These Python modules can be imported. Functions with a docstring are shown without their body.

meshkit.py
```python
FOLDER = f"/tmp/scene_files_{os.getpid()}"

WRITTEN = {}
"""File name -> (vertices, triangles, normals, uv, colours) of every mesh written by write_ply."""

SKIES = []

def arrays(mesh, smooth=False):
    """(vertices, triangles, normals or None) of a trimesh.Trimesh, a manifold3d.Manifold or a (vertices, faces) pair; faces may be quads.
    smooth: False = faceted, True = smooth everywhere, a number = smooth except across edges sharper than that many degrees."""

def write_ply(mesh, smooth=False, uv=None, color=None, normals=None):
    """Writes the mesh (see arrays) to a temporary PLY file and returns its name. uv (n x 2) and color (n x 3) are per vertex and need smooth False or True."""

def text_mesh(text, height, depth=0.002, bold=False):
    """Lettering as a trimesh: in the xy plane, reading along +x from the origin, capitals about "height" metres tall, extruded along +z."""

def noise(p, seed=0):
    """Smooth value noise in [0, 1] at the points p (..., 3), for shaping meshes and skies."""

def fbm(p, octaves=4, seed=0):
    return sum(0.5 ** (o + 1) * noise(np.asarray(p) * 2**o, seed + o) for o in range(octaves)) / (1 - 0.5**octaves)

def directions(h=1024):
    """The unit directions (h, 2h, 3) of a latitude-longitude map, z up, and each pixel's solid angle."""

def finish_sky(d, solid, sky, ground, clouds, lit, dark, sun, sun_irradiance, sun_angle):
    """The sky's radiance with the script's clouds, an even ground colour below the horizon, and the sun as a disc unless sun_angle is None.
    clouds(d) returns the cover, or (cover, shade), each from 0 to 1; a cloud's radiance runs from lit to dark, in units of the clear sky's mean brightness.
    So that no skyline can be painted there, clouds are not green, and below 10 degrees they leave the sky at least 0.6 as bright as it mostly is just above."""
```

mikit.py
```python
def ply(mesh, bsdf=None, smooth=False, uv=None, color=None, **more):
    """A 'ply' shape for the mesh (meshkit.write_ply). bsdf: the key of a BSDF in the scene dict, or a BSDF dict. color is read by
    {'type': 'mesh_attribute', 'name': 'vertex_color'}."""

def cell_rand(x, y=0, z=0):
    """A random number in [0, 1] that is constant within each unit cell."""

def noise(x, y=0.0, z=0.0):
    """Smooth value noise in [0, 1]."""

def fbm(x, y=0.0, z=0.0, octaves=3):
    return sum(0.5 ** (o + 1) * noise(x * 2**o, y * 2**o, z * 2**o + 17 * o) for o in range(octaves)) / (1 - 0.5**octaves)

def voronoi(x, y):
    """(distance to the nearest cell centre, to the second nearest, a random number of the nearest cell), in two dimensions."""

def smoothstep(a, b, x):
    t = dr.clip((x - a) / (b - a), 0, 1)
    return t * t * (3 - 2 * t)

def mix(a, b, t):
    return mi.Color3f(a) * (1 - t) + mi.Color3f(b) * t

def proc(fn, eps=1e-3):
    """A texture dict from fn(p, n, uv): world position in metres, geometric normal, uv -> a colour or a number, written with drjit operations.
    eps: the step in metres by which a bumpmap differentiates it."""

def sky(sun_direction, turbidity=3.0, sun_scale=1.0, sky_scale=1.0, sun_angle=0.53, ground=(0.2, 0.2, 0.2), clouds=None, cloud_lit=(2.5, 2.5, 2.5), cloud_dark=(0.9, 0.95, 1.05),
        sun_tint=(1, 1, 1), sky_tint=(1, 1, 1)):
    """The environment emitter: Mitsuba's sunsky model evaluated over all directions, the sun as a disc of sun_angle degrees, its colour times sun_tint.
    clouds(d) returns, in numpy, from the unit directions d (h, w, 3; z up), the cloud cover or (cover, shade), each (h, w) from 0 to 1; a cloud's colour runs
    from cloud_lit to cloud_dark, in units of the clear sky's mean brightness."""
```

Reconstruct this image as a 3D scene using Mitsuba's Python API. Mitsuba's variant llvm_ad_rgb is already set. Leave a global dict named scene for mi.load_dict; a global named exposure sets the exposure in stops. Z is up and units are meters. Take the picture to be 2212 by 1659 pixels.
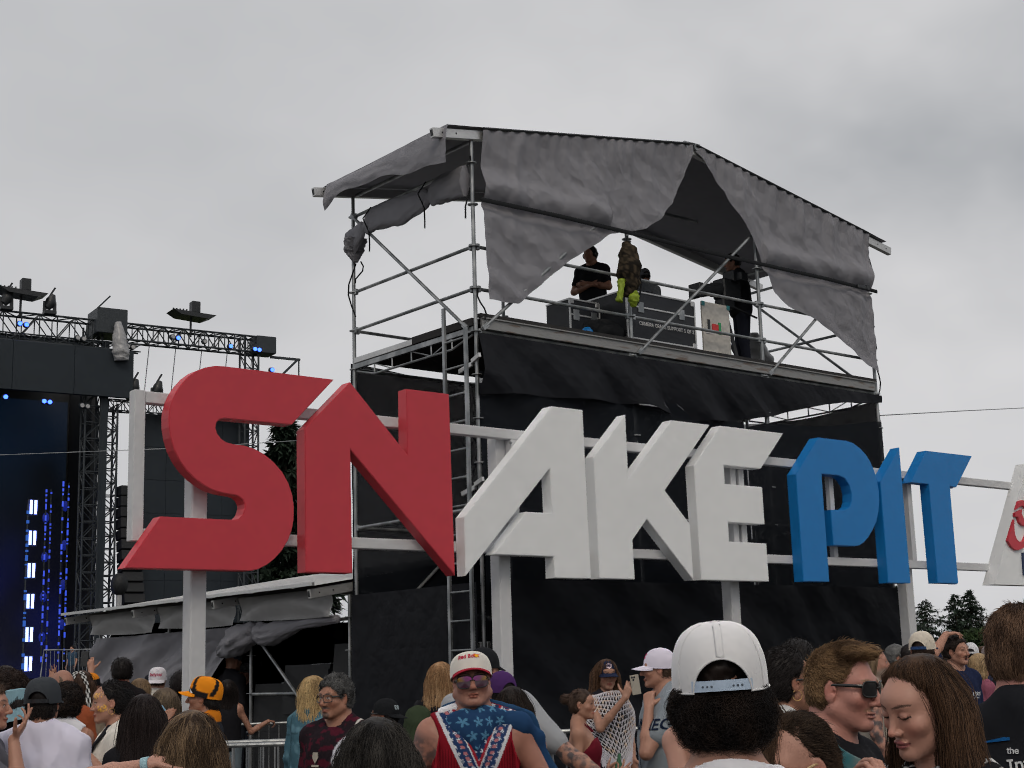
import math, numpy as np, trimesh, mitsuba as mi, drjit as dr, mikit, meshkit
from shapely.geometry import Polygon
from shapely.ops import unary_union
rng = np.random.default_rng(7)
A_ = np.array
T4 = mi.ScalarTransform4f
scene, labels = {}, {}

# ---------------------------------------------------------------- camera, sky, exposure
PITCH, ROLL, EYE = 0.1952, 0.0306, A_([0, 0, 1.62])
FWD = A_([0, math.cos(PITCH), math.sin(PITCH)])
_up = A_([0, -math.sin(PITCH), math.cos(PITCH)])
UP = _up * math.cos(ROLL) + A_([1, 0, 0]) * math.sin(ROLL)
scene['camera'] = {'type': 'perspective', 'fov': 2 * math.degrees(math.atan(1106 / 3151)), 'fov_axis': 'x', 'near_clip': 0.05, 'far_clip': 3000.0,
                   'to_world': T4().look_at(origin=EYE.tolist(), target=(EYE + FWD).tolist(), up=UP.tolist())}


def clouds(d):
    """Closed overcast: broad soft banks, a little brighter towards the zenith."""
    x, y, z = d[..., 0], d[..., 1], np.maximum(d[..., 2], 0.02)
    q = np.stack([x / (z + 0.35) * 1.1, y / (z + 0.35) * 1.1, 0 * z + 3.1], -1)
    n = meshkit.fbm(q * 0.9, 5, 11) * 0.75 + meshkit.fbm(q * 3.1 + 5, 4, 3) * 0.25
    bank = np.clip((n - 0.34) / 0.34, 0, 1)
    bank = bank * bank * (3 - 2 * bank)
    az, el = np.arctan2(x, y), np.arcsin(np.clip(d[..., 2], -1, 1))
    g = lambda a, e, sa, se: np.exp(-((az - a) / sa) ** 2 - ((el - e) / se) ** 2)
    wisp = meshkit.fbm(np.stack([az * 9, el * 16, 0 * az + 4.2], -1), 5, 6)
    shade = 0.20 + 0.58 * (1 - bank) + 0.10 * (1 - z) + 1.0 * (wisp - 0.5) * g(0.30, 0.32, 0.30, 0.13) + 0.30 * (wisp - 0.5) + 0.24 * g(0.30, 0.335, 0.17, 0.055) - 0.30 * g(0.27, 0.415, 0.11, 0.05)
    return np.ones_like(z), np.clip(shade, 0, 1)


scene['sky'] = mikit.sky((0.1, -0.75, 0.7), turbidity=4, sun_scale=0.2, sun_angle=24, clouds=clouds, cloud_lit=(2.10, 2.08, 2.10), cloud_dark=(1.20, 1.24, 1.30),
                         ground=(0.10, 0.10, 0.10), sun_tint=(0.90, 0.99, 1.13))
exposure = 1.85

# ---------------------------------------------------------------- materials
def rgb(*c): return {'type': 'rgb', 'value': [float(x) for x in c]}
def mat(key, base, rough=0.6, spec=0.4, metal=0.0, two=True, bump=None, bs=0.002, **more):
    b = {'type': 'principled', 'base_color': base if isinstance(base, dict) else rgb(*base), 'roughness': rough, 'specular': spec, 'metallic': metal, **more}
    if bump: b = {'type': 'bumpmap', 'arbitrary': {**mikit.proc(bump)}, 'scale': bs, 'bsdf': b}
    scene[key] = {'type': 'twosided', 'bsdf': b} if two else b
def vary(c, amp=0.12, f=3.0, f2=40.0):
    c = mi.Color3f(*c)
    def fn(p, n, uv):
        a = mikit.fbm(p.x * f, p.y * f, p.z * f) - 0.5
        b = mikit.noise(p.x * f2, p.y * f2, p.z * f2) - 0.5
        return c * (1 + amp * 2 * a + amp * b)
    return mikit.proc(fn)
VC = {'type': 'mesh_attribute', 'name': 'vertex_color'}
mat('red_paint', vary((0.50, 0.035, 0.052), 0.05, 1.3, 9), 0.42, 0.45)
mat('white_paint', vary((0.74, 0.75, 0.76), 0.03, 1.2, 9), 0.40, 0.45)
mat('blue_paint', vary((0.004, 0.165, 0.47), 0.04, 1.3, 9), 0.42, 0.45)
mat('navy_paint', (0.02, 0.035, 0.09), 0.4)
mat('frame_paint', vary((0.52, 0.525, 0.54), 0.05, 2.2, 22), 0.45, 0.4)
mat('galvanised', mikit.proc(lambda p, n, uv: mikit.mix((0.20, 0.215, 0.225), (0.40, 0.41, 0.42), mikit.smoothstep(0.3, 0.75, mikit.fbm(p.x * 9, p.y * 9, p.z * 5)))), 0.42, 0.5, 0.75)
mat('aluminium', vary((0.56, 0.56, 0.56), 0.14, 3.1, 35), 0.38, 0.5, 0.7)
mat('deck_steel', mikit.proc(lambda p, n, uv: mikit.mix((0.24, 0.24, 0.24), (0.13, 0.085, 0.06), 0.75 * mikit.smoothstep(0.56, 0.78, mikit.fbm(p.x * 5, p.y * 5, p.z * 22)))), 0.5, 0.5, 0.4)
mat('black_metal', (0.012, 0.014, 0.017), 0.45, 0.5)
mat('truss_black', (0.018, 0.024, 0.030), 0.5, 0.5)
mat('plywood', vary((0.030, 0.029, 0.030), 0.2, 5, 60), 0.8, 0.2)
mat('tarp', vary((0.192, 0.190, 0.212), 0.10, 1.1, 14), 0.62, 0.35, bump=lambda p, n, uv: mikit.fbm(p.x * 7, p.y * 7, p.z * 3) * 0.6 + 0.5 * dr.abs(mikit.fbm(p.x * 13, p.y * 13, p.z * 9) - 0.5), bs=0.014)
mat('tarp_light', vary((0.36, 0.36, 0.365), 0.10, 1.4, 14), 0.6, 0.35, bump=lambda p, n, uv: mikit.fbm(p.x * 6, p.y * 6, p.z * 4), bs=0.02)
mat('black_cloth', vary((0.0065, 0.0075, 0.011), 0.25, 2.0, 9), 0.72, 0.22, bump=lambda p, n, uv: mikit.fbm(p.x * 4, p.y * 4, p.z * 2) + 0.6 * dr.abs(mikit.fbm(p.x * 7 + p.z * 4, p.y * 7, p.z * 5) - 0.5), bs=0.05)
mat('strap_web', (0.010, 0.011, 0.013), 0.8, 0.2)
mat('led_panel', vary((0.010, 0.016, 0.023), 0.22, 0.35, 2.0), 0.55, 0.35)
mat('speaker_black', (0.010, 0.011, 0.013), 0.6, 0.35)
mat('plastic_wrap', (0.30, 0.30, 0.31), 0.35, 0.5)
scrim = {'type': 'principled', 'base_color': vary((0.006, 0.008, 0.012), 0.3, 1.4, 7), 'roughness': 0.9, 'specular': 0.15}
scene['scrim'] = {'type': 'mask', 'opacity': 0.985, 'bsdf': {'type': 'twosided', 'bsdf': scrim}}
scene['scrim_thin'] = {'type': 'mask', 'opacity': 0.80, 'bsdf': {'type': 'twosided', 'bsdf': scrim}}
mat('asphalt', vary((0.075, 0.074, 0.070), 0.25, 0.7, 18), 0.9, 0.2)
mat('grass', vary((0.045, 0.060, 0.022), 0.3, 0.2, 3), 0.95, 0.1)
mat('bark', vary((0.05, 0.04, 0.03), 0.3, 3, 20), 0.9, 0.1)
scene['needles'] = {'type': 'twosided', 'bsdf': {'type': 'principled', 'base_color': VC, 'roughness': 0.7, 'specular': 0.25}}
scene['vc_skin'] = {'type': 'twosided', 'bsdf': {'type': 'bumpmap', 'arbitrary': mikit.proc(lambda p, n, uv: 0.6 * mikit.fbm(p.x * 420, p.y * 420, p.z * 420) + 0.8 * mikit.fbm(p.x * 90, p.y * 90, p.z * 90)), 'scale': 0.0011, 'bsdf': {'type': 'principled', 'base_color': VC, 'roughness': 0.46, 'specular': 0.36}}}
scene['vc_cloth'] = {'type': 'twosided', 'bsdf': {'type': 'bumpmap', 'arbitrary': mikit.proc(lambda p, n, uv: mikit.fbm(p.x * 17, p.y * 17, p.z * 12) * 0.8 + 0.2 * mikit.noise(p.x * 260, p.y * 260, p.z * 260)), 'scale': 0.0022,
                     'bsdf': {'type': 'principled', 'base_color': VC, 'roughness': 0.9, 'specular': 0.12}}}
scene['vc_hair'] = {'type': 'twosided', 'bsdf': {'type': 'principled', 'base_color': VC, 'roughness': 0.5, 'specular': 0.16}}
scene['vc_gloss'] = {'type': 'twosided', 'bsdf': {'type': 'principled', 'base_color': VC, 'roughness': 0.15, 'specular': 0.6, 'clearcoat': 0.4}}
scene['vc_metal'] = {'type': 'twosided', 'bsdf': {'type': 'principled', 'base_color': VC, 'roughness': 0.25, 'specular': 0.6, 'metallic': 0.85}}

# ---------------------------------------------------------------- helpers
def numbered(key):
    if key not in _used: _used[key] = 0; return key
    _used[key] += 1
    return f'{key}_{_used[key]:03d}'
_used = {}
def thing(name, label, cat, group=None, kind=None):
    key = numbered(name)
    labels[key] = {'label': label, 'category': cat}
    if group: labels[key]['group'] = group
    return key
def struct(name, mesh, bsdf, **kw):
    key = numbered(name); scene[key] = mikit.ply(mesh, bsdf, **kw); labels[key] = {'kind': 'structure'}
    return key
def obj(parent, name, mesh, bsdf, M=None, smooth=False, color=None, label=None, emit=None, kind=None, uv=None):
    """One entry of the scene: a part of parent, or (name None) the thing itself."""
    key = numbered(parent + '__' + name) if name else parent
    if isinstance(mesh, list): mesh = cat(mesh)
    if M is not None: mesh = xf(mesh, M)
    kw = {'emitter': {'type': 'area', 'radiance': emit}} if emit else {}
    scene[key] = mikit.ply(mesh, bsdf, smooth=smooth, color=color, uv=uv, **kw)
    if label or kind:
        labels.setdefault(key, {})
        if label: labels[key]['label'] = label
        if kind: labels[key]['kind'] = kind
    return key
def objs(parent, name, meshes, bsdf, M=None, **kw):
    for m in meshes: obj(parent, name, m, bsdf, M, **kw)
ORD = ('topmost', 'second', 'third', 'fourth', 'fifth', 'sixth', 'seventh', 'eighth', 'ninth', 'tenth', 'eleventh')
def one(name, mesh, bsdf, label, ctg, group=None, **kw):
    return obj(thing(name, label, ctg, group), None, mesh, bsdf, **kw)
def cat(ms):
    vs, fs, n = [], [], 0
    for m in ms:
        vs.append(m.vertices); fs.append(m.faces + n); n += len(m.vertices)
    return trimesh.Trimesh(np.vstack(vs), np.vstack(fs), process=False)
def xf(m, M):
    v = m.vertices @ M[:3, :3].T + M[:3, 3]
    f = m.faces[:, ::-1] if np.linalg.det(M[:3, :3]) < 0 else m.faces
    return trimesh.Trimesh(v, f, process=False)
def frame(o, x, y, z):
    M = np.eye(4); M[:3, 0], M[:3, 1], M[:3, 2], M[:3, 3] = x, y, z, o
    return M
def unit(a): a = np.asarray(a, float); return a / np.linalg.norm(a)
_BOXF = trimesh.creation.box((1, 1, 1)).faces
_BOXV = trimesh.creation.box((1, 1, 1)).vertices
def box(lo, hi, ch=0.0):
    lo, hi = np.minimum(lo, hi).astype(float), np.maximum(lo, hi).astype(float)
    if ch <= 0: return trimesh.Trimesh((_BOXV + 0.5) * (hi - lo) + lo, _BOXF, process=False)
    p = []
    for k in range(3):
        l, h = lo + ch, hi - ch
        l[k], h[k] = lo[k], hi[k]
        p.append(A_([[(l, h)[a][0], (l, h)[b][1], (l, h)[c][2]] for a in (0, 1) for b in (0, 1) for c in (0, 1)]))
    return trimesh.convex.convex_hull(np.vstack(p))
def basis(d, up=(0, 0, 1)):
    d = unit(d); a = np.cross(d, up)
    if np.linalg.norm(a) < 1e-4: a = np.cross(d, (1, 0, 0))
    a = unit(a); return d, a, np.cross(a, d)
def bar(p, q, w, h=None, up=(0, 0, 1), ch=0.0):
    """Rectangular bar from p to q, w across, h along up."""
    p, q = np.asarray(p, float), np.asarray(q, float); h = w if h is None else h
    d, a, b = basis(q - p, up); L = np.linalg.norm(q - p)
    return xf(box((0, -w / 2, -h / 2), (L, w / 2, h / 2), ch), frame(p, d, a, b) if np.dot(np.cross(d, a), b) > 0 else frame(p, d, -a, b))
def tube(pts, r, n=8, cap=True, flat=None):
    """Round bar along a polyline; r a number or one per point. flat=(fx, fy): squash of the section."""
    p = np.asarray(pts, float); m = len(p); r = np.broadcast_to(np.asarray(r, float), (m,))
    t = np.gradient(p, axis=0); t /= np.linalg.norm(t, axis=1)[:, None] + 1e-12
    ref = A_([0, 0, 1.0]) if abs(t[:, 2]).mean() < 0.8 else A_([1.0, 0, 0])
    a = np.cross(t, ref); a /= np.linalg.norm(a, axis=1)[:, None] + 1e-12
    b = np.cross(a, t); g = np.arange(n) * 2 * np.pi / n
    fx, fy = flat or (1, 1)
    v = (p[:, None] + r[:, None, None] * (np.cos(g)[None, :, None] * a[:, None] * fx + np.sin(g)[None, :, None] * b[:, None] * fy)).reshape(-1, 3)
    i, j = np.meshgrid(np.arange(m - 1), np.arange(n), indexing='ij')
    q = np.stack([i * n + j, i * n + (j + 1) % n, (i + 1) * n + (j + 1) % n, (i + 1) * n + j], -1).reshape(-1, 4)
    f = [q[:, [0, 2, 1]], q[:, [0, 3, 2]]]
    if cap:
        k = len(v); v = np.vstack([v, p[:1], p[-1:]]); j = np.arange(n); j2 = (j + 1) % n
        f += [np.stack([j * 0 + k, j, j2], 1), np.stack([j * 0 + k + 1, (m - 1) * n + j2, (m - 1) * n + j], 1)]
    return trimesh.Trimesh(v, np.vstack(f), process=False)
def disc(c, d, r, h, n=12):
    d = unit(d); c = np.asarray(c, float)
    return tube([c - d * h / 2, c + d * h / 2], r, n)
def prism(poly, y0, y1, holes=()):
    """Polygon in (x, z) drawn out from y0 to y1."""
    P = poly if hasattr(poly, 'exterior') else Polygon(poly, holes)
    if not P.is_valid: P = P.buffer(0)
    m = trimesh.creation.extrude_polygon(P, abs(y1 - y0), engine='earcut')
    v = m.vertices
    return trimesh.Trimesh(np.stack([v[:, 0], max(y0, y1) - v[:, 2], v[:, 1]], 1), m.faces, process=False)
def grid(P):
    """Sheet from an (n, m, 3) array of points."""
    n, m = P.shape[:2]
    i, j = np.meshgrid(np.arange(n - 1), np.arange(m - 1), indexing='ij')
    a = i * m + j
    q = np.stack([a, a + m, a + m + 1, a + 1], -1).reshape(-1, 4)
    return trimesh.Trimesh(P.reshape(-1, 3), np.vstack([q[:, :3], q[:, [0, 2, 3]]]), process=False)
def lathe(prof, n=20, sweep=2 * np.pi):
    """(r, z) profile turned about z."""
    prof = np.asarray(prof, float); g = np.arange(n + 1) * sweep / n
    P = np.stack([prof[:, None, 0] * np.cos(g), prof[:, None, 0] * np.sin(g), np.repeat(prof[:, 1:2], n + 1, 1)], -1)
    m = grid(P)
    return trimesh.Trimesh(m.vertices, m.faces[:, ::-1], process=False)
def fbm(p, o=4, s=0): return meshkit.fbm(np.asarray(p, float), o, s) - 0.5
def interp(x, pts): pts = A_(pts, float); return np.interp(x, pts[:, 0], pts[:, 1])
def catenary(p, q, sag, n=14):
    t = np.linspace(0, 1, n)[:, None]; P = np.asarray(p) * (1 - t) + np.asarray(q) * t
    P[:, 2] -= 4 * sag * (t * (1 - t))[:, 0]; return P
# ================================================================ the setting
gx, gy = np.meshgrid(np.linspace(-1, 1, 41), np.linspace(-1, 1, 41), indexing='ij')
g3 = lambda a: np.sign(a) * np.abs(a) ** 3 * 900
struct('ground', grid(np.stack([g3(gx), g3(gy) + 30, 0 * gx - 0.008], -1)), 'grass')
struct('pavement', box((-45, -15, -0.3), (45, 75, 0.0)), 'asphalt')

TH = 0.8745
U, V, Zv = A_([math.sin(TH), math.cos(TH), 0]), A_([-math.cos(TH), math.sin(TH), 0]), A_([0, 0, 1.0])
CORNER = A_([-0.389, 16.0765, 0])
TW = frame(CORNER, U, V, Zv)                    # tower frame: s along the front, w away from the crowd, z up
def tw(s, w, z): return CORNER + U * s + V * w + Zv * z
BAY, SIDE = 2.46, 2.476

# ---------------------------------------------------------------- lettered sign on its steel frame
sign = thing('lettered_sign', 'big SNAKE PIT sign of red, white and blue block letters on a pale steel frame', 'sign')
GF, GB = -1.50, -1.36
LET = {
 'S': [(-2.869,4.30),(-3.315,3.842),(-3.984,3.842),(-4.029,3.831),(-4.059,3.802),(-4.070,3.759),(-4.054,3.707),(-4.015,3.663),(-3.969,3.637),(-3.896,3.623),(-3.791,3.619),(-3.691,3.599),(-3.596,3.56),(-3.501,3.498),(-3.412,3.414),(-3.35,3.321),(-3.308,3.215),(-3.292,3.108),(-3.295,3.0),(-3.315,2.903),(-3.35,2.819),(-3.411,2.727),(-3.486,2.65),(-3.566,2.595),(-3.646,2.557),(-3.725,2.54),(-4.871,2.54),(-4.564,2.97),(-3.891,2.97),(-3.839,2.981),(-3.8,3.019),(-3.781,3.073),(-3.781,3.11),(-3.801,3.148),(-3.841,3.175),(-3.88,3.185),(-3.952,3.19),(-4.029,3.2),(-4.107,3.221),(-4.183,3.255),(-4.26,3.302),(-4.336,3.367),(-4.4,3.443),(-4.451,3.531),(-4.486,3.632),(-4.503,3.723),(-4.507,3.804),(-4.5,3.873),(-4.48,3.95),(-4.446,4.024),(-4.397,4.099),(-4.335,4.17),(-4.26,4.228),(-4.17,4.27),(-4.079,4.294),(-4.0,4.30)],
 'N': [(-2.692,4.295),(-2.058,3.667),(-2.056,4.295),(-1.547,4.295),(-1.523,2.542),(-2.695,3.664),(-2.684,2.54),(-3.174,2.54),(-3.181,3.814)],
 'A': [(-0.228,4.297),(0.209,4.297),(0.233,2.541),(-0.263,2.541),(-0.266,2.755),(-1.043,2.755),(-0.61,3.19),(-0.269,3.19),(-0.278,3.651),(-1.393,2.54),(-1.397,3.102)],
 'K': [(0.83,4.303),(0.833,3.608),(1.533,4.303),(2.152,4.303),(1.376,3.515),(1.742,3.161),(1.755,2.548),(1.079,3.188),(0.852,2.958),(0.86,2.545),(0.355,2.545),(0.342,3.812)],
 'E': [(2.327,4.308),(3.427,4.308),(2.982,3.855),(2.35,3.855),(2.352,3.642),(2.987,3.642),(2.989,3.209),(2.366,3.209),(2.366,2.99),(2.998,2.99),(3.002,2.555),(1.877,2.555),(1.859,3.819)],
 'P': [(4.076,4.31),(4.637,4.312),(4.767,4.292),(4.894,4.238),(4.998,4.169),(5.078,4.083),(5.143,3.974),(5.184,3.85),(5.207,3.711),(5.2,3.585),(5.168,3.458),(5.106,3.33),(5.013,3.215),(4.912,3.122),(4.815,3.058),(4.723,3.021),(4.645,3.01),(4.219,3.008),(4.215,3.436),(4.404,3.443),(4.513,3.452),(4.594,3.493),(4.634,3.556),(4.646,3.653),(4.615,3.761),(4.537,3.839),(4.421,3.866),(4.094,3.866),(4.095,2.568),(3.613,2.566),(3.609,3.832)],
 'I': [(5.709,4.309),(5.714,2.574),(5.246,2.574),(5.247,3.84)],
 'T': [(6.288,4.309),(7.345,4.312),(6.911,3.862),(6.762,3.868),(6.758,2.588),(6.294,2.586),(6.286,3.868),(5.886,3.868)]}
for ch, mk, what in (('S','red_paint','red'),('N','red_paint','red'),('A','white_paint','white'),('K','white_paint','white'),('E','white_paint','white'),('P','blue_paint','blue'),('I','blue_paint','blue'),('T','blue_paint','blue')):
    P = Polygon(LET[ch]).buffer(0)
    inner = P.buffer(-0.006, join_style=2)
    ms = [prism(P, GF + 0.006, GB)]
    if inner.geom_type == 'Polygon': ms.append(prism(inner, GF, GF + 0.0062))
    obj(sign, 'letter', ms, mk, TW, label=f'{what} block letter {ch}')
# backing trim that shows along the right of the last letter
obj(sign, 'letter_backing', prism([(6.80,2.588),(6.93,2.588),(6.95,3.868),(7.03,3.868),(7.50,4.312),(7.40,4.312),(6.95,3.90),(6.815,3.90)], GB + 0.002, GB + 0.05), 'blue_paint', TW, label='blue backing trim right of the letter T')
# the wedge panel past the letters, with its raised emblem
obj(sign, 'wedge_panel', prism([(8.68,4.30),(9.55,4.30),(10.6,2.585),(7.57,2.585)], GF - 0.02, GB + 0.03), 'white_paint', TW, label='white wedge panel at the right end of the sign')
em = [prism([(8.30,3.74),(8.38,3.76),(8.50,3.75),(8.62,3.69),(8.66,3.56),(8.60,3.46),(8.50,3.41),(8.42,3.40),(8.33,3.41),(8.26,3.45),(8.24,3.52),(8.17,3.52),(8.17,3.57),(8.36,3.63),(8.34,3.57),(8.38,3.50),(8.44,3.50),(8.50,3.55),(8.50,3.62),(8.44,3.67),(8.36,3.68),(8.28,3.65),(8.21,3.62)], GF - 0.06, GF - 0.021),
      prism([(8.14,3.48),(8.12,3.38),(8.12,3.28),(8.16,3.2),(8.23,3.17),(8.32,3.19),(8.41,3.28),(8.46,3.40),(8.52,3.40),(8.46,3.26),(8.38,3.15),(8.29,3.09),(8.18,3.06),(8.10,3.06),(8.01,3.1),(7.93,3.18)], GF - 0.06, GF - 0.021)]
obj(sign, 'emblem', em, 'red_paint', TW, label='raised red swirl emblem on the white wedge panel')
obj(sign, 'small_letter', prism([(8.29,3.03),(8.40,3.03),(8.40,2.72),(8.27,2.72)], GF - 0.05, GF - 0.021), 'navy_paint', TW, label='navy stroke below the red emblem')
B0, B1 = GB + 0.002, GB + 0.102
for z in (3.99, 2.83):
    obj(sign, 'beam', box((-4.645, B0, z - 0.05), (8.9, B1, z + 0.05), 0.006), 'frame_paint', TW)
obj(sign, 'end_upright', box((-4.75, B0 - 0.003, 2.775), (-4.65, B1 + 0.003, 4.045), 0.006), 'frame_paint', TW)
for s in (-0.62, 2.66, 2.80, 6.06): obj(sign, 'upright', box((s - 0.045, B0 + 0.003, 2.882), (s + 0.045, B1 - 0.003, 3.938), 0.005), 'frame_paint', TW)
obj(sign, 'upright', box((4.42, B0 + 0.01, 2.882), (4.50, B1 - 0.02, 3.938), 0.005), 'frame_paint', TW)
for s in (-4.08, -0.70, 2.70, 6.05):
    p = obj(sign, 'post', box((s - 0.075, B1 + 0.006, 0.02), (s + 0.075, B1 + 0.16, 4.03), 0.012), 'frame_paint', TW)
    obj(p, 'base_plate', box((s - 0.2, B1 - 0.12, 0.0), (s + 0.2, B1 + 0.28, 0.02)), 'frame_paint', TW)
for s in (-0.67, -0.57): obj(sign, 'bolt', disc((s, B0 - 0.004, 3.90), (0, 1, 0), 0.014, 0.012, 8), 'galvanised', TW)

# ---------------------------------------------------------------- scaffold tower
tower = thing('scaffold_tower', 'steel scaffold camera tower with deck, railings and gable roof beams behind the sign', 'scaffold')
RT = 0.0242
DK = 5.42
for w in (0, SIDE):
    for k in range(4):
        s, top = k * BAY, (7.70 if k in (0, 3) else (7.45 if w == 0 else 8.1))
        p = obj(tower, 'post', tube([(s, w, 0.02), (s, w, top)], RT, 10), 'galvanised', TW, smooth=40)
        objs(p, 'rosette', [disc((s, w, z), (0, 0, 1), 0.061, 0.010, 14) for z in np.arange(DK - (2.5 if w == 0 else 0), top, 0.5)], 'galvanised', TW)
        obj(p, 'foot_plate', box((s - 0.08, w - 0.08, 0), (s + 0.08, w + 0.08, 0.02)), 'galvanised', TW)
def ledger(p, q, r=0.0215):
    p, q = A_(p, float), A_(q, float); d = unit(q - p)
    k = obj(tower, 'ledger', tube([p + d * 0.045, q - d * 0.045], r, 8), 'galvanised', TW, smooth=40)
    objs(k, 'wedge_head', [bar(p + d * 0.028, p + d * 0.075, 0.045, 0.075, ch=0.006), bar(q - d * 0.028, q - d * 0.075, 0.045, 0.075, ch=0.006)], 'galvanised', TW)
def brace(p, q):
    k = obj(tower, 'brace', tube([p, q], 0.021, 8), 'galvanised', TW, smooth=40)
    d = unit(A_(q, float) - p)
    objs(k, 'coupler', [bar(A_(e) - d * 0.05, A_(e) + d * 0.05, 0.035, 0.06, ch=0.005) for e in (p, q)], 'galvanised', TW)
for w in (0, SIDE):
    for k in range(3):
        for z in ((DK, DK + 0.5, DK + 1.0) if (w == 0 or k) else (DK, DK + 0.5)): ledger((k * BAY, w, z), ((k + 1) * BAY, w, z))
        for z in (0.42, 1.92, 3.42): ledger((k * BAY, w, z), ((k + 1) * BAY, w, z))
for s in (0, 3 * BAY):
    for z in (0.42, 1.92, 3.42, DK + 1.0, DK + 2.0): ledger((s, 0, z), (s, SIDE, z))
ledger((0, 0, DK + 0.5), (0, SIDE, DK + 0.5))
for k, (a, b) in enumerate(((0.10, 2.36), (2.56, 4.82), (5.02, 7.28))): brace((a, -0.045, DK + 0.06), (b, -0.045, DK + 1.96))
brace((-0.045, 0.14, DK + 0.08), (-0.045, SIDE - 0.06, DK + 1.98))
brace((3 * BAY + 0.045, 0.1, DK + 0.06), (3 * BAY + 0.045, SIDE - 0.1, DK + 1.96))
brace((5.02, SIDE + 0.045, DK + 1.5), (7.28, SIDE + 0.045, DK + 0.06))
for k in range(3): brace((k * BAY + 0.1, SIDE + 0.045, 1.95), ((k + 1) * BAY - 0.1, SIDE + 0.045, 3.9))
brace((5.0, 0.045, 3.4), (7.3, 0.045, 1.95)); brace((2.5, 0.045, 1.95), (4.85, 0.045, 3.4))
# trussed side ledgers under the deck
for s in (0.0, 3 * BAY):
    obj(tower, 'side_truss', [bar((s, 0.03, DK + 0.03), (s, SIDE - 0.03, DK + 0.03), 0.045, 0.06), tube([(s, 0.05, DK - 0.03), (s, 0.45, DK - 0.13), (s, SIDE - 0.45, DK - 0.13), (s, SIDE - 0.05, DK - 0.03)], 0.014, 6)]
        + [tube([(s, y, DK), (s, y, DK - 0.13)], 0.010, 6) for y in (0.45, 0.85, 1.25, 1.65, 2.03)] + [tube([(s, a, DK), (s, b, DK - 0.13)], 0.008, 5) for a, b in ((0.45, 0.85), (1.25, 0.85), (2.03, 1.65))], 'galvanised', TW)
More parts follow.
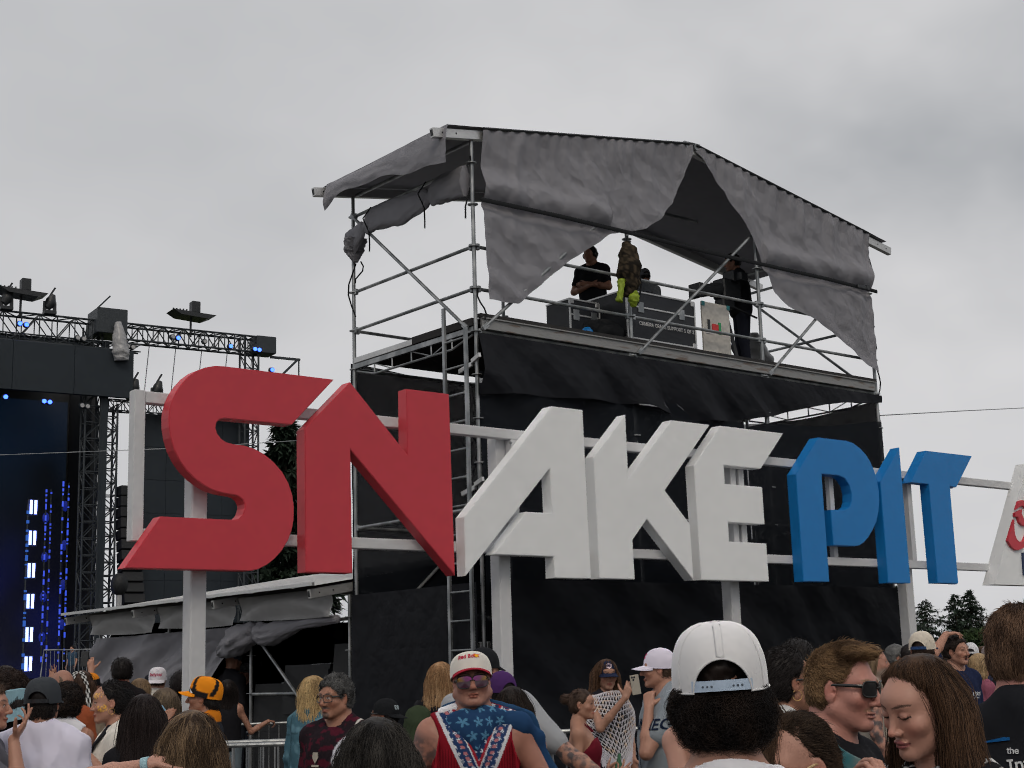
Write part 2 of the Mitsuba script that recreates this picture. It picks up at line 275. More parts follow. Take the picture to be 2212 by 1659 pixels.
# deck: front fascia beam, edge trim and planks
fas = [box((0.06, -0.035, DK + 0.045), (7.32, -0.010, DK + 0.150)), box((0.06, -0.06, DK + 0.030), (7.32, 0.03, DK + 0.044)), box((0.06, -0.06, DK + 0.151), (7.32, 0.03, DK + 0.165))]
obj(tower, 'fascia_beam', fas, 'deck_steel', TW, label='rust-flecked steel beam along the front of the deck')
obj(tower, 'deck_edge', box((0.04, -0.045, DK + 0.167), (7.36, 0.02, DK + 0.21)), 'plywood', TW)
obj(tower, 'side_edge', box((-0.03, 1.2, DK + 0.07), (0.02, SIDE - 0.03, DK + 0.14), 0.004), 'aluminium', TW)
obj(tower, 'side_edge', box((-0.035, 0.03, DK + 0.072), (0.015, 1.19, DK + 0.16)), 'plywood', TW)
obj(tower, 'deck_lining', sheet(drape(np.linspace(0.05, 7.35, 30), np.full(30, DK + 0.09), np.full(30, DK + 0.06), 1.2, 2, 0.0, 3, 1)), 'black_cloth', TW) if False else None
for k in range(8): obj(tower, 'deck_plank', box((0.03, 0.035 + k * 0.304, DK + 0.10 + 0.002 * (k % 3)), (7.35, 0.328 + k * 0.304, DK + 0.158 + 0.002 * (k % 3)), 0.004), 'plywood', TW)
# gable roof: rafters that stick out past the eaves, purlins
EZ, RZ, RS = 7.80, 8.40, 3.69
sl = (RZ - EZ) / (RS + 0.0)
def rafter(parent, w, s0, z0, sr, zr, h=0.115, wd=0.07):
    for sg in (-1, 1):
        a, b = (s0, w, z0), (sr - 0.01, w, zr)
        if sg > 0: a, b = (2 * sr - s0, w, z0), (sr + 0.01, w, zr)
        r = obj(parent, 'rafter', bar(a, b, wd, h, ch=0.006), 'aluminium', TW)
        d = unit(A_(b) - a)
        objs(r, 'bolt_hole', [disc(A_(a) + d * x + A_([0, -wd / 2 - 0.001, 0]), (0, 1, 0), 0.011, 0.004, 8) for x in (0.13, 0.33)], 'black_metal', TW)
        obj(r, 'end_channel', bar(A_(a) - d * 0.004, A_(a) - d * 0.001, wd * 0.6, h * 0.62), 'black_metal', TW)
for w in (-0.02, SIDE + 0.02): rafter(tower, w, -0.585, EZ - 0.145, RS, RZ - 0.05)
for s, z in ((RS, RZ - 0.12), (0.05, EZ - 0.08), (7.33, EZ - 0.08)): obj(tower, 'purlin', tube([(s, 0, z), (s, SIDE, z)], 0.024, 8), 'galvanised', TW, smooth=40)
obj(tower, 'purlin', tube([(2.3, 1.3, 7.98), (5.2, 1.3, 7.98)], 0.022, 8), 'galvanised', TW, smooth=40)
obj(tower, 'ridge_clamp', [disc((RS + a, -0.07, RZ - 0.02 + b), (0, 1, 0), 0.045, 0.05, 10) for a, b in ((-0.1, 0), (0.06, 0.01))] + [bar((RS - 0.16, -0.07, RZ + 0.02), (RS + 0.14, -0.07, RZ + 0.03), 0.03)], 'galvanised', TW)

# ---------------------------------------------------------------- cloths of the tower
def drape(s, top, bot, w, nz=26, amp=0.03, fold=5.0, seed=0, gather=0.0, axis='s'):
    """Cloth sheet hung between a top and a bottom line given per column."""
    n = len(s); t = np.linspace(0, 1, nz)
    S = np.repeat(s[:, None], nz, 1); Z = top[:, None] * (1 - t) + bot[:, None] * t
    d = top[:, None] - Z
    W = w + amp * (fbm(np.stack([S * 1.1, Z * 0.55, S * 0], -1), 4, seed) * 2.2) * np.clip(d * 2.2, 0.12, 1)
    W = W + gather * np.sin(S * 34 + 5 * fbm(np.stack([S * 2, Z * 0.6, S * 0 + 2], -1), 2, seed + 3)) * np.exp(-d * 3.2)
    W = W + amp * 0.35 * np.abs(fbm(np.stack([(S + Z * 0.8) * 3.2, (Z - S * 0.6) * 2.2, S * 0 + 9], -1), 3, seed + 5)) * np.clip(d * 3, 0, 1) * 2.5
    return (S, W, Z) if axis == 's' else (W, S, Z)
def sheet(SWZ): return grid(np.stack(SWZ, -1))
roofz = lambda s: RZ - abs(s - RS) * sl + 0.005
ss = np.linspace(-0.42, 7.80, 70); wv = np.linspace(-0.10, SIDE + 0.10, 20)
S, Wg = np.meshgrid(ss, wv, indexing='ij')
roof = grid(np.stack([S, Wg, roofz(S) + 0.03 + 0.02 * fbm(np.stack([S * 1.5, Wg * 1.5, S * 0], -1), 3, 2)], -1))
one('roof_cover', roof, 'tarp', 'taut grey roof cover stretched over the tower roof beams', 'tarpaulin', M=TW, smooth=True)
def tarp_sheet(lo, hi, bots, seed, name, label):
    s = np.linspace(lo, hi, 230)
    top, bot = roofz(s) - 0.005, interp(s, bots)
    bot = np.minimum(bot, top - 0.02) + 0.006 * fbm(np.stack([s * 3, s * 0, s * 0], -1), 2, seed)
    S, W, Z = drape(s, top, bot, -0.105, 150, 0.075, 5, seed, 0.016)
    # the ratchet strap presses the cloth in, above it bellies out
    W = W + 0.055 * np.exp(-((Z - 6.93) / 0.07) ** 2) - 0.07 * np.exp(-((Z - 7.15) / 0.14) ** 2) * (bot[:, None] < 6.9)
    # diagonal creases towards the tied corner
    q = (S - lo) * 0.55 + Z
    W = W + 0.020 * np.sin(q * 16 + 6 * fbm(np.stack([S, Z, S * 0], -1), 2, seed + 8)) * np.clip((top[:, None] - Z) * 0.9, 0, 1) * (0.5 + fbm(np.stack([S * 2, Z * 2, S * 0], -1), 2, seed + 1))
    cr = sum(a_ * (0.20 - np.abs(fbm(np.stack([S * f + Z * g, Z * f * 0.8 - S * g, S * 0 + k], -1), 2, seed + k))) for k, (f, g, a_) in enumerate(((1.6, 1.0, 0.07), (4.0, -2.2, 0.022), (9.0, 3.0, 0.010))))
    W = W + cr * np.clip((top[:, None] - Z) * 2.5, 0.1, 1)
    dd = np.clip(top[:, None] - Z, 0, 9)
    W = W + 0.075 * fbm(np.stack([S * 4.6 + 0.5 * dd, Z * 0.45, S * 0 + 40], -1), 2, seed + 21) * np.exp(-dd * 0.9) * np.clip(dd * 6, 0.15, 1) * 2
    k = one(name, sheet((S, W, Z)), 'tarp', label, 'tarpaulin', M=TW, smooth=True)
    e = np.linspace(lo, hi, 40); obj(k, 'edge_rail', tube(np.stack([e, e * 0 - 0.108, roofz(e) + 0.012], -1), 0.016, 6), 'black_metal', TW)
    return k
tarp_sheet(0.10, 3.66, [(0.08,5.78),(0.57,5.80),(0.8,5.98),(1.45,6.48),(2.15,6.93),(2.72,7.08),(3.0,7.26),(3.25,7.52),(3.45,7.85),(3.66,8.30)], 3, 'front_tarpaulin', 'grey tarpaulin hung from the left half of the tower roof, cut diagonally below')
tarp_sheet(3.74, 7.36, [(3.74,8.33),(4.0,8.08),(4.35,7.72),(4.73,7.34),(5.0,6.88),(5.2,6.62),(5.45,6.45),(5.8,6.40),(6.04,6.33),(6.5,6.12),(7.0,5.86),(7.36,5.73)], 8, 'front_tarpaulin', 'grey tarpaulin hung from the right half of the tower roof, pulled to the right corner')
st_ = thing('ratchet_strap', 'black ratchet strap drawn level across both grey tarpaulins', 'strap')
obj(st_, 'webbing', tube([(0.02, -0.13, 6.95), (1.2, -0.175, 6.945), (2.6, -0.18, 6.935), (3.7, -0.16, 6.93), (4.9, -0.165, 6.93), (6.2, -0.18, 6.93), (7.42, -0.13, 6.93)], 0.030, 6, flat=(0.25, 1)), 'strap_web', TW, smooth=True)
obj(st_, 'ratchet', [bar((6.9, -0.165, 6.93), (7.12, -0.165, 6.93), 0.05, 0.055, ch=0.008), disc((7.13, -0.17, 6.94), (0, 1, 0), 0.04, 0.05)], 'black_metal', TW)
# eave flap and rolled cloth on the left side, loose ties
s = np.linspace(-0.12, 2.42, 60)
F = []
for k, t in enumerate(np.linspace(0, 1, 14)):
    x = -0.42 - 0.06 * math.sin(t * 2.2) + 0.03 * fbm(np.stack([s * 2, s * 0 + t * 3, s * 0], -1), 3, 4)
    drop = interp(s, [(-0.12, 0.42), (0.3, 0.34), (0.9, 0.28), (1.6, 0.30), (2.2, 0.34), (2.42, 0.40)])
    F.append(np.stack([x + 0.05 * t * fbm(np.stack([s * 3 + t, s * 0 + t * 4, s * 0], -1), 3, 14), s, 7.77 - t * drop * (1 + 0.25 * np.sin(s * 2.1 + 0.6)) + 0.02 * np.sin(s * 7) * t], -1))
one('eave_flap', grid(A_(F)), 'tarp', 'grey flap hanging over the left eave of the tower roof', 'tarpaulin', M=TW, smooth=True)
def roll(pts, rad, n=22, m=70, seed=1, amp=0.2, ties=(), flat=None, ridge=0.0):
    pts, rad = A_(pts, float), A_(rad, float)
    t0 = np.linspace(0, 1, len(pts)); t = np.linspace(0, 1, m)
    P = np.stack([np.interp(t, t0, pts[:, k]) for k in range(3)], -1); R = np.interp(t, t0, rad)
    for c in ties: R = R * (1 - 0.45 * np.exp(-((t - c) / 0.018) ** 2))
    tb = tube(P, R, n, cap=True, flat=flat); v = tb.vertices.copy(); c = np.vstack([np.repeat(P, n, 0), P[:1], P[-1:]])
    d = v - c
    ang = np.tile(np.arange(n), m); ang = np.append(ang, [0, 0])
    f = 1 + amp * 2 * fbm(np.stack([np.cos(ang * 2 * np.pi / n) * 1.5, np.sin(ang * 2 * np.pi / n) * 1.5, np.append(np.repeat(t * 9, n), [0, 0])], -1), 3, seed)
    if ridge:
        tt = np.append(np.repeat(t, n), [0, 1]); f = f + ridge * (0.25 - np.abs(fbm(np.stack([np.cos(ang * 2 * np.pi / n) * 4 + tt * 3, np.sin(ang * 2 * np.pi / n) * 4, tt * 5], -1), 2, seed + 3))) * 2
    return trimesh.Trimesh(c + d * f[:, None], tb.faces, process=False)
rr = thing('rolled_curtain', 'rolled grey curtain tied along the left top rail of the tower', 'tarpaulin')
obj(rr, 'cloth', roll([(-0.05, 0.06, 7.22), (-0.05, 0.5, 7.24), (-0.06, 0.78, 7.20), (-0.06, 1.3, 7.20), (-0.06, 1.9, 7.24), (-0.05, 2.2, 7.18), (-0.04, 2.47, 7.06)], [0.17, 0.17, 0.11, 0.165, 0.14, 0.10, 0.17], 30, 130, ties=(0.32, 0.80), seed=5, amp=0.30, flat=(0.40, 1), ridge=0.32), 'tarp', TW, smooth=True)
obj(rr, 'hanging_end', roll([(-0.04, 2.36, 7.12), (-0.03, 2.42, 6.95), (-0.02, 2.40, 6.80)], [0.13, 0.12, 0.03], 26, 40, seed=9, flat=(0.5, 1), ridge=0.6), 'tarp', TW, smooth=True)
for y in (0.83, 2.0): obj(rr, 'tie', tube([(-0.05, y, 7.42), (-0.17, y, 7.25), (-0.08, y, 7.09), (-0.06, y + 0.02, 6.94), (-0.07, y + 0.01, 6.84)], 0.009, 5), 'strap_web', TW)
for k, (s0, w0, z0, L) in enumerate(((-0.03, 0.02, 7.5, 0.75), (-0.03, SIDE - 0.02, 6.8, 0.7), (0.06, -0.05, 5.9, 0.35), (7.45, -0.02, 7.55, 0.55), (7.45, 0, 6.6, 0.5), (7.45, 0, 5.9, 0.5), (-0.03, 2.3, 6.78, 0.28))):
    P = [(s0 + 0.05 * math.sin(k * 2.1 + j), w0 - 0.03 * math.cos(k + j * 0.8), z0 - L * j / 5) for j in range(6)]
    one('loose_tie', tube(P, 0.010, 5), 'strap_web', 'loose black tie strap dangling ' + ('high on the near corner post', 'from the far left post of the tower', 'low on the near corner post', 'from the right roof corner of the tower', 'halfway up the right corner post', 'low on the right corner post', 'from the end of the rolled curtain')[k], 'strap', 'loose tie straps on the tower posts', M=TW)
# black skirt and mesh under the deck
s = np.linspace(-0.02, 7.42, 170)
top = s * 0 + DK - 0.03; bot = 4.80 + 0.10 * fbm(np.stack([s * 0.8, s * 0, s * 0], -1), 3, 21) - 0.10 * np.clip(1 - s / 3, 0, 1) + 0.5 * np.clip((s - 3.6) / 3.8, 0, 1) - 0.12 * np.exp(-((s - 4.1) / 1.2) ** 2)
S, W, Z = drape(s, top, bot, -0.07, 30, 0.05, 5, 31, 0.0)
W = W - 0.16 * np.abs(fbm(np.stack([S * 2.2 - (top[:, None] - Z) * 2.0, Z * 0.8, S * 0], -1), 3, 77)) * np.clip((top[:, None] - Z) * 3, 0, 1) + 0.06 * np.sin(S * 5.5 - (top[:, None] - Z) * 5.0 + 3 * fbm(np.stack([S * 0.7, Z, S * 0], -1), 2, 6)) * np.clip((top[:, None] - Z) * 2, 0, 1)
one('black_skirt', sheet((S, W, Z)), 'black_cloth', 'black cloth skirt in folds hanging from the front of the tower deck', 'cloth', M=TW, smooth=True)
def scrim_sheet(a, b, w, top, bot, seed, label, axis='s', m='scrim', amp=0.05):
    s = np.linspace(a, b, 90)
    tp = (top if np.isscalar(top) else interp(s, top)) + 0.06 * fbm(np.stack([s * 0.7, s * 0, s * 0], -1), 2, seed) - 0.04 * np.sin((s - a) / BAY * math.pi) ** 2
    return one('mesh_screen', sheet(drape(s, tp, s * 0 + bot, w, 50, amp, 3, seed, 0.0, axis)), m, label, 'mesh screen', M=TW, smooth=True)
scrim_sheet(0.0, 7.40, -0.035, [(0, 4.95), (3.4, 4.9), (4.4, 4.72), (7.4, 5.0)], 2.30, 41, 'dark mesh screen covering the front of the tower behind the letters', m='scrim_thin')
scrim_sheet(0.0, 7.40, SIDE + 0.08, [(0, 5.50), (3.8, 5.49), (4.8, 5.42), (7.4, 5.46)], 0.05, 43, 'dark mesh screen closing the rear of the tower')
scrim_sheet(0.0, SIDE, 7.42, 5.30, 0.05, 45, 'dark mesh screen on the right end of the tower', 'w')
s = np.linspace(-0.03, 7.44, 170)
S, W, Z = drape(s, s * 0 + 2.62, s * 0 + 0.03, -0.19, 50, 0.06, 4, 51, 0.0)
W = W + 0.022 * np.sin((S * 0.8 + Z) * 7 + 6 * fbm(np.stack([S, Z, S * 0], -1), 2, 7))
one('black_drape', sheet((S, W, Z)), 'black_cloth', 'heavy black drape closing the foot of the tower down to the ground', 'cloth', M=TW, smooth=True)
s = np.linspace(0.02, SIDE, 60)
one('black_drape', sheet(drape(s, s * 0 + 2.6, s * 0 + 0.03, -0.075, 40, 0.02, 4, 53, 0.0, 'w')), 'black_cloth', 'black drape closing the left end of the tower beside the canopy', 'cloth', M=TW, smooth=True)
# ladder up the left side
lad = thing('access_ladder', 'tall steel access ladder up the near corner of the tower', 'ladder')
for y, t in ((0.0, 5.45), (0.40, 5.75)): obj(lad, 'stile', bar((-0.14, y + 0.015, 0.02), (-0.14, y + 0.015, t), 0.045, 0.03, up=(1, 0, 0)), 'galvanised', TW)
for k, z in enumerate(np.arange(0.3, 5.5, 0.315)): obj(lad, 'rung', tube([(-0.14, 0.03, z), (-0.14, 0.40, z)], 0.0125, 8), 'galvanised', TW, smooth=40)
for z in (5.02, 3.62): obj(lad, 'bracket', [bar((-0.05, -0.12, z + 0.1), (-0.02, 0.06, z + 0.06), 0.03, 0.05), bar((-0.02, 0.06, z + 0.03), (-0.02, 0.30, z - 0.02), 0.03, 0.05)], 'aluminium', TW)

# ---------------------------------------------------------------- canopy beside the tower
can = thing('scaffold_canopy', 'low scaffold canopy with pale roof and grey valance to the left of the tower', 'canopy')
CW = (2.63, 5.04, 7.45, 9.84)
for w in CW:
    rafter(can, w, -0.585, 2.62, RS, 3.30)
    for s in (0, 7.38):
        p = obj(can, 'post', tube([(s, w, 0.02), (s, w, 2.62)], RT, 10), 'galvanised', TW, smooth=40)
        objs(p, 'rosette', [disc((s, w, z), (0, 0, 1), 0.061, 0.010, 12) for z in (0.45, 0.95, 1.45, 1.95, 2.35)], 'galvanised', TW)
S, Wg = np.meshgrid(np.linspace(-0.60, 7.98, 40), np.linspace(2.56, 9.93, 50), indexing='ij')
obj(can, 'roof_sheet', grid(np.stack([S, Wg, 3.40 - abs(S - RS) * 0.159 + 0.01 * np.sin(Wg * 12)], -1)), 'tarp_light', TW, smooth=True)
obj(can, 'eave_rail', bar((-0.605, 2.5, 2.735), (-0.605, 9.95, 2.735), 0.035, 0.04), 'aluminium', TW)
for a, b in zip(CW[:-1], CW[1:]):
    s = np.linspace(a + 0.10, b - 0.06, 60)
    S, W, Z = drape(s, s * 0 + 2.71, 2.36 + 0.05 * ((s - a) / 2.4) - 0.02 * np.sin((s - a) / 2.4 * math.pi), -0.20, 24, 0.03, 4, int(a * 10), 0.0, 'w')
    t = (2.71 - Z) / 0.35; q = (Wg0 := (S * 0 + s[:, None]) - a) / 2.4
    S = S - 0.06 * np.sin(np.clip(t, 0, 1) * math.pi) * np.sin(np.clip(q, 0, 1) * math.pi) - 0.03 * np.sin((t * 2.2 - 2.6 * (q - 0.5) ** 2 * 3) * 2.6)
    obj(can, 'valance', grid(np.stack([S, W, Z], -1)), 'tarp_light', TW, smooth=True)
def cledger(p, q): obj(can, 'ledger', tube([p, q], 0.0215, 8), 'galvanised', TW, smooth=40)
for a, b in zip(CW[:-1], CW[1:]):
    cledger((0, a, 2.33), (0, b, 2.33)); cledger((7.38, a, 2.33), (7.38, b, 2.33))
cledger((0, CW[0], 1.44), (0, CW[1], 1.44)); cledger((0, CW[0], 0.45), (0, CW[1], 0.45))
obj(can, 'brace', tube([(-0.05, 4.95, 2.30), (-0.05, 2.95, 0.80)], 0.021, 8), 'galvanised', TW, smooth=40)
# gathered side curtain and its swag
n, m = 110, 60
w_ = np.linspace(9.80, 4.85, n); t = np.linspace(0, 1, m)
bot = interp(-w_, [(-9.8, 0.06), (-8.4, 0.06), (-7.6, 0.30), (-7.0, 0.85), (-6.3, 1.45), (-5.6, 1.95), (-4.85, 2.15)])
Z = 2.34 * (1 - t) + bot[:, None] * t; Wc = np.repeat(w_[:, None], m, 1)
pull = ((Wc - 4.9) * 0.42 + (Z - 2.2))
X = -0.08 - 0.35 * np.abs(fbm(np.stack([pull * 3.0, Wc * 0.7, Z * 0.5], -1), 3, 15)) + 0.05 * np.sin(pull * 8.5 + 3 * fbm(np.stack([Wc, Z, Z * 0], -1), 2, 3)) + 0.12 * fbm(np.stack([Wc * 1.5, Z * 1.5, Z * 0], -1), 4, 6)
one('side_curtain', grid(np.stack([X, Wc, Z], -1)), 'tarp', 'grey side curtain gathered up diagonally under the canopy', 'tarpaulin', M=TW, smooth=True)
one('curtain_swag', roll([(-0.14, 5.6, 2.02), (-0.16, 5.1, 2.16), (-0.16, 4.7, 2.24), (-0.14, 4.3, 2.20), (-0.12, 3.6, 2.30), (-0.1, 2.75, 2.33)], [0.10, 0.20, 0.14, 0.15, 0.07, 0.05], 34, 150, seed=12, amp=0.30, ties=(0.45,), flat=(0.8, 0.85), ridge=0.55), 'tarp', 'bunched grey swag of cloth tied below the canopy valance', 'tarpaulin', M=TW, smooth=True)
for k, (a, b) in enumerate(((7.45, 9.9), (2.6, 9.9))):
    if k == 0: mm = sheet(drape(np.linspace(0.2, 7.3, 60), np.full(60, 2.6), np.full(60, 0.03), 9.9, 20, 0.05, 4, 61, 0.0))
    else: mm = sheet(drape(np.linspace(2.6, 9.9, 60), np.full(60, 2.6), np.full(60, 0.03), 7.5, 20, 0.05, 4, 62, 0.0, 'w'))
    one('black_drape', mm, 'black_cloth', ('black drape closing the far left end of the canopy', 'black drape along the back of the canopy')[k], 'cloth', M=TW, smooth=True)

# ---------------------------------------------------------------- concert stage
SA = A_([-20.2, 56.0, 0]); SU = unit((9.8, 6.3, 0)); SV = A_([-SU[1], SU[0], 0])
SM = frame(SA, SU, SV, Zv)
stage = thing('concert_stage', 'dark concert stage with black roof truss, screens and blue lights in the distance', 'stage')
def lattice(p, q, h, d, n, r=0.045, rb=0.026, up=(0, 0, 1)):
    """Box truss from p to q: four chords, zig-zag braces on all sides. Runs below/behind the given line."""
    p, q = A_(p, float), A_(q, float)
    dr_, a, b = basis(q - p, up); a = a if a[1] >= 0 else -a
    c = [p, p + a * d, p - b * h, p + a * d - b * h]; e = q - p
    ms = [tube([x, x + e], r, 6) for x in c]
    for i in range(n):
        u0, u1 = e * i / n, e * (i + 1) / n
        if i % 2: u0, u1 = u1, u0
        for x, y in ((0, 2), (1, 3), (0, 1), (2, 3)): ms.append(tube([c[x] + u0, c[y] + u1], rb, 5))
        for x, y in ((0, 2), (1, 3), (0, 1)): ms.append(tube([c[x] + e * i / n, c[y] + e * i / n], rb, 5))
    return ms
obj(stage, 'roof_truss', lattice((-14, 0, 16.3), (4.4, 0, 16.3), 0.95, 0.8, 26), 'truss_black', SM)
obj(stage, 'roof_truss', lattice((-14, -0.4, 15.35), (5.6, -0.4, 15.35), 0.3, 0.35, 40, 0.03, 0.018), 'truss_black', SM)
obj(stage, 'wing_truss', lattice((4.9, 0, 16.3), (11.2, 0, 16.3), 0.68, 0.7, 14), 'truss_black', SM)
for s, zt, nm in ((4.15, 16.1, 'tower_truss'), (11.0, 16.25, 'tower_truss'), (4.85, 12.9, 'tower_truss')):
    obj(stage, nm, lattice((s, 0.1, 0), (s, 0.1, zt), 0.62, 0.6, 24, up=(1, 0, 0)), 'truss_black', SM)
obj(stage, 'tower_cap', [box((3.75, -0.5, 15.7), (5.0, 0.9, 16.75), 0.02), bar((3.75, -0.5, 16.7), (4.25, -0.5, 17.25), 0.06)], 'truss_black', SM)
obj(stage, 'tower_cap', box((10.85, -0.1, 15.6), (11.75, 0.8, 16.35), 0.02), 'truss_black', SM)
obj(stage, 'lifting_arm', [bar((11.6, 0.2, 15.5), (13.0, 0.2, 15.5), 0.10), bar((12.9, 0.2, 15.5), (11.7, 0.2, 14.3), 0.09), bar((12.95, 0.2, 15.5), (12.95, 0.2, 14.7), 0.05)], 'truss_black', SM)
obj(stage, 'lattice_beam', lattice((4.5, 0.2, 13.1), (11.2, 0.2, 13.1), 0.45, 0.4, 20, 0.03, 0.02), 'truss_black', SM)
obj(stage, 'roof_cover', box((-14, 0.9, 15.3), (4.0, 14, 15.6)), 'led_panel', SM)
for k in range(8): obj(stage, 'header_panel', box((-14 + k * 2.41, -0.55, 13.05), (-14 + k * 2.41 + 2.40, -0.35, 15.02), 0.01), 'led_panel', SM)
obj(stage, 'platform', box((-14, -2.5, 0.0), (5.0, 12, 1.9)), 'speaker_black', SM)
for a, b in (((-14, 9.5, 1.9), (5.5, 9.9, 15.2)), ((5.52, 6.0, 1.9), (5.7, 9.9, 15.2))): obj(stage, 'back_wall', box(a, b), 'speaker_black', SM)
obj(stage, 'side_curtain', sheet(drape(np.linspace(4.05, 4.35, 14), np.full(14, 15.4), np.full(14, 2.0), -0.25, 30, 0.1, 3, 5)), 'led_panel', SM, smooth=True)
for r in range(7):
    for c in range(4): obj(stage, 'screen_panel', box((5.98 + c * 1.235, 0.9, 3.0 + r * 1.39), (5.98 + c * 1.235 + 1.228, 1.05, 3.0 + r * 1.39 + 1.383), 0.006), 'led_panel', SM)
for k in range(5): obj(stage, 'hanging_cable', tube([(6.2 + k * 1.15, 1.1, 12.7), (6.2 + k * 1.15, 0.3, 15.6)], 0.018, 5), 'truss_black', SM)
blue_wall = mikit.proc(lambda p, n, uv: mikit.mix((0.0002, 0.0011, 0.0030), (0.0, 0.0004, 0.0085), mikit.smoothstep(10.5, 6.0, p.z)) * (0.16 + 1.2 * mikit.smoothstep(0.25, 0.75, mikit.fbm(p.x * 0.3, p.y * 0.3, p.z * 0.22))))
obj(stage, 'video_wall', trimesh.Trimesh([(-13.5, 9.4, 2.0), (5.4, 9.4, 2.0), (5.4, 9.4, 14.6), (-13.5, 9.4, 14.6)], [(0, 1, 2), (0, 2, 3)], process=False), 'speaker_black', SM, emit=blue_wall, uv=A_([(0, 0), (1, 0), (1, 1), (0, 1.0)]), label='dark blue glowing video wall at the back of the stage')
# line array and other speakers
arr = thing('line_array', 'black line array of stacked speaker cabinets hung beside the stage', 'speaker')
for k in range(11): obj(arr, 'cabinet', xf(box((-0.42, -0.35, -0.20), (0.42, 0.35, 0.20), 0.02), frame((5.35 + 0.012 * k * k * 0.2, 0.0, 9.3 - k * 0.44), (1, 0, 0), unit((0, 1, -0.03 * k)), unit((0, 0.03 * k, 1)))), 'speaker_black', SM)
# lamps of the stage
WHITE_BLUE, BLUE = rgb(0.30, 0.42, 1.5), rgb(0.03, 0.07, 1.0)
bars = [(1.50, z) for z in (8.5, 7.3, 6.05, 4.87, 3.6, 2.5)]
for s, z in bars:
    k = thing('led_bar_pair', ORD[bars.index((s, z))] + ' pair of bright white-blue LED tubes in the column at the left of the stage', 'stage light', 'bright LED tube pairs on the stage')
    obj(k, 'tube', [tube([(s + a, -0.3, z - 0.27), (s + a, -0.3, z + 0.27)], 0.055, 8) for a in (-0.085, 0.085)], 'speaker_black', SM, emit=WHITE_BLUE)
    obj(k, 'housing', box((s - 0.2, -0.22, z - 0.32), (s + 0.2, -0.05, z + 0.32)), 'speaker_black', SM)
for i, (s, z0, z1, col) in enumerate(((1.30, 2.3, 8.6, (0.25, 1.3, 6)), (2.72, 2.6, 9.6, (0.6, 1.2, 10)), (2.92, 2.6, 9.6, (0.5, 1.0, 9)), (3.40, 2.6, 9.9, (0.7, 1.4, 11)), (3.63, 2.6, 9.9, (0.5, 1.2, 10)))):
    w = (-0.3, 2.5, 2.5, 2.5, 2.5)[i]
    k = thing('pixel_strip', ('long dotted light-blue strip left of the bright tube pairs', 'first dotted blue strip from the left deep on the stage', 'second dotted blue strip from the left deep on the stage', 'third dotted blue strip from the left deep on the stage', 'rightmost dotted blue strip deep on the stage')[i], 'stage light')
    dots = []
    z = z0
    while z < z1:
        h = rng.choice([0.05, 0.08, 0.12, 0.22]); gapz = rng.choice([0.08, 0.12, 0.25, 0.45])
        dots.append(box((s - (0.05 if i == 0 else 0.028), w - 0.03, z), (s + (0.05 if i == 0 else 0.028), w + 0.03, z + h))); z += h + gapz
    obj(k, 'pixel', dots, 'speaker_black', SM, emit=rgb(*(0.020 * x for x in col)), kind='stuff')
    obj(k, 'rail', bar((s, w + 0.06, z0), (s, w + 0.06, z1), 0.05), 'truss_black', SM)
for i in range(8):
    s, z = ((2.83, 3.62)[i % 2], 3.6 + (i // 2) * 1.62 + 0.5 * (i % 2))
    one('glow_lamp', xf(trimesh.creation.icosphere(1, 0.14), frame((s, 2.9, z), (1, 0, 0), (0, 0.6, 0), (0, 0, 1.6))), 'speaker_black', ('lowest', 'second lowest', 'third lowest', 'highest')[i // 2] + ' dim oval blue lamp in the ' + ('left', 'right')[i % 2] + ' set of dotted strips on the stage', 'stage light', 'oval blue lamps on the stage', M=SM, emit=rgb(0.0005, 0.0025, 0.045))
for i, (s, z) in enumerate(((0.66, 15.70), (0.92, 15.68), (7.13, 15.75), (9.45, 15.62), (10.55, 15.60), (10.75, 15.58), (11.35, 14.75), (0.22, 12.72), (1.70, 12.66), (1.92, 12.64), (-0.05, 8.0))):
    k = thing('wash_light', (('leftmost of the', 'second from the left of the', 'third from the left of the', 'fourth from the left of the', 'fifth from the left of the', 'sixth from the left of the', 'lowest right of the')[i] + ' lit blue lamps along the roof truss of the stage') if i < 7 else ('leftmost', 'middle', 'right', 'lowest')[i - 7] + ' lit blue lamp below the dark header screen of the stage', 'stage light', 'lit blue lamps on the stage trusses')
    obj(k, 'lens', disc((s, -0.62, z), (0, 1, -0.1), 0.085, 0.02, 12), 'speaker_black', SM, emit=rgb(0.06, 0.17, 2.0))
    obj(k, 'body', tube([(s, -0.60, z), (s, -0.42, z + 0.02), (s, -0.3, z + 0.03)], [0.11, 0.12, 0.07], 10), 'truss_black', SM)
for i, (s, z) in enumerate(((2.95, 15.35), (3.2, 15.33), (5.0, 15.2), (5.22, 15.18), (3.2, 12.6), (3.42, 12.58), (8.3, 15.72), (6.9, 15.78))):
    k = thing('unlit_lamp', ('first', 'second', 'third', 'fourth', 'left lower', 'right lower', 'right wing truss', 'left wing truss')[i] + ' of the small round unlit lamps on the stage trusses', 'stage light', 'unlit lamps on the stage trusses')
    obj(k, 'lens', disc((s, -0.62, z), (0, 1, -0.1), 0.085, 0.02, 12), 'plastic_wrap', SM)
    obj(k, 'body', tube([(s, -0.60, z), (s, -0.42, z + 0.02), (s, -0.3, z + 0.03)], [0.11, 0.12, 0.07], 10), 'truss_black', SM)
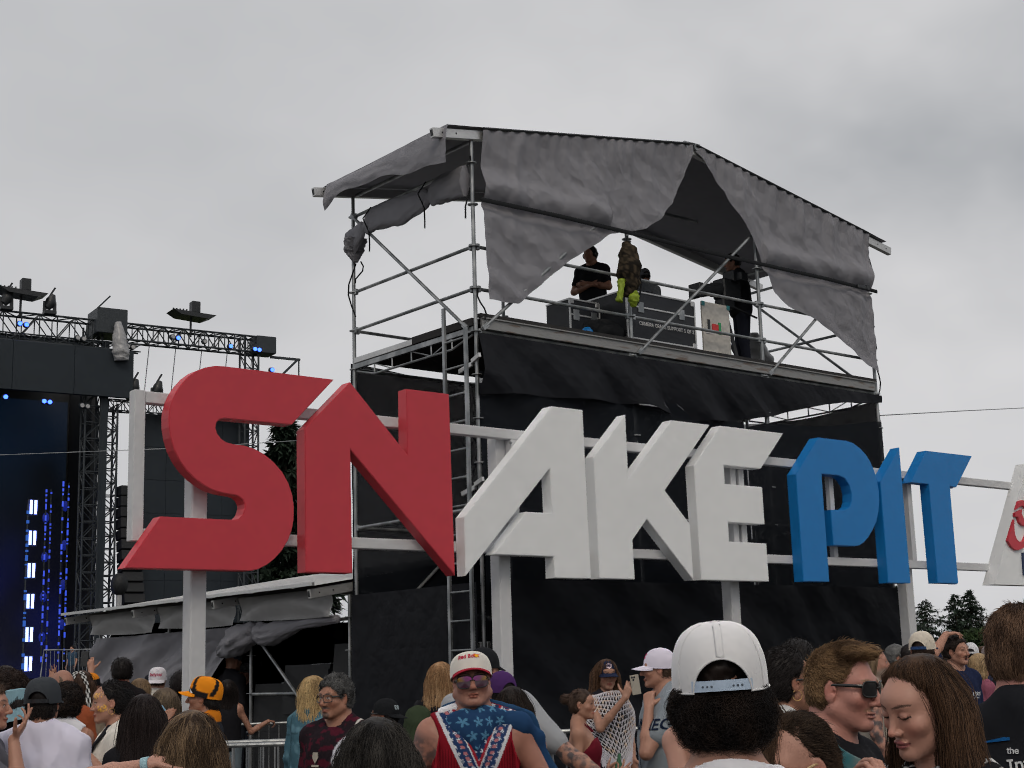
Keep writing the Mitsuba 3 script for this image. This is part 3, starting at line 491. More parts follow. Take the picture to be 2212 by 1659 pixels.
def moving_head(s, z, label, flip=1):
    k = thing('moving_head_light', label, 'stage light')
    obj(k, 'base', box((s - 0.24, -0.2, z), (s + 0.24, 0.2, z + 0.16), 0.02), 'black_metal', SM)
    obj(k, 'yoke', [bar((s + a, 0, z + 0.12), (s + a * 0.95, 0, z + 0.55), 0.05, 0.14) for a in (-0.2, 0.2)], 'black_metal', SM)
    obj(k, 'head', tube([(s - 0.1 * flip, 0, z + 0.28), (s, 0, z + 0.45), (s + 0.05 * flip, 0, z + 0.62), (s + 0.12 * flip, -0.02, z + 0.85)], [0.14, 0.21, 0.2, 0.10], 12), 'black_metal', SM, smooth=40)
    obj(k, 'clamp', bar((s, 0, z + 0.8), (s + 0.2 * flip, 0, z + 1.15), 0.07), 'black_metal', SM)
moving_head(0.25, 16.32, 'leftmost black moving head light on top of the roof truss'); moving_head(1.95, 16.32, 'second black moving head light from the left on the roof truss')
moving_head(6.45, 13.12, 'black moving head light on the wing beam left of the red S'); moving_head(5.45, 13.12, 'black moving head light at the right edge of the dark header screen')
def platform_rig(s, z, label):
    k = thing('rig_platform', label, 'lighting platform')
    obj(k, 'mast', tube([(s, 0.2, z - 0.9), (s, 0.2, z)], 0.05, 8), 'black_metal', SM)
    obj(k, 'tray', prism([(s - 0.95, z + 0.12), (s + 0.95, z + 0.02), (s + 0.55, z - 0.16), (s - 0.6, z - 0.08)], -0.35, 0.6), 'black_metal', SM)
    obj(k, 'housing', [box((s - 0.05, -0.1, z + 0.12), (s + 0.33, 0.3, z + 0.62), 0.03)] + [bar((s - 0.8 + 0.13 * i, 0, z + 0.1), (s - 0.85 + 0.15 * i, 0, z + 0.24), 0.05) for i in range(5)], 'black_metal', SM)
platform_rig(0.85, 17.1, 'small lighting platform on a mast above the left roof truss'); platform_rig(7.95, 16.95, 'small lighting platform on a mast above the wing truss')
one('covered_hoist', roll([(4.55, -0.65, 16.15), (4.6, -0.68, 15.6), (4.68, -0.7, 14.9), (4.72, -0.66, 14.55)], [0.12, 0.26, 0.34, 0.28], m=30, seed=3, amp=0.25), 'plastic_wrap', 'hoist wrapped in pale translucent plastic on the stage corner', 'hoist', M=SM, smooth=True)
mic = thing('boom_mast', 'pale pole with a dark furry ball top standing before the stage', 'pole')
obj(mic, 'pole', tube([(4.1, -3, 2.0), (4.1, -3, 5.0)], 0.11, 10), 'plastic_wrap', SM, smooth=40)
obj(mic, 'ball', xf(trimesh.creation.icosphere(3, 0.32), frame((4.1, -3, 5.35), (1, 0, 0), (0, 1, 0), (0, 0, 1.35))), 'speaker_black', SM, smooth=True)
pr = thing('stage_rail', 'thin steel railing on the platform at the foot of the stage', 'railing')
obj(pr, 'rail', [tube([(1.4, -2.45, 1.9), (1.5, -2.45, 2.95), (4.6, -2.45, 2.95), (4.7, -2.45, 1.9)], 0.03, 6)], 'galvanised', SM)
for k in range(20): obj(pr, 'bar', tube([(1.6 + k * 0.15, -2.45, 1.92), (1.6 + k * 0.15, -2.45, 2.93)], 0.012, 5), 'galvanised', SM)

# wires across the site
one('guy_wire', tube([tw(7.43, 0, 5.11), A_([7.96, 25.4, 5.91]), A_([10.66, 30, 6.71]), A_([13.36, 34.6, 7.51])], 0.007, 5), 'black_metal', 'thin dark wire running off to the right from the tower', 'wire')
one('guy_wire', tube([A_([-9.2, 22, 5.1]), A_([-5.5, 24, 5.45]), A_([-2.2, 24.5, 5.65])], 0.006, 5), 'galvanised', 'thin pale wire crossing in front of the stage', 'wire')

# ---------------------------------------------------------------- crowd barriers
def barrier(x, y, rot, label, L=2.3):
    M = frame((x, y, 0), (math.cos(rot), math.sin(rot), 0), (-math.sin(rot), math.cos(rot), 0), Zv)
    k = thing('crowd_barrier', label, 'barrier', 'steel crowd barriers before the tower')
    c = 0.14; arc = [(c - c * math.sin(a), 0, 1.10 - c + c * math.cos(a)) for a in np.linspace(math.pi / 2, 0, 6)]
    arc2 = [(L - p[0], 0, p[2]) for p in arc[::-1]]
    obj(k, 'frame', tube([(0, 0, 0.16)] + arc + arc2 + [(L, 0, 0.16), (0, 0, 0.16)], 0.019, 8), 'galvanised', M, smooth=40)
    for i in range(1, 19): obj(k, 'bar', tube([(L * i / 19, 0, 0.16), (L * i / 19, 0, 1.09)], 0.0075, 6), 'galvanised', M)
    for a in (0.35, L - 0.35): obj(k, 'foot', tube([(a, -0.28, 0.01), (a, -0.2, 0.12), (a, 0, 0.16), (a, 0.2, 0.12), (a, 0.28, 0.01)], 0.016, 6), 'galvanised', M)
for bx, by, br, lab in ((-2.75, 12.95, 0.02, 'galvanised steel crowd barrier right of the sign post, further of two crossing rails'), (-2.62, 12.35, -0.02, 'galvanised steel crowd barrier right of the sign post, nearer of two crossing rails'),
                        (-0.35, 13.15, 0.05, 'galvanised steel crowd barrier behind the muscular man and the woman in maroon'), (2.0, 13.4, 0.03, 'galvanised steel crowd barrier hidden behind the crowd at the right'), (-3.9, 18.0, 0.30, 'galvanised steel crowd barrier in front of the canopy under the woman resting her hand')):
    barrier(bx, by, br, lab)

# ---------------------------------------------------------------- trees
def leaf_tris(c, d, up, L, W):
    """One small three-cornered spray per row."""
    sd = np.cross(d, up); sd /= np.linalg.norm(sd, axis=1)[:, None] + 1e-9
    a, b, e = c - sd * W[:, None], c + sd * W[:, None], c + d * L[:, None]
    v = np.stack([a, b, e], 1).reshape(-1, 3)
    return trimesh.Trimesh(v, np.arange(len(v)).reshape(-1, 3), process=False)
def conifer(x, y, H, R, label, seed, lean=0.0, sparse=1.0, ct=0.12):
    r = np.random.default_rng(seed)
    k = thing('conifer_tree', label, 'tree')
    M = frame((x, y, 0), (1, 0, 0), (0, 1, 0), Zv)
    obj(k, 'trunk', tube([(0, 0, 0), (lean * 0.3, 0, H * 0.5), (lean, 0, H * 0.99)], [H * 0.018, H * 0.011, 0.02], 8), 'bark', M)
    cs, ds, ls, cols, limbs = [], [], [], [], []
    n = int(H * 15 * sparse)
    for i in range(n):
        t = ct + (1 - ct) * (i + r.random()) / n
        z = H * t; prof = (1 - t) ** 0.85 * (0.75 + 0.5 * r.random()) + 0.03
        a = r.random() * 2 * np.pi; L = R * prof
        tip = A_([math.cos(a) * L, math.sin(a) * L, -L * (0.10 + 0.25 * r.random()) + 0.10 * L])
        base = A_([lean * t, 0, z])
        if L > 0.5: limbs.append(tube([base, base + tip * 0.9], [0.05 * L / R + 0.015, 0.01], 4))
        m = int(10 + 55 * L / R * 1.5)
        u = r.random(m) ** 0.7
        p = base + tip * u[:, None] + r.normal(0, 1, (m, 3)) * A_([0.13, 0.13, 0.07]) * (0.35 + L * 0.30)
        d = unit(tip) * 0.8 + r.normal(0, 0.55, (m, 3)); d[:, 2] -= 0.25
        d /= np.linalg.norm(d, axis=1)[:, None]
        cs.append(p); ds.append(d); ls.append(r.uniform(0.25, 0.62, m) * (0.55 + H / 28))
        tone = (0.55 + 0.9 * r.random()) * np.ones(m) * r.uniform(0.75, 1.25, m)
        cols.append(A_([0.020, 0.034, 0.022])[None] * tone[:, None])
    c, d, l, col = np.vstack(cs), np.vstack(ds), np.hstack(ls), np.vstack(cols)
    mesh = leaf_tris(c, d, np.tile([0, 0, 1.0], (len(c), 1)) + r.normal(0, 0.3, c.shape), l, l * 0.22)
    obj(k, 'crown', mesh, 'needles', M, color=np.repeat(col, 3, 0))
    if limbs: obj(k, 'limb', limbs, 'bark', M, kind='stuff')
conifer(-11.1, 70, 14.6, 3.4, 'dark conifer showing between the red S and N behind the canopy', 1, sparse=1.6)
conifer(46.2, 180, 10.6, 4.3, 'pointed dark conifer at the right edge of the tower', 2)
conifer(51.2, 186, 9.0, 7.0, 'spreading conifer just right of the pale sign post', 3)
conifer(53.8, 182, 9.5, 4.5, 'left of the two tall twin conifers on the right horizon', 4)
conifer(56.2, 184, 9.9, 5.2, 'right of the two tall twin conifers on the right horizon', 5, sparse=1.3)
def round_tree(x, y, H, R, label, seed):
    r = np.random.default_rng(seed); k = thing('leafy_tree', label, 'tree'); M = frame((x, y, 0), (1, 0, 0), (0, 1, 0), Zv)
    obj(k, 'trunk', tube([(0, 0, 0), (0.1, 0, H * 0.45), (0, 0, H * 0.7)], [0.25, 0.16, 0.06], 8), 'bark', M)
    m = 9000; g = r.normal(0, 1, (m, 3)); g /= np.linalg.norm(g, axis=1)[:, None]
    rad = R * (0.72 + 0.55 * (meshkit.fbm(g * 2.2 + seed, 3, seed))) * r.random(m) ** 0.25
    c = g * rad[:, None] * A_([1, 1, 0.72]) + A_([0, 0, H * 0.62]); d = g + r.normal(0, 0.6, (m, 3)); d /= np.linalg.norm(d, axis=1)[:, None]
    col = A_([0.030, 0.052, 0.018])[None] * (0.5 + 1.0 * meshkit.noise(c * 1.1, seed))[:, None] * r.uniform(0.7, 1.3, m)[:, None]
    obj(k, 'crown', leaf_tris(c, d, r.normal(0, 1, (m, 3)), r.uniform(0.3, 0.6, m), np.full(m, 0.16)), 'needles', M, color=np.repeat(col, 3, 0))
round_tree(51.0, 165, 3.9, 3.0, 'broad green leafy tree below the twin conifers', 6)
round_tree(60.5, 176, 4.0, 3.0, 'low dark leafy tree at the right end of the treeline', 7)
round_tree(43, 175, 4.0, 3.0, 'low leafy tree half hidden by the right end of the tower', 8)
# ================================================================ people: distance-field bodies
from scipy.spatial import cKDTree
def smin(a, b, k):
    if k <= 0: return np.minimum(a, b)
    h = np.maximum(k - np.abs(a - b), 0) / k
    return np.minimum(a, b) - h * h * k * 0.25
class Body:
    """Rounded cones and ellipsoids joined smoothly, in order; kind 'cut' carves."""
    def __init__(self): self.P = []
    def cone(self, a, b, r1, r2, k=0.02, cut=False):
        a, b = A_(a, np.float32), A_(b, np.float32)
        self.P.append((0, (a, b - a, r1, r2), k, cut, (a + b) / 2, np.linalg.norm(b - a) / 2 + max(r1, r2))); return self
    def ell(self, c, r, k=0.02, R=None, cut=False):
        c, r = A_(c, np.float32), A_(r, np.float32)
        self.P.append((1, (c, r, None if R is None else A_(R, np.float32)), k, cut, c, float(r.max()))); return self
    def half(self, n, d, k=0.004):
        """Keeps only points with n.p < d."""
        self.P.append((2, (A_(n, np.float32), d), k, True, A_([0, 0, 0.0]), 99.0)); return self
    def __call__(self, p, c=None, rad=None):
        X, Y, Z = (np.ascontiguousarray(p[:, k], np.float32) for k in range(3))
        d = np.full(len(X), 9.0, np.float32)
        for kind, q, k, cut, bc, br in self.P:
            if c is not None and np.linalg.norm(bc - c) - br - rad > (0.02 if cut else k + 0.02): continue
            if kind == 0:
                a, ba, r1, r2 = q; x, y, z = X - a[0], Y - a[1], Z - a[2]
                h = x * ba[0]; h += y * ba[1]; h += z * ba[2]; h /= max(float(ba @ ba), 1e-9); np.clip(h, 0, 1, out=h)
                x -= h * ba[0]; y -= h * ba[1]; z -= h * ba[2]
                x *= x; y *= y; z *= z; x += y; x += z; np.sqrt(x, out=x); h *= (r2 - r1); x -= h; x -= r1; e = x
            elif kind == 1:
                cc, r, R = q; x, y, z = X - cc[0], Y - cc[1], Z - cc[2]
                if R is not None: x, y, z = x * R[0, 0] + y * R[1, 0] + z * R[2, 0], x * R[0, 1] + y * R[1, 1] + z * R[2, 1], x * R[0, 2] + y * R[1, 2] + z * R[2, 2]
                x /= r[0]; y /= r[1]; z /= r[2]; k0 = np.sqrt(x * x + y * y + z * z) + np.float32(1e-6)
                x /= r[0]; y /= r[1]; z /= r[2]; e = k0 * (k0 - 1) / (np.sqrt(x * x + y * y + z * z) + np.float32(1e-6))
            else: e = q[1] - (X * q[0][0] + Y * q[0][1] + Z * q[0][2])
            d = -smin(-d, e, np.float32(k)) if cut else smin(d, e, np.float32(k))
        return d
def polygonise(f, lo, hi, h, zfine=None, coarse=3.0, B=8):
    """Surface nets on the blocks of a grid that the surface passes; below zfine the grid is coarser in z."""
    lo, hi = A_(lo, float), A_(hi, float)
    ax = [np.arange(lo[k], hi[k] + h, h) for k in (0, 1)]
    if zfine is None or zfine <= lo[2]: z = np.arange(lo[2], hi[2] + h, h)
    else: z = np.r_[np.arange(lo[2], zfine, h * coarse), np.arange(zfine + h, hi[2] + h, h)]
    ax = [np.r_[a, a[-1] + h * np.arange(1, B + 2)] for a in ax + [z]]
    nb = [(len(a) - 1) // B for a in ax]
    ax = [a[:n * B + 1].astype(np.float32) for a, n in zip(ax, nb)]
    cen = [(a[:-1:B][:n] + a[B::B][:n]) / 2 for a, n in zip(ax, nb)]; hs = [(a[B::B][:n] - a[:-1:B][:n]) / 2 for a, n in zip(ax, nb)]
    I = np.stack(np.meshgrid(*[np.arange(n) for n in nb], indexing='ij'), -1).reshape(-1, 3)
    C = np.stack([cen[k][I[:, k]] for k in range(3)], -1); Hd = np.sqrt(sum(hs[k][I[:, k]] ** 2 for k in range(3)))
    keep = np.abs(f(C)) < Hd * 1.25 + 0.006
    I, C, Hd = I[keep], C[keep], Hd[keep]
    o = np.lexsort((I[:, 1] // 3, I[:, 0] // 3, I[:, 2] // 3)); I, C, Hd = I[o], C[o], Hd[o]
    loc = np.stack(np.meshgrid(*[np.arange(B + 1)] * 3, indexing='ij'), -1).reshape(-1, 3)
    vals = np.empty((len(I), B + 1, B + 1, B + 1), np.float32)
    for s in range(0, len(I), 40):
        J = I[s:s + 40]; g = J[:, None, :] * B + loc
        P = np.stack([ax[k][g[..., k]] for k in range(3)], -1)
        c0 = C[s:s + 40].mean(0); rad = float((np.linalg.norm(C[s:s + 40] - c0, axis=1) + Hd[s:s + 40]).max())
        vals[s:s + 40] = f(P.reshape(-1, 3), c0, rad).reshape(len(J), B + 1, B + 1, B + 1)
    sg = vals < 0
    cs = [sg[:, i:i + B, j:j + B, k:k + B] for i in (0, 1) for j in (0, 1) for k in (0, 1)]
    n_in = sum(x.astype(np.int8) for x in cs)
    b, i, j, k = np.nonzero((n_in > 0) & (n_in < 8))
    v8 = np.stack([vals[b, i + a, j + c, k + d] for a in (0, 1) for c in (0, 1) for d in (0, 1)], 1)
    G = I[b] * B + np.stack([i, j, k], 1)
    off = A_([[a, c, d] for a in (0, 1) for c in (0, 1) for d in (0, 1)], np.float32)
    acc, cnt = np.zeros((len(b), 3), np.float32), np.zeros(len(b), np.float32)
    for a in range(8):
        for c in range(a + 1, 8):
            if abs(off[a] - off[c]).sum() != 1: continue
            va, vc = v8[:, a], v8[:, c]; m = (va < 0) != (vc < 0)
            t = np.where(m, va / np.where(m, va - vc, 1), 0)
            acc += np.where(m[:, None], off[a] + t[:, None] * (off[c] - off[a]), 0); cnt += m
    u = acc / cnt[:, None]
    V3 = np.stack([ax[k2][G[:, k2]] + u[:, k2] * (ax[k2][G[:, k2] + 1] - ax[k2][G[:, k2]]) for k2 in range(3)], -1)
    N = A_([n * B + 2 for n in nb], np.int64)
    key = (G[:, 0].astype(np.int64) * N[1] + G[:, 1]) * N[2] + G[:, 2]
    o = np.argsort(key); sk = key[o]
    st = A_([N[1] * N[2], N[2], 1])
    def look(kk):
        q = np.clip(np.searchsorted(sk, kk), 0, len(sk) - 1); return np.where(sk[q] == kk, o[q], -1)
    F = []
    for a, (e1, e2) in enumerate(((1, 2), (2, 0), (0, 1))):
        o2 = [0, 0, 0]; o2[a] = 1
        va, vc = v8[:, 0], v8[:, o2[0] * 4 + o2[1] * 2 + o2[2]]
        m = np.nonzero((va < 0) != (vc < 0))[0]
        q = np.stack([m, look(key[m] - st[e1]), look(key[m] - st[e1] - st[e2]), look(key[m] - st[e2])], 1)
        q = q[(q >= 0).all(1)]; fl = v8[q[:, 0], 0] < 0
        q = np.where(fl[:, None], q, q[:, ::-1])
        F += [q[:, :3], q[:, [0, 2, 3]]]
    return trimesh.Trimesh(V3.astype(float), np.vstack(F), process=False)
def vnorm(m):
    n = np.zeros_like(m.vertices); f = m.faces; v = m.vertices
    fn = np.cross(v[f[:, 1]] - v[f[:, 0]], v[f[:, 2]] - v[f[:, 0]])
    for k in range(3): np.add.at(n, f[:, k], fn)
    return n / (np.linalg.norm(n, axis=1)[:, None] + 1e-12)
def rotz(a): c, s = math.cos(a), math.sin(a); return A_([[c, -s, 0], [s, c, 0], [0, 0, 1.0]])
def rotx(a): c, s = math.cos(a), math.sin(a); return A_([[1.0, 0, 0], [0, c, -s], [0, s, c]])
def roty(a): c, s = math.cos(a), math.sin(a); return A_([[c, 0, s], [0, 1.0, 0], [-s, 0, c]])

SKIN = dict(fair=(0.50, 0.285, 0.215), light=(0.43, 0.235, 0.165), tan=(0.34, 0.175, 0.115), brown=(0.22, 0.105, 0.065), pink=(0.50, 0.25, 0.20))
HANDS = dict(relaxed=((0.35, 0.45, 0.3), (0.45, 0.55, 0.35), (0.55, 0.6, 0.4), (0.6, 0.65, 0.4)), grip=((1.0, 1.1, 0.6), (1.1, 1.15, 0.6), (1.15, 1.2, 0.6), (1.2, 1.2, 0.6)),
             open=((0.05, 0.12, 0.1), (0.2, 0.3, 0.2), (0.4, 0.55, 0.3), (0.55, 0.7, 0.4)), flat=((0.1, 0.15, 0.1), (0.12, 0.15, 0.1), (0.15, 0.18, 0.1), (0.2, 0.2, 0.1)),
             hold=((0.55, 0.6, 0.3), (0.65, 0.7, 0.35), (0.75, 0.75, 0.4), (0.85, 0.8, 0.4)))
def hand(B, w, d, n, side, pose='relaxed', spread=0.06):
    d = unit(d); n = unit(A_(n, float) - d * np.dot(n, d)); th = np.cross(d, n) * side
    w = A_(w, float); bends = HANDS[pose]
    for f, (off, ml, ph, r) in enumerate(((0.026, 0.086, (0.042, 0.026, 0.021), 0.0095), (0.009, 0.09, (0.047, 0.030, 0.022), 0.0098), (-0.009, 0.085, (0.043, 0.028, 0.021), 0.0093), (-0.025, 0.076, (0.034, 0.021, 0.019), 0.0082))):
        a = w + th * off * 0.62; b = w + d * ml + th * off
        B.cone(a, b, 0.0145, 0.0125, 0.012)
        ang, p = 0.0, b
        for L, be in zip(ph, bends[f]):
            ang += be; dd = d * math.cos(ang) + n * math.sin(ang) + th * (spread * (1.5 - f))
            q = p + unit(dd) * L; B.cone(p, q, r, r * 0.88, 0.003); p, r = q, r * 0.88
    p, dd = w + d * 0.02 + th * 0.022, unit(d * 0.55 + th * 0.75 + n * 0.35)
    for L, r, tw_ in ((0.046, 0.0145, 0.25), (0.034, 0.0108, 0.35), (0.028, 0.0098, 0)):
        q = p + dd * L; B.cone(p, q, r, r * 0.88, 0.006); p = q
        dd = unit(dd + tw_ * (d * 0.8 + n * (0.9 if pose in ('grip', 'hold') else 0.2)))

CAPS_Z0 = 0.002
class Person:
    def __init__(self, label, x, y, top, face, sex='m', bulk=1.0, look=(0, 0, 0), lean=(0, 0), arms=None, hands=None, skin='light', dist=None, seed=1, zvis=None, group=None, jaw=1.0, mouth=0, capped=False, feet=0.0, name='person', hairtop=0.012, captop=0.035, hup=0.0):
        self.key = thing(name, label, 'person', group)
        self.r = np.random.default_rng(seed + 100); self.seed = seed; self.sex = sex; self.f = sex == 'f'; self.bulk = bulk
        dist = math.hypot(x, y) if dist is None else dist
        self.h = float(np.clip(dist * 0.00090, 0.0034, 0.012)); self.dist = dist
        self.s = (top - feet - (captop if capped else hairtop)) / (1.735 + hup)                 # worn caps and hair stand above the skull
        R = rotz(-math.radians(face)); self.M = frame((x, y, feet), R[:, 0] * self.s, R[:, 1] * self.s, R[:, 2] * self.s)
        self.hl = self.h / self.s
        self.tone = A_(SKIN[skin] if isinstance(skin, str) else skin, float) * A_([0.86, 0.80, 0.80])
        zv = 1.62 - 0.075 * dist - 0.08 if zvis is None else zvis
        self.zf = float(np.clip((zv - feet) / self.s, 0.3, 1.42))
        lx, ly = lean; self.lean = lambda z: A_([lx * (z - 0.95) / 0.5 if z > 0.95 else 0, ly * (z - 0.95) / 0.5 if z > 0.95 else 0, 0.0])
        yaw, pit, rol = [math.radians(a) for a in look]
        self.RH = rotz(-yaw) @ rotx(pit) @ roty(rol)
        self.piv = A_([0, -0.015, 1.490 + hup]) + self.lean(1.49)
        self.HO = self.piv + self.RH @ A_([0, 0.032, 0.128])
        sw = 0.140 if self.f else 0.158 * (0.35 + 0.65 * bulk)
        self.sh = [A_([sx * sw, -0.012, 1.392]) + self.lean(1.39) for sx in (-1, 1)]
        da = [((sx * (sw + 0.06 * bulk), -0.03, 1.115), (sx * (sw + 0.07 * bulk), 0.07, 0.865)) for sx in (-1, 1)]
        self.arm = [da[i] if arms is None or arms[i] is None else arms[i] for i in (0, 1)]
        self.arm = [(A_(e, float), A_(w, float)) for e, w in self.arm]
        self.hnd = [None, None] if hands is None else list(hands)
        self.jaw, self.mouth = jaw, mouth
        self.flow = (0.0, -0.6, -0.1)
    # -- skin
    def torso(self, B, t=0.0, k=0.05, low=True):
        b, f, L = self.bulk, self.f, self.lean
        B.ell(A_([0, -0.005, 1.27]) + L(1.27), (0.146 * b + t - 0.012 * f, 0.108 * b + t, 0.19), k)
        B.ell(A_([0, 0.0, 1.09]) + L(1.09), (0.138 * b + t - 0.012 * f, 0.100 * b + t, 0.20), k)
        B.ell(A_([0, -0.038, 1.445]) + L(1.445), (0.072 + t * 0.5, 0.050 + t * 0.7, 0.068), 0.04)
        if low: B.ell((0, 0, 0.95), (0.160 + t + 0.012 * f + 0.04 * (b - 1), 0.118 + t + 0.03 * (b - 1), 0.15), k)
        for i in (0, 1):
            sx = (-1, 1)[i]
            B.cone(A_([sx * 0.035, -0.026, 1.478]) + L(1.478), self.sh[i] + A_([0, 0, 0.004]), 0.045 + t * 0.5 + 0.012 * (b - 1), 0.050 * b + t, 0.045)
            B.cone(A_([sx * 0.06, 0.02, 1.31]) + L(1.31), self.sh[i] - A_([0, 0, 0.02]), 0.072 * b + t, 0.050 * b + t, 0.05)
        if f:
            for sx in (-1, 1): B.ell(A_([sx * 0.068, 0.082, 1.255]) + L(1.255), (0.062 + t, 0.056 + t, 0.066 + t), 0.035)
    def arms_(self, B, t=0.0, upto=2.0, k=0.03):
        b = self.bulk
        for i in (0, 1):
            e, w = self.arm[i]; s0 = self.sh[i]; g = 0.86 if self.f else 1.0
            r0, r1, r2 = 0.049 * b * g, 0.039 * b * g, 0.027 * g * (0.6 + 0.4 * b)
            u = min(upto, 1.0); B.cone(s0, s0 + (e - s0) * u, r0 + t, r0 + (r1 - r0) * u + t * 1.15, k)
            if upto > 1:
                u = min(upto - 1, 1.0); m = e + (w - e) * min(u, 0.35)
                B.cone(e, m, r1 + t, r1 * 1.02 + t, 0.02); B.cone(m, e + (w - e) * u, r1 * 1.02 + t, r1 + (r2 - r1) * u + t * 1.1, 0.02)
    def head_(self, B):
        R, o = self.RH, self.HO; Hp = lambda *p: o + R @ A_(p, float)
        E = lambda c, r, k=0.02, cut=False: B.ell(Hp(*c), r, k, R, cut)
        Cn = lambda a, b, r1, r2, k=0.012: B.cone(Hp(*a), Hp(*b), r1, r2, k)
        j = self.jaw * (0.93 if self.f else 1.0); b = 1 + 0.35 * (self.bulk - 1)
        n0 = A_([0, -0.022, 1.40]) + self.lean(1.40)
        nr = 0.050 if self.f else 0.062 * (0.5 + 0.5 * self.bulk)
        B.cone(n0, Hp(0, -0.035, -0.055), nr * 1.12, nr, 0.035)
        E((0, -0.014, 0.030), (0.0735, 0.094, 0.087), 0.03)
        E((0, 0.028, -0.030), (0.061 * b, 0.060, 0.084), 0.03)
        for sx in (-1, 1):
            Cn((sx * 0.050 * j, 0.0, -0.058), (sx * 0.016 * j, 0.066, -0.100), 0.023 * b, 0.016, 0.022)
            E((sx * 0.043, 0.056, -0.026), (0.024, 0.024, 0.022), 0.02)
        E((0, 0.074, -0.098), (0.019 * j, 0.017, 0.017), 0.015)
        if not self.f: Cn((-0.04, 0.070, 0.022), (0.04, 0.070, 0.022), 0.015, 0.015, 0.02)
        else: E((0, 0.062, 0.035), (0.05, 0.03, 0.03), 0.03)
        for sx in (-1, 1): E((sx * 0.031, 0.100, 0.004), (0.019, 0.019, 0.013), 0.010, True)
        s = 0.9 if self.f else 1.05
        Cn((0, 0.082, 0.016), (0, 0.106 * (0.5 + 0.5 * s), -0.030), 0.0085 * s, 0.011 * s, 0.012)
        E((0, 0.1065, -0.036), (0.0115 * s, 0.0115 * s, 0.0100 * s), 0.008)
        for sx in (-1, 1):
            E((sx * 0.0125 * s, 0.0945, -0.039), (0.0075, 0.010, 0.0075), 0.006)
            E((sx * 0.006 * s, 0.1055, -0.0475), (0.0034, 0.005, 0.003), 0.003, True)
            E((sx * 0.031, 0.0775, 0.003), (0.0132, 0.0132, 0.0122), 0.002)
            E((sx * 0.0765, -0.008, -0.010), (0.0085, 0.019, 0.032), 0.006)
            E((sx * 0.0862, -0.003, -0.006), (0.0075, 0.0125, 0.0225), 0.003, True); E((sx * 0.0790, 0.004, -0.012), (0.006, 0.005, 0.007), 0.003, True)
        lp = 1.25 if self.f else 0.9
        E((0, 0.0865, -0.0640), (0.0235, 0.0110, 0.0052 * lp), 0.006); E((0, 0.0855, -0.0745), (0.0205, 0.0112, 0.0062 * lp), 0.006)
        if self.mouth: E((0, 0.094, -0.0705 - 0.003 * self.mouth), (0.019, 0.022, 0.004 + 0.006 * self.mouth), 0.003, True)
        else: B.cone(Hp(-0.021, 0.0915, -0.0692), Hp(0.021, 0.0915, -0.0692), 0.0016, 0.0016, 0.003, True)
    def build(self, paint=None, legs=True):
        B = Body(); self.torso(B); B.half((0, 0, -1), -0.84); self.arms_(B); self.head_(B)
        for i in (0, 1):
            e, w = self.arm[i]; sx = (-1, 1)[i]; d = unit(w - e)
            hd, hn, pose = self.hnd[i] or (d, A_([-sx, 0.2, 0]), 'relaxed')
            hand(B, w, hd, hn, sx, pose)
        pts = np.vstack([self.HO[None], *[np.vstack(a) for a in self.arm], *[s[None] for s in self.sh]])
        lo = np.minimum(pts.min(0) - 0.22, (-0.26, -0.2, 0.8)); hi = np.maximum(pts.max(0) + 0.22, (0.26, 0.2, 1.0))
        lo[2] = min(lo[2], 0.80); self.lo, self.hi = lo, hi; self.B = B
        m = polygonise(B, lo, hi, self.hl, self.zf)
        self.body = m; v = m.vertices
        ph = (v - self.HO) @ self.RH
        col = self.skin_col(v, ph)
        if paint: col = paint(self, v, ph, col)
        obj(self.key, 'body', m, 'vc_skin', self.M, smooth=True, color=np.clip(col, 0, 1))
        return self
    def skin_col(self, v, ph):
        t = self.tone; n1 = meshkit.fbm(v * 26, 3, self.seed)[:, None]; n2 = meshkit.noise(v * 220, self.seed)[:, None]
        c = t * (0.90 + 0.16 * n1 + 0.06 * n2)
        x, y, z = ph.T; ax = abs(x); hd = (z > -0.13) & (abs(x) < 0.11) & (y > -0.14) & (y < 0.16) & (z < 0.14)
        red = A_([1.12, 0.86, 0.84]); g = lambda cx, cy, cz, r: np.exp(-(((ax - cx) ** 2 + (y - cy) ** 2 + (z - cz) ** 2) / r ** 2))[:, None]
        w = np.clip(g(0.042, 0.07, -0.035, 0.022) * 0.8 + g(0, 0.113, -0.036, 0.014) * 0.8 + g(0.08, -0.01, -0.01, 0.02) * 0.7, 0, 1) * hd[:, None]
        c = c * (1 - w + w * red)
        def lay(m, k, a=1.0):
            nonlocal c
            m = (np.asarray(m, float) * a * hd)[:, None]; c = c * (1 - m) + A_(k) * m
        sm = mikit_step
        lip = t * (A_([0.86, 0.50, 0.52]) if self.f else A_([0.88, 0.62, 0.60]))
        le = ((ax / 0.0235) ** 2 + ((z + 0.0692) / 0.0115) ** 2)
        lay(sm(1.15, 0.8, le) * (y > 0.075), getattr(self, 'lipcol', lip))
        if self.mouth: lay(((ax / 0.018) ** 2 + ((z + 0.0705 + 0.003 * self.mouth) / (0.004 + 0.006 * self.mouth)) ** 2 < 1) * (y < 0.090) * (y > 0.05), (0.06, 0.02, 0.02))
        else: lay(sm(0.0022, 0.0010, abs(z + 0.0692)) * (ax < 0.023) * (y > 0.07), lip * 0.35)
        hc = A_(getattr(self, 'browcol', (0.03, 0.02, 0.015)))
        bz = 0.0245 + 0.0065 * np.sin(np.clip((ax - 0.012) / 0.042, 0, 1) * 2.3) - (0.0 if self.f else 0.003)
        bw = (0.0036 if self.f else 0.0044) * np.clip(1.25 - abs(ax - 0.030) / 0.028, 0.3, 1)
        lay(sm(1.4, 0.6, abs(z - bz) / bw) * (ax > 0.010) * (ax < 0.054) * (y > 0.04), hc, 0.85)
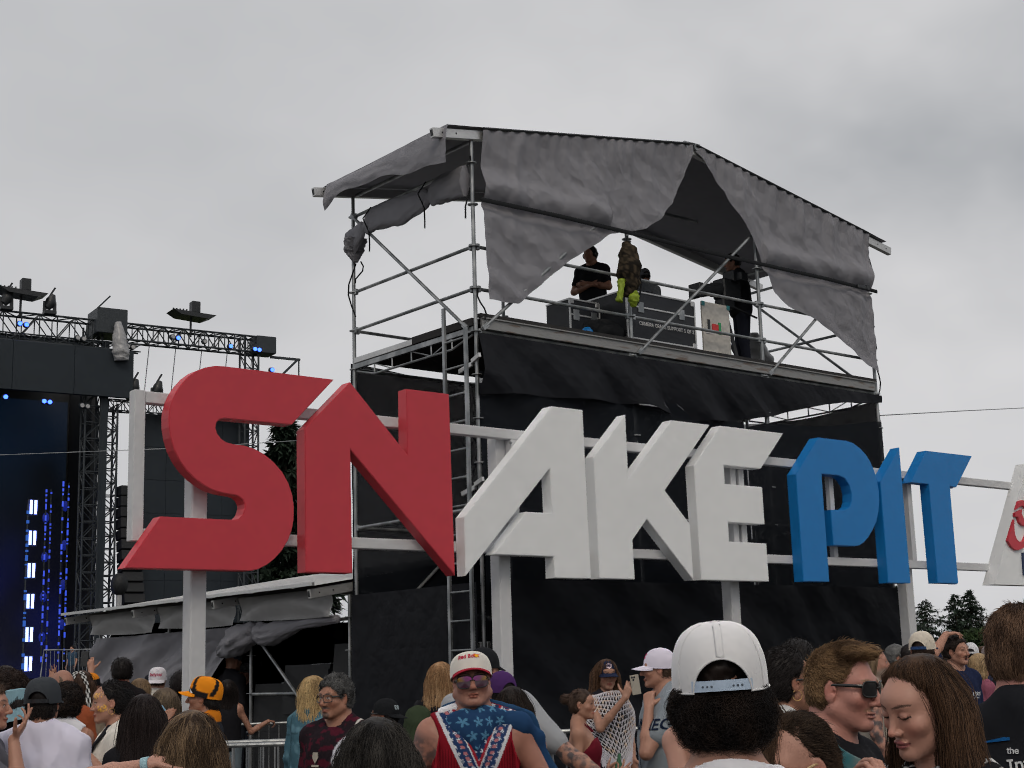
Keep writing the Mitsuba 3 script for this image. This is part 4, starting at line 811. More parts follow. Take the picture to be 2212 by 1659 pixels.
        ex, ez = ax - 0.031, z - 0.002
        eye = (np.hypot(ex / 0.0130, (ez + 0.0006) / 0.0052) < 1) & (y > 0.078)
        if getattr(self, 'eyes', 'open') == 'open':
            lay(eye, (0.52, 0.48, 0.46)); lay(eye & (np.hypot(x * np.sign(x) - 0.031, ez) < 0.0056), (0.05, 0.03, 0.02))
            lay(sm(0.0024, 0.0008, abs(ez - 0.0048 + 22 * ex ** 2)) * (abs(ex) < 0.0145) * (y > 0.072), hc * 0.6)
        else:
            lay((np.hypot(ex / 0.016, (ez - 0.004) / 0.011) < 1) * (y > 0.06), t * A_([0.72, 0.60, 0.60]), 0.55); lay(sm(0.0036, 0.0016, abs(ez + 0.0052 - 18 * ex ** 2)) * (abs(ex) < 0.0165) * (y > 0.066), hc * 0.5)
        fh = getattr(self, 'facial', None)
        if fh:
            kind, fc, am = fh; nz = 0.55 + 0.9 * meshkit.noise(ph * 420, 3)
            mus = sm(1.3, 0.8, np.hypot(ax / 0.030, (z + 0.0535 + 0.25 * ax ** 1.0 * 0.3) / 0.0075)) * (y > 0.06)
            goat = sm(1.25, 0.8, np.hypot(ax / 0.026, (z + 0.098) / 0.021)) * (y > 0.04)
            full = np.clip(sm(-0.030, -0.055, z + 0.0 * ax + 0.35 * np.clip(0.055 - y, 0, 0.1)), 0, 1) * (y > -0.012) * (le > 1.1) * (z > -0.125)
            lay(np.clip({'mustache': mus, 'goatee': np.maximum(mus, goat), 'beard': np.maximum(full, mus), 'stubble': np.maximum(full, mus)}[kind] * nz, 0, 1), fc, am)
        return c
    # -- clothes
    def cloth_mesh(self, B, h=1.4, lo=None, hi=None, amp=0.006, fr=4.2, zf=None):
        m = polygonise(B, self.lo if lo is None else lo, self.hi if hi is None else hi, max(self.hl * h, 0.0042), self.zf if zf is None else zf)
        n = vnorm(m); v = m.vertices
        if amp:
            q = v * A_([1, 1, 0.55]) * fr
            w = fbm(q, 2, self.seed) * 1.3
            g = fbm(np.stack([v[:, 0] * 7 + v[:, 2] * 5, v[:, 1] * 7, v[:, 2] * 2.2 - np.abs(v[:, 0]) * 6], -1), 2, self.seed + 4)
            w = w + 0.9 * (0.35 - np.abs(g) * 2.4)
            v = v + n * (amp * 1.9 * w)[:, None]; m = trimesh.Trimesh(v, m.faces, process=False)
        return m
    def shirt(self, color, sleeve=0.62, t=0.013, neck=0.072, vneck=0.0, hem=0.86, h=1.4, tank=False, loose=0.008, strapless=None, amp=0.006, name='shirt', label=None, paint=None, collar=0, low=True, bs='vc_cloth', cut=None):
        B = Body(); self.torso(B, t, 0.05, True)
        if loose: B.ell(A_([0, 0.0, 1.10]) + self.lean(1.10), (0.150 * self.bulk + t + loose - 0.012 * self.f, 0.110 * self.bulk + t + loose * 0.7, 0.36), 0.06)
        nk = 0.052 if self.f else 0.064
        B.cone(A_([0, -0.026, 1.385]) + self.lean(1.385), A_([0, -0.036, 1.482]) + self.lean(1.48), nk * 1.12 + t, nk + t * 0.9, 0.03)
        if tank:
            for i in (0, 1): B.ell(self.sh[i] + A_([(-1, 1)[i] * (0.040 - 0.012 * (tank - 1)), 0.0, -0.025]), (0.062 * tank, 0.17, 0.115), 0.012, None, True)
        elif sleeve: self.arms_(B, t, sleeve, 0.035)
        L = self.lean(1.46)
        B.cone(A_([0, 0.024 + vneck * 0.5, 1.512 - vneck]) + L, A_([0, -0.012, 1.66]) + L, neck * 0.92, neck * 1.05, 0.006, True)
        B.half((0, 0, -1), -hem)
        if strapless: B.half((0, strapless[0], 1), strapless[1])
        if cut: cut(B)
        if collar: B.cone(A_([0, -0.018, 1.445]) + L, A_([0, -0.008, 1.445 + collar]) + L, 0.078, 0.070, 0.012); B.cone(A_([0, 0.015, 1.47]) + L, A_([0, 0.02, 1.56]) + L, 0.060, 0.062, 0.004, True)
        m = self.cloth_mesh(B, h=h, amp=amp)
        v = m.vertices; c = A_(color, float) * (0.92 + 0.16 * meshkit.fbm(v * 6, 3, self.seed + 2))[:, None]
        if paint: c = paint(self, v, c)
        k = obj(self.key, name, m, bs, self.M, smooth=True, color=np.clip(c, 0, 1), label=label)
        self.top = m; self.topn = vnorm(m)
        return self
    def pants(self, color=(0.03, 0.035, 0.05), shorts=False):
        B = Body(); B.ell((0, 0, 0.95), (0.172 + 0.05 * (self.bulk - 1), 0.13 + 0.04 * (self.bulk - 1), 0.13), 0.04)
        for sx in (-1, 1):
            B.cone((sx * 0.088, 0, 0.90), (sx * 0.095, 0.015, 0.49), 0.102, 0.072, 0.04)
            if not shorts: B.cone((sx * 0.095, 0.015, 0.49), (sx * 0.10, -0.01, 0.12), 0.070, 0.056, 0.02)
        B.half((0, 0, 1), 1.02)
        m = polygonise(B, (-0.28, -0.2, 0.02), (0.28, 0.2, 1.06), 0.016)
        obj(self.key, 'trousers', m, 'vc_cloth', self.M, smooth=True, color=np.tile(A_(color, float), (len(m.vertices), 1)))
        for sx in (-1, 1):
            S = Body().cone((sx * 0.10, -0.035, 0.052), (sx * 0.116, 0.145, 0.040), 0.047, 0.038, 0.02).half((0, 0, -1), -0.006)
            m = polygonise(S, (sx * 0.11 - 0.08, -0.1, -0.01), (sx * 0.11 + 0.08, 0.22, 0.12), 0.012)
            obj(self.key, 'shoe', m, 'vc_cloth', self.M, smooth=True, color=np.tile(A_([0.25, 0.25, 0.26]) if self.seed % 2 else A_([0.03, 0.03, 0.03]), (len(m.vertices), 1)))
        return self
    # -- hair
    def hair(self, color, color2=None, style='short', length=0.0, t=0.014, line=(0.030, 0.58), part=0.0, strands=None, curl=0.0, wid=0.09, extra=None, under_cap=False, label=None, nape=-0.075, lift=0.0, back=-0.05):
        B = Body(); R, o = self.RH, self.HO; Hp = lambda *p: o + R @ A_(p, float); color = A_(color, float); color2 = color * 1.8 if color2 is None else A_(color2, float)
        tc = 0.0035 if under_cap else t
        B.ell(Hp(0, -0.014 - tc * 0.3, 0.030 + lift * 0.5), (0.0735 + tc, 0.094 + tc, 0.087 + tc + lift), 0.02, R)
        B.ell(Hp(0, -0.030, -0.025), (0.070 + tc * 0.8, 0.072 + tc, 0.060), 0.03, R)
        n = R @ A_([0, 1.0, -line[1]]); B.half(n, float(n @ Hp(0, line[0], 0)), 0.012)
        if style != 'long':
            n = R @ A_([0, 0.25, -1.0]); B.half(n, float(n @ Hp(0, -0.06, nape)), 0.012)
            for sx in (-1, 1): B.ell(Hp(sx * 0.086, -0.004, -0.012), (0.030, 0.028, 0.036), 0.006, R, True)
        if length:
            zb = Hp(0, back, -0.02); dn = A_([0, 0, -1.0]); bk = R @ A_([0, -1.0, 0]); bk[2] = 0; bk = unit(bk); sd = R @ A_([1.0, 0, 0]); sd[2] = 0; sd = unit(sd)
            for q in np.linspace(-1, 1, 7):
                a = Hp(0.078 * q, -0.035 - 0.035 * (1 - q * q), 0.0); L = length * (0.90 + 0.10 * (1 - q * q) + 0.05 * self.r.random())
                mid = a + dn * L * 0.45 + sd * q * (wid - 0.078) * 0.7 + bk * 0.012
                end = a + dn * L + sd * q * (wid - 0.078) + bk * (0.02 - 0.02 * abs(q))
                shy = 0.0
                B.cone(a, mid, 0.036 + t * 0.4, 0.037, 0.03); B.cone(mid, end, 0.037, 0.012, 0.03)
        if extra: extra(B, Hp)
        lo, hi = o - 0.16 - A_([0.1, 0.14, length]), o + 0.20 + A_([0.06, 0.06, 0.05])
        m = polygonise(B, lo, hi, max(self.hl * 1.25, 0.004)); nn = vnorm(m); v = m.vertices
        # combed relief: ridges that run down the strands
        fl = np.stack([v[:, 0] * 46, v[:, 1] * 46, v[:, 2] * (46 if style == 'curly' else 6)], -1)
        rel = fbm(fl, 2, self.seed); v = v + nn * (rel * ((0.020 if style == 'curly' else 0.010) * (0.35 if under_cap and style != 'curly' else 1)))[:, None]
        m = trimesh.Trimesh(v, m.faces, process=False)
        mixf = np.clip(meshkit.fbm(np.stack([v[:, 0] * 28, v[:, 1] * 28, v[:, 2] * 5], -1), 3, self.seed + 7)[:, None] * 3.2 - 1.1, 0, 1)
        tipf = np.clip((o[2] - 0.05 - v[:, 2:3]) / 0.3, 0, 1) * (1 if length else 0)
        c = color * (1 - mixf * 0.55) + color2 * mixf * 0.55; c = c * (1 - tipf * 0.5) + color2 * tipf * 0.5
        key = obj(self.key, 'hair', m, 'vc_hair', self.M, smooth=True, color=np.clip(c * (0.75 + 0.5 * (rel[:, None] + 0.5)), 0, 1), label=label)
        ns = (strands if strands is not None else (5000 if self.dist < 5 else 1500 if self.dist < 9 else 350))
        if ns:
            self.strands(key, m, nn, ns, style, color, color2, curl, length, under_cap)
        return self
    def strands(self, key, m, nn, ns, style, color, color2, curl, length, under_cap):
        r = self.r; v = m.vertices; tree = cKDTree(v); o, R = self.HO, self.RH
        up = v[:, 2] > (o[2] - 0.10 if style != 'curly' else -9)
        if under_cap: up &= ((v - o) @ R)[:, 2] < -0.004
        idx = np.nonzero(up)[0]
        if len(idx) < 20: return
        idx = r.choice(idx, ns); p = v[idx].copy(); n = nn[idx]
        wpx = self.dist / 3151 / 0.463 * 0.5 / self.s                       # about half a rendered pixel
        rad = max(0.0005, min(0.0024, wpx * 0.55))
        mx = np.clip(meshkit.fbm(np.stack([p[:, 0] * 30, p[:, 1] * 30, p[:, 2] * 16], -1), 2, self.seed + 7)[:, None] * 3.6 - 1.3 + r.normal(0, 0.12, (ns, 1)), 0, 1); c = (color * (1 - mx) + color2 * mx) * (0.8 + 0.4 * r.random((ns, 1)))
        if style == 'curly':
            S = 13; a = np.cross(n, r.normal(0, 1, (ns, 3))); a /= np.linalg.norm(a, axis=1)[:, None] + 1e-9; b = np.cross(n, a)
            q = r.uniform(0.008, 0.015, (ns, 1)); tt = np.linspace(0, 1, S); turns = r.uniform(1.0, 1.8, (ns, 1)); P = []
            for t in tt:
                g = turns * t * 2 * np.pi; P.append(p + n * (0.012 * t + q * (1 - np.cos(g)) * 0.6 - 0.010) + a * q * np.sin(g) + b * (t - 0.5) * 0.02 - A_([0, 0, 0.012 * t]))
        else:
            S = 14 if style == 'long' else 6
            step = (min(length + 0.15, 0.6) / S * r.uniform(0.55, 1.1, (ns, 1))) if style == 'long' else r.uniform(0.003, 0.007, (ns, 1))
            P = [p - n * 0.002]; lift = r.uniform(0.0, 0.005, (ns, 1)) + 0.001; d = None
            fly = r.random((ns, 1)) < 0.06; lift = np.where(fly, r.uniform(0.006, 0.020, (ns, 1)), lift); ph0 = meshkit.noise(p * 22, 9) * 14 + r.normal(0, 0.25, ns)
            crown = o + R @ A_([0, -0.02, 0.12])
            for t in range(1, S):
                q0 = P[-1]
                if style == 'long': g = A_([0, 0, -1.0]) + r.normal(0, 0.10, (ns, 3))
                else: g = (q0 - crown) * A_([1, 1, 0.6]) * 6 + (R @ A_(self.flow, float)) + r.normal(0, 0.25, (ns, 3))
                _, ii = tree.query(q0); nk = nn[ii]
                g = g - nk * (g * nk).sum(1)[:, None] * 0.9; g /= np.linalg.norm(g, axis=1)[:, None] + 1e-9
                d = g if d is None else d * 0.45 + g * 0.55
                q1 = q0 + d * step
                if curl: q1 = q1 + np.stack([np.sin(t * 1.35 + ph0), np.cos(t * 1.35 + ph0 * 0.7), 0 * ph0], -1) * curl
                if style == 'long' and t < S - 3 or style != 'long':
                    dd, ii = tree.query(q1); base = v[ii] + nn[ii] * lift; w = (0.55 if style == 'long' else 0.3)
                    q1 = q1 * (1 - w) + (q1 + nn[ii] * (((base - q1) * nn[ii]).sum(1)[:, None])) * w
                    if style != 'long': q1 = q1 + nn[ii] * 0.0012
                P.append(q1)
        P = np.stack(P, 1)                                                 # ns, S, 3
        S = P.shape[1]; T = np.gradient(P, axis=1); T /= np.linalg.norm(T, axis=2)[..., None] + 1e-9
        a = np.cross(T, A_([0.3, 0.5, 0.8])); a /= np.linalg.norm(a, axis=2)[..., None] + 1e-9; b = np.cross(T, a)
        rr = rad * np.clip(1.25 - np.linspace(0, 1, S) ** 2, 0.25, 1)[None, :, None]
        ring = np.stack([P + a * rr, P + (-0.5 * a + 0.87 * b) * rr, P + (-0.5 * a - 0.87 * b) * rr], 2)     # ns,S,3,3
        s0 = (np.arange(ns) * S * 3)[:, None, None]; i = np.arange(S - 1)[None, :, None] * 3; j = np.arange(3)[None, None, :]; j2 = (j + 1) % 3
        q = np.stack(np.broadcast_arrays(s0 + i + j, s0 + i + j2, s0 + i + 3 + j2, s0 + i + 3 + j), -1).reshape(-1, 4)
        mm = trimesh.Trimesh(ring.reshape(-1, 3), np.vstack([q[:, :3], q[:, [0, 2, 3]]]), process=False)
        cc = np.repeat(c, S * 3, 0)
        if length: tip = np.tile(np.repeat(np.linspace(0, 1, S), 3), ns)[:, None]; cc = cc * (1 - tip * 0.35) + color2 * tip * 0.35
        obj(key, 'strand', mm, 'vc_hair', self.M, smooth=True, color=np.clip(cc, 0, 1), kind='stuff')
    # -- worn things
    def hm(self, off=(0, 0, 0), yaw=0.0, pitch=0.0):
        """Head frame in the world."""
        M = np.eye(4); M[:3, :3] = self.RH @ rotz(math.radians(yaw)) @ rotx(math.radians(pitch)); M[:3, 3] = self.HO + self.RH @ A_(off, float)
        return self.M @ M
    def cap(self, color, brim=None, back=False, yaw=0.0, opening=True, strap=None, height=0.122, tilt=7, w=0.0, label=None, blen=0.072, panels=None, text=None, droop=0.5, z0=CAPS_Z0, flat=0.0):
        brim = color if brim is None else brim; yw = yaw + (180 if back else 0)
        M = self.hm((0, -0.012, z0), yw, tilt if not back else -tilt)
        rx, ry = 0.0875 + w, 0.1075 + w; near = self.dist < 6
        n, mz = (160, 44) if near else (64, 18)
        g = np.linspace(0, 2 * np.pi, n + 1); u = np.linspace(0, 1, mz)
        dth = np.abs((g - 1.5 * np.pi + np.pi) % (2 * np.pi) - np.pi)
        u0 = np.where(dth < 0.62, 0.52 * np.sqrt(np.clip(1 - (dth / 0.62) ** 2, 0, 1)), 0.0) if opening else g * 0
        def surf(gg, uu, out=0.0):
            k = np.clip(1 - uu ** (2.5 + flat), 0, 1) ** (1 / (2.15 + flat)); fr = 1 + 0.0 * gg
            wob = 0.0016 * np.sin(gg * 3) ** 2
            return np.stack([(rx + out - wob) * k * np.cos(gg), (ry + out - wob) * k * np.sin(gg), (height + out) * uu * (1 + 0.06 * np.sin(gg) * (1 - uu)) - 0.004 * np.cos(gg * 2) * (1 - uu)], -1)
        Ug = u0[:, None] + (0.999 - u0[:, None]) * u[None] ** 0.85
        P = surf(np.repeat(g[:, None], mz, 1), Ug); Pn = P + 0.0011 * fbm(P * 26 + self.seed, 3, self.seed)[..., None] * unit_rows(P - A_([0, 0, 0.02])) * 2.4
        mo = grid(Pn); inn = grid(Pn * A_([0.975, 0.975, 0.965])); mo = trimesh.Trimesh(mo.vertices, mo.faces, process=False)
        col = np.tile(A_(color, float), (len(P.reshape(-1, 3)), 1))
        if panels: col = panels(np.repeat(g, mz), Ug.reshape(-1), col)
        k = obj(self.key, 'cap', mo, 'vc_cloth', M, smooth=True, color=col, label=label)
        # rim band, button, seams
        rim = surf(g[dth > 0.62], g[dth > 0.62] * 0 + 0.01, 0.0012) if opening else surf(g, g * 0 + 0.01, 0.0012)
        ar = surf(g[dth <= 0.64], u0[dth <= 0.64], 0.0012) if opening else None
        fl = lambda m, c: dict(mesh=m, bsdf='vc_cloth', M=M, smooth=True, color=np.tile(A_(c, float), (len(m.vertices), 1)))
        s0 = (dth > 0.62)
        if opening:
            order = np.argsort(((g[s0] - 1.5 * np.pi) % (2 * np.pi))); rim = rim[order]
            obj(k, 'edge', **fl(tube(rim, 0.0022, 6), A_(color) * 0.92)); obj(k, 'edge', **fl(tube(ar, 0.0022, 6), A_(color) * 0.95))
            sg = np.linspace(1.5 * np.pi - 0.66, 1.5 * np.pi + 0.66, 20)
            S0, S1 = surf(sg, sg * 0 + 0.03, 0.0015), surf(sg, sg * 0 + 0.20, 0.0012)
            sm_ = cat([grid(np.stack([S0, S1], 1)), grid(np.stack([S0 * A_([0.985, 0.985, 1]), S1 * A_([0.985, 0.985, 1])], 1))])
            obj(k, 'strap', sm_, 'vc_gloss' if strap is not None else 'vc_cloth', M, smooth=True, color=np.tile(A_(color if strap is None else strap, float), (len(sm_.vertices), 1)))
            if near:
                ps = [1.5 * np.pi - 0.40 + 0.09 * q for q in (0, 1, 2)] + [1.5 * np.pi + 0.22 + 0.09 * q for q in (0, 1, 2)]
                pegs = [disc(surf(A_([a]), A_([0.11]), 0.002)[0], (math.cos(a), math.sin(a), 0), 0.0022, 0.002, 8) for a in ps]
                obj(k, 'peg', **fl(cat(pegs), (0.10, 0.12, 0.15)))
        b = xf(trimesh.creation.icosphere(2, 0.0075), frame((0, 0, height * 0.985), (1, 0, 0), (0, 1, 0), (0, 0, 0.6)))
        obj(k, 'button', **fl(b, color))
        if near:
            for a in (0.5, 5 / 6, 7 / 6, 1.5, 11 / 6, 1 / 6):
                uu = np.linspace(0.55 if a == 1.5 and opening else 0.02, 0.98, 18); ps = surf(np.full(18, a * np.pi), uu, 0.0006)
                obj(k, 'seam', **fl(tube(ps, 0.0085 if a == 1.5 else 0.0016, 6, flat=(1, 0.14)) if a == 1.5 else tube(ps, 0.0012, 5), A_(color) * 0.96))
        bg = np.linspace(0.5 * np.pi - 1.12, 0.5 * np.pi + 1.12, 31); q = np.linspace(0, 1, 9)
        e = np.clip(1 - ((bg - 0.5 * np.pi) / 1.12) ** 2, 0, 1) ** 0.6
        base = surf(bg, bg * 0 + 0.02, 0.001)
        Bq = base[:, None] + (e[:, None] * q[None] * blen)[..., None] * A_([0, 1, 0]) + (e[:, None] * q[None])[..., None] * np.stack([np.cos(bg) * 0.012, bg * 0, bg * 0], -1)[:, None]
        Bq[..., 2] += -0.016 * q[None] * e[:, None] - droop * 2.6 * Bq[..., 0] ** 2 * (0.25 + q[None]) + 0.006 * (1 - q[None])
        up_, dn_ = grid(Bq), grid(Bq[::-1] - A_([0, 0, 0.003]))
        bm = cat([up_, dn_, tube(Bq[:, -1] - A_([0, 0, 0.0015]), 0.0023, 6)])
        bc = np.tile(A_(brim, float), (len(bm.vertices), 1)); 
        obj(k, 'brim', bm, 'vc_cloth', M, smooth=40 if False else True, color=bc)
        self.capsurf = (surf, M, k, height)
        return self
    def cap_text(self, s, h, th0, u, color, bold=True, name='lettering', out=0.002, mesh=None):
        surf, M, k, H = self.capsurf
        m = meshkit.text_mesh(s, h, 0.0012, bold) if mesh is None else mesh
        v = m.vertices; w = v[:, 0].max() + v[:, 0].min()
        x = v[:, 0] - w / 2; gg = th0 + x / 0.095; P = surf(gg, np.clip(u + v[:, 1] / H, 0, 0.97), out)
        P = P + unit_rows(P) * v[:, 2:3]
        obj(k, name, trimesh.Trimesh(P, m.faces, process=False), 'vc_cloth', M, color=np.tile(A_(color, float), (len(v), 1)))
    def glasses(self, lens=(0.01, 0.01, 0.012), frm=(0.012, 0.012, 0.012), kind='square', bs='vc_gloss', label=None, lens_paint=None, name='sunglasses', dz=0.0):
        M = self.hm((0, 0, dz)); k = numbered(self.key + '__' + name)
        ms = []
        for sx in (-1, 1):
            a = np.linspace(0, 2 * np.pi, 29)[:-1]
            ex = {'square': 4.0, 'round': 2.0, 'wrap': 3.0}[kind]; W, Hh = {'square': (0.027, 0.0215), 'round': (0.026, 0.0235), 'wrap': (0.034, 0.027)}[kind]
            px, pz = np.sign(np.cos(a)) * np.abs(np.cos(a)) ** (2 / ex) * W, np.sign(np.sin(a)) * np.abs(np.sin(a)) ** (2 / ex) * Hh
            xx = sx * 0.034 + px; yy = 0.103 - 5.2 * xx ** 2
            ring = np.stack([xx, yy, pz], -1)
            lm = trimesh.Trimesh(np.vstack([ring, [[sx * 0.034, 0.106 - 5.2 * 0.034 ** 2, 0]], ring - A_([0, 0.003, 0]), [[sx * 0.034, 0.101 - 5.2 * 0.034 ** 2, 0]]]),
                                 [(i, (i + 1) % 28, 28) for i in range(28)] + [(29 + i, 57, 29 + (i + 1) % 28) for i in range(28)], process=False)
            if lens is None: lm = None
            lc = None if lm is None else np.tile(A_(lens, float), (len(lm.vertices), 1))
            if lens_paint: lc = lens_paint(lm.vertices, lc)
            if lm is not None: obj(k, 'lens', lm, bs, M, smooth=True, color=lc)
            ms.append(tube(np.vstack([ring, ring[:1]]), 0.0018 if kind == 'round' else 0.0026, 6, cap=False))
            ms.append(tube([(sx * 0.060, 0.083, 0.008), (sx * 0.074, 0.06, 0.008), (sx * 0.079, 0.0, 0.006), (sx * 0.076, -0.022, -0.004)], [0.0032, 0.003, 0.0024, 0.002], 6, flat=(1, 1.7)))
        ms.append(tube([(-0.011, 0.104, 0.004), (0, 0.108, 0.007), (0.011, 0.104, 0.004)], 0.0022, 6))
        m = cat(ms); obj(k, 'frame', m, 'vc_gloss', M, smooth=True, color=np.tile(A_(frm, float), (len(m.vertices), 1)), label=label)
        return self
    def add(self, name, mesh, color, bs='vc_cloth', head=False, smooth=True, label=None):
        if isinstance(mesh, list): mesh = cat(mesh)
        c = A_(color, float); c = np.tile(c, (len(mesh.vertices), 1)) if c.ndim == 1 else c
        return obj(self.key, name, mesh, bs, self.hm() if head else self.M, smooth=smooth, color=c, label=label)
    def decal(self, name, mesh, o, ex, ez, color, out=0.004, bs='vc_cloth'):
        """Flat print laid onto the worn cloth: mesh in (x, y), o its place, ex its reading direction, ez its up."""
        ex, ez = unit(ex), unit(ez); n = np.cross(ex, ez) * 1.0
        v, nn = self.top.vertices, self.topn; ok = (nn @ n > 0.15); v = v[ok]
        uv = np.stack([(v - o) @ ex, (v - o) @ ez], -1); near = (np.abs(uv) < 0.5).all(1) & (((v - o) @ n) > -0.25)
        v, uv = v[near], uv[near]
        m = mesh.subdivide_to_size(0.018) if hasattr(mesh, 'subdivide_to_size') and len(mesh.faces) < 4000 else mesh
        t = m.vertices; c = (t[:, 0].max() + t[:, 0].min()) / 2, (t[:, 1].max() + t[:, 1].min()) / 2
        q = t[:, :2] - A_(c)
        d, ii = cKDTree(uv).query(q, k=6); w = 1 / (d + 0.002)
        dep = (((v[ii] - o) @ n) * w).sum(1) / w.sum(1)
        P = o + q[:, :1] * ex + q[:, 1:2] * ez + n * (dep + out + t[:, 2])[:, None]
        obj(self.key, name, trimesh.Trimesh(P, m.faces, process=False), bs, self.M, color=np.tile(A_(color, float), (len(P), 1)))
        return self
    def w(self, p): return self.M[:3, :3] @ A_(p, float) + self.M[:3, 3]
def mikit_step(a, b, x):
    t = np.clip((np.asarray(x) - a) / (b - a), 0, 1); return t * t * (3 - 2 * t)
def unit_rows(a): return a / (np.linalg.norm(a, axis=-1, keepdims=True) + 1e-9)
def text(s, h, bold=True): return meshkit.text_mesh(s, h, 0.001, bold)
# ================================================================ the people
WHITE, OFFW, BLACK, NAVY = (0.66, 0.66, 0.70), (0.60, 0.57, 0.52), (0.012, 0.012, 0.015), (0.012, 0.018, 0.045)
DARKH, BROWN, BLOND = (0.010, 0.008, 0.008), (0.050, 0.030, 0.020), (0.34, 0.21, 0.10)
def star_cells(u, v, f, r=0.33):
    """White stars scattered over a cloth, one to a cell."""
    x, y = u * f + 0.5 * (np.floor(v * f) % 2), v * f; cx, cy = x - np.floor(x) - 0.5, y - np.floor(y) - 0.5
    a = np.arctan2(cy, cx); return np.hypot(cx, cy) < r * (0.62 + 0.38 * np.cos(5 * a + np.floor(x) * 1.7 + np.floor(y)))
def put(c, m, col): c[m] = A_(col, float) * (0.85 + 0.3 * np.linspace(0, 1, max(int(m.sum()), 1)) * 0)[:int(m.sum()), None]; return c
def chain(p, col, r=0.0022, ry=0.062, rx=0.072, z0=1.455, drop=0.035, tiltb=0.03, name='necklace', bs='vc_metal'):
    g = np.linspace(0, 2 * np.pi, 60); L = p.lean(1.45)
    P = np.stack([rx * np.cos(g), -0.012 + ry * np.sin(g), z0 - drop * np.sin(g) + tiltb * 0], -1) + L
    m = tube(P, r * (1 + 0.3 * np.sin(np.arange(60) * 2.5)), 6, cap=False)
    return p.add(name, m, col, bs)
def earring(p, sx, r=0.016, col=(0.75, 0.5, 0.2), z=-0.052):
    g = np.linspace(0, 2 * np.pi, 25); p.add('earring', tube(np.stack([np.full(25, sx * 0.080), -0.004 + r * np.cos(g), z + r * np.sin(g)], -1), 0.0013, 6), col, 'vc_metal', head=True)

# ---- foreground
p = Person('man with dark curly hair under a white snapback cap, gold chain at his neck', 0.39, 2.9, 1.730, 2, 'm', 1.05, look=(3, 4, -2), skin='light', seed=33, capped=True, hup=0.045)
p.build(); p.shirt(WHITE, neck=0.118, loose=0.02).pants()
p.hair((0.007, 0.005, 0.005), (0.022, 0.014, 0.011), 'curly', t=0.020, under_cap=True, nape=-0.098, strands=9000, extra=lambda B, H: [B.ell(H(x, y, z), (0.034, 0.032, 0.036), 0.03) for x, y, z in ((-0.066, -0.045, -0.040), (0.066, -0.045, -0.040), (-0.045, -0.075, -0.06), (0.045, -0.075, -0.06), (0, -0.085, -0.060), (-0.040, -0.062, -0.066), (0.040, -0.062, -0.066), (0, -0.075, -0.072))])
p.cap((0.66, 0.655, 0.665), strap=(0.42, 0.52, 0.66), height=0.132, tilt=3, w=0.010, flat=0.5, z0=-0.004)
chain(p, (0.70, 0.50, 0.24), 0.0026, 0.088, 0.086, 1.474, -0.004)

p = Person('woman with bare raised elbow half hidden behind the curly haired man', 0.52, 3.5, 1.580, 0, 'f', seed=34, skin='fair', arms=(((-0.17, 0.10, 1.60), (-0.07, 0.03, 1.70)), None), hands=(((0.5, -0.5, 0.4), (0.3, -0.6, -0.3), 'relaxed'), None)).build()
p.shirt((0.05, 0.06, 0.09), tank=1).pants(); p.hair(BROWN, style='long', length=0.2)

p = Person('blond man in black sunglasses facing right with a teal scarf on his shoulder', 0.87, 4.15, 1.680, 122, 'm', 1.08, look=(4, -6, 0), skin='pink', seed=37, jaw=1.08)
p.browcol = (0.20, 0.12, 0.06); p.facial = ('mustache', (0.30, 0.20, 0.12), 0.5); p.lipcol = (0.42, 0.18, 0.15)
p.build(); p.shirt(BLACK, loose=0.02).pants(); p.flow = (0.0, 0.55, 0.25)
p.hair((0.105, 0.060, 0.032), (0.27, 0.165, 0.085), 'short', t=0.004, strands=9000, line=(0.014, 0.40), nape=-0.08, extra=lambda B, H: [B.ell(H(x, y, z), (0.026, 0.030, 0.014), 0.02) for x, y, z in ((-0.03, 0.045, 0.108), (0.03, 0.045, 0.106), (0, 0.066, 0.102), (0, 0.01, 0.115), (0.045, 0.03, 0.098))])
p.glasses(kind='square', dz=0.004)
rl = lambda pts, rad, sd: roll(pts, rad, 26, 60, sd, 0.30)
m = rl([(-0.02, -0.10, 1.47), (0.10, -0.085, 1.465), (0.135, 0.01, 1.43), (0.12, 0.10, 1.36), (0.10, 0.15, 1.24), (0.08, 0.16, 1.08)], [0.03, 0.045, 0.05, 0.05, 0.055, 0.05], 3)
v = m.vertices; w = np.clip(meshkit.fbm(v * A_([18, 18, 5]), 3, 2)[:, None] * 2 - 0.6, 0, 1)
p.add('scarf', m, A_([0.03, 0.12, 0.14]) * (1 - w) + A_([0.22, 0.20, 0.16]) * w, label='teal and brown patterned scarf')

p = Person('brunette woman looking down, long brown hair falling over her right shoulder, checkered shirt', 0.99, 3.6, 1.650, 238, 'f', 1.0, look=(6, -17, -4), skin='fair', seed=38)
p.eyes = 'closed'; p.lipcol = (0.30, 0.10, 0.10); p.build()
def checker(p, v, c):
    q = (np.floor(v[:, 0] / 0.022) + np.floor(v[:, 2] / 0.022)) % 2; put(c, q > 0, (0.60, 0.60, 0.60)); put(c, q == 0, (0.012, 0.012, 0.014)); return c
p.shirt(BLACK, paint=checker, h=0.8, neck=0.085).pants()
p.hair((0.017, 0.010, 0.008), (0.105, 0.058, 0.034), 'long', length=0.38, t=0.010, wid=0.115, strands=9000, line=(-0.012, 0.50), curl=0.003)

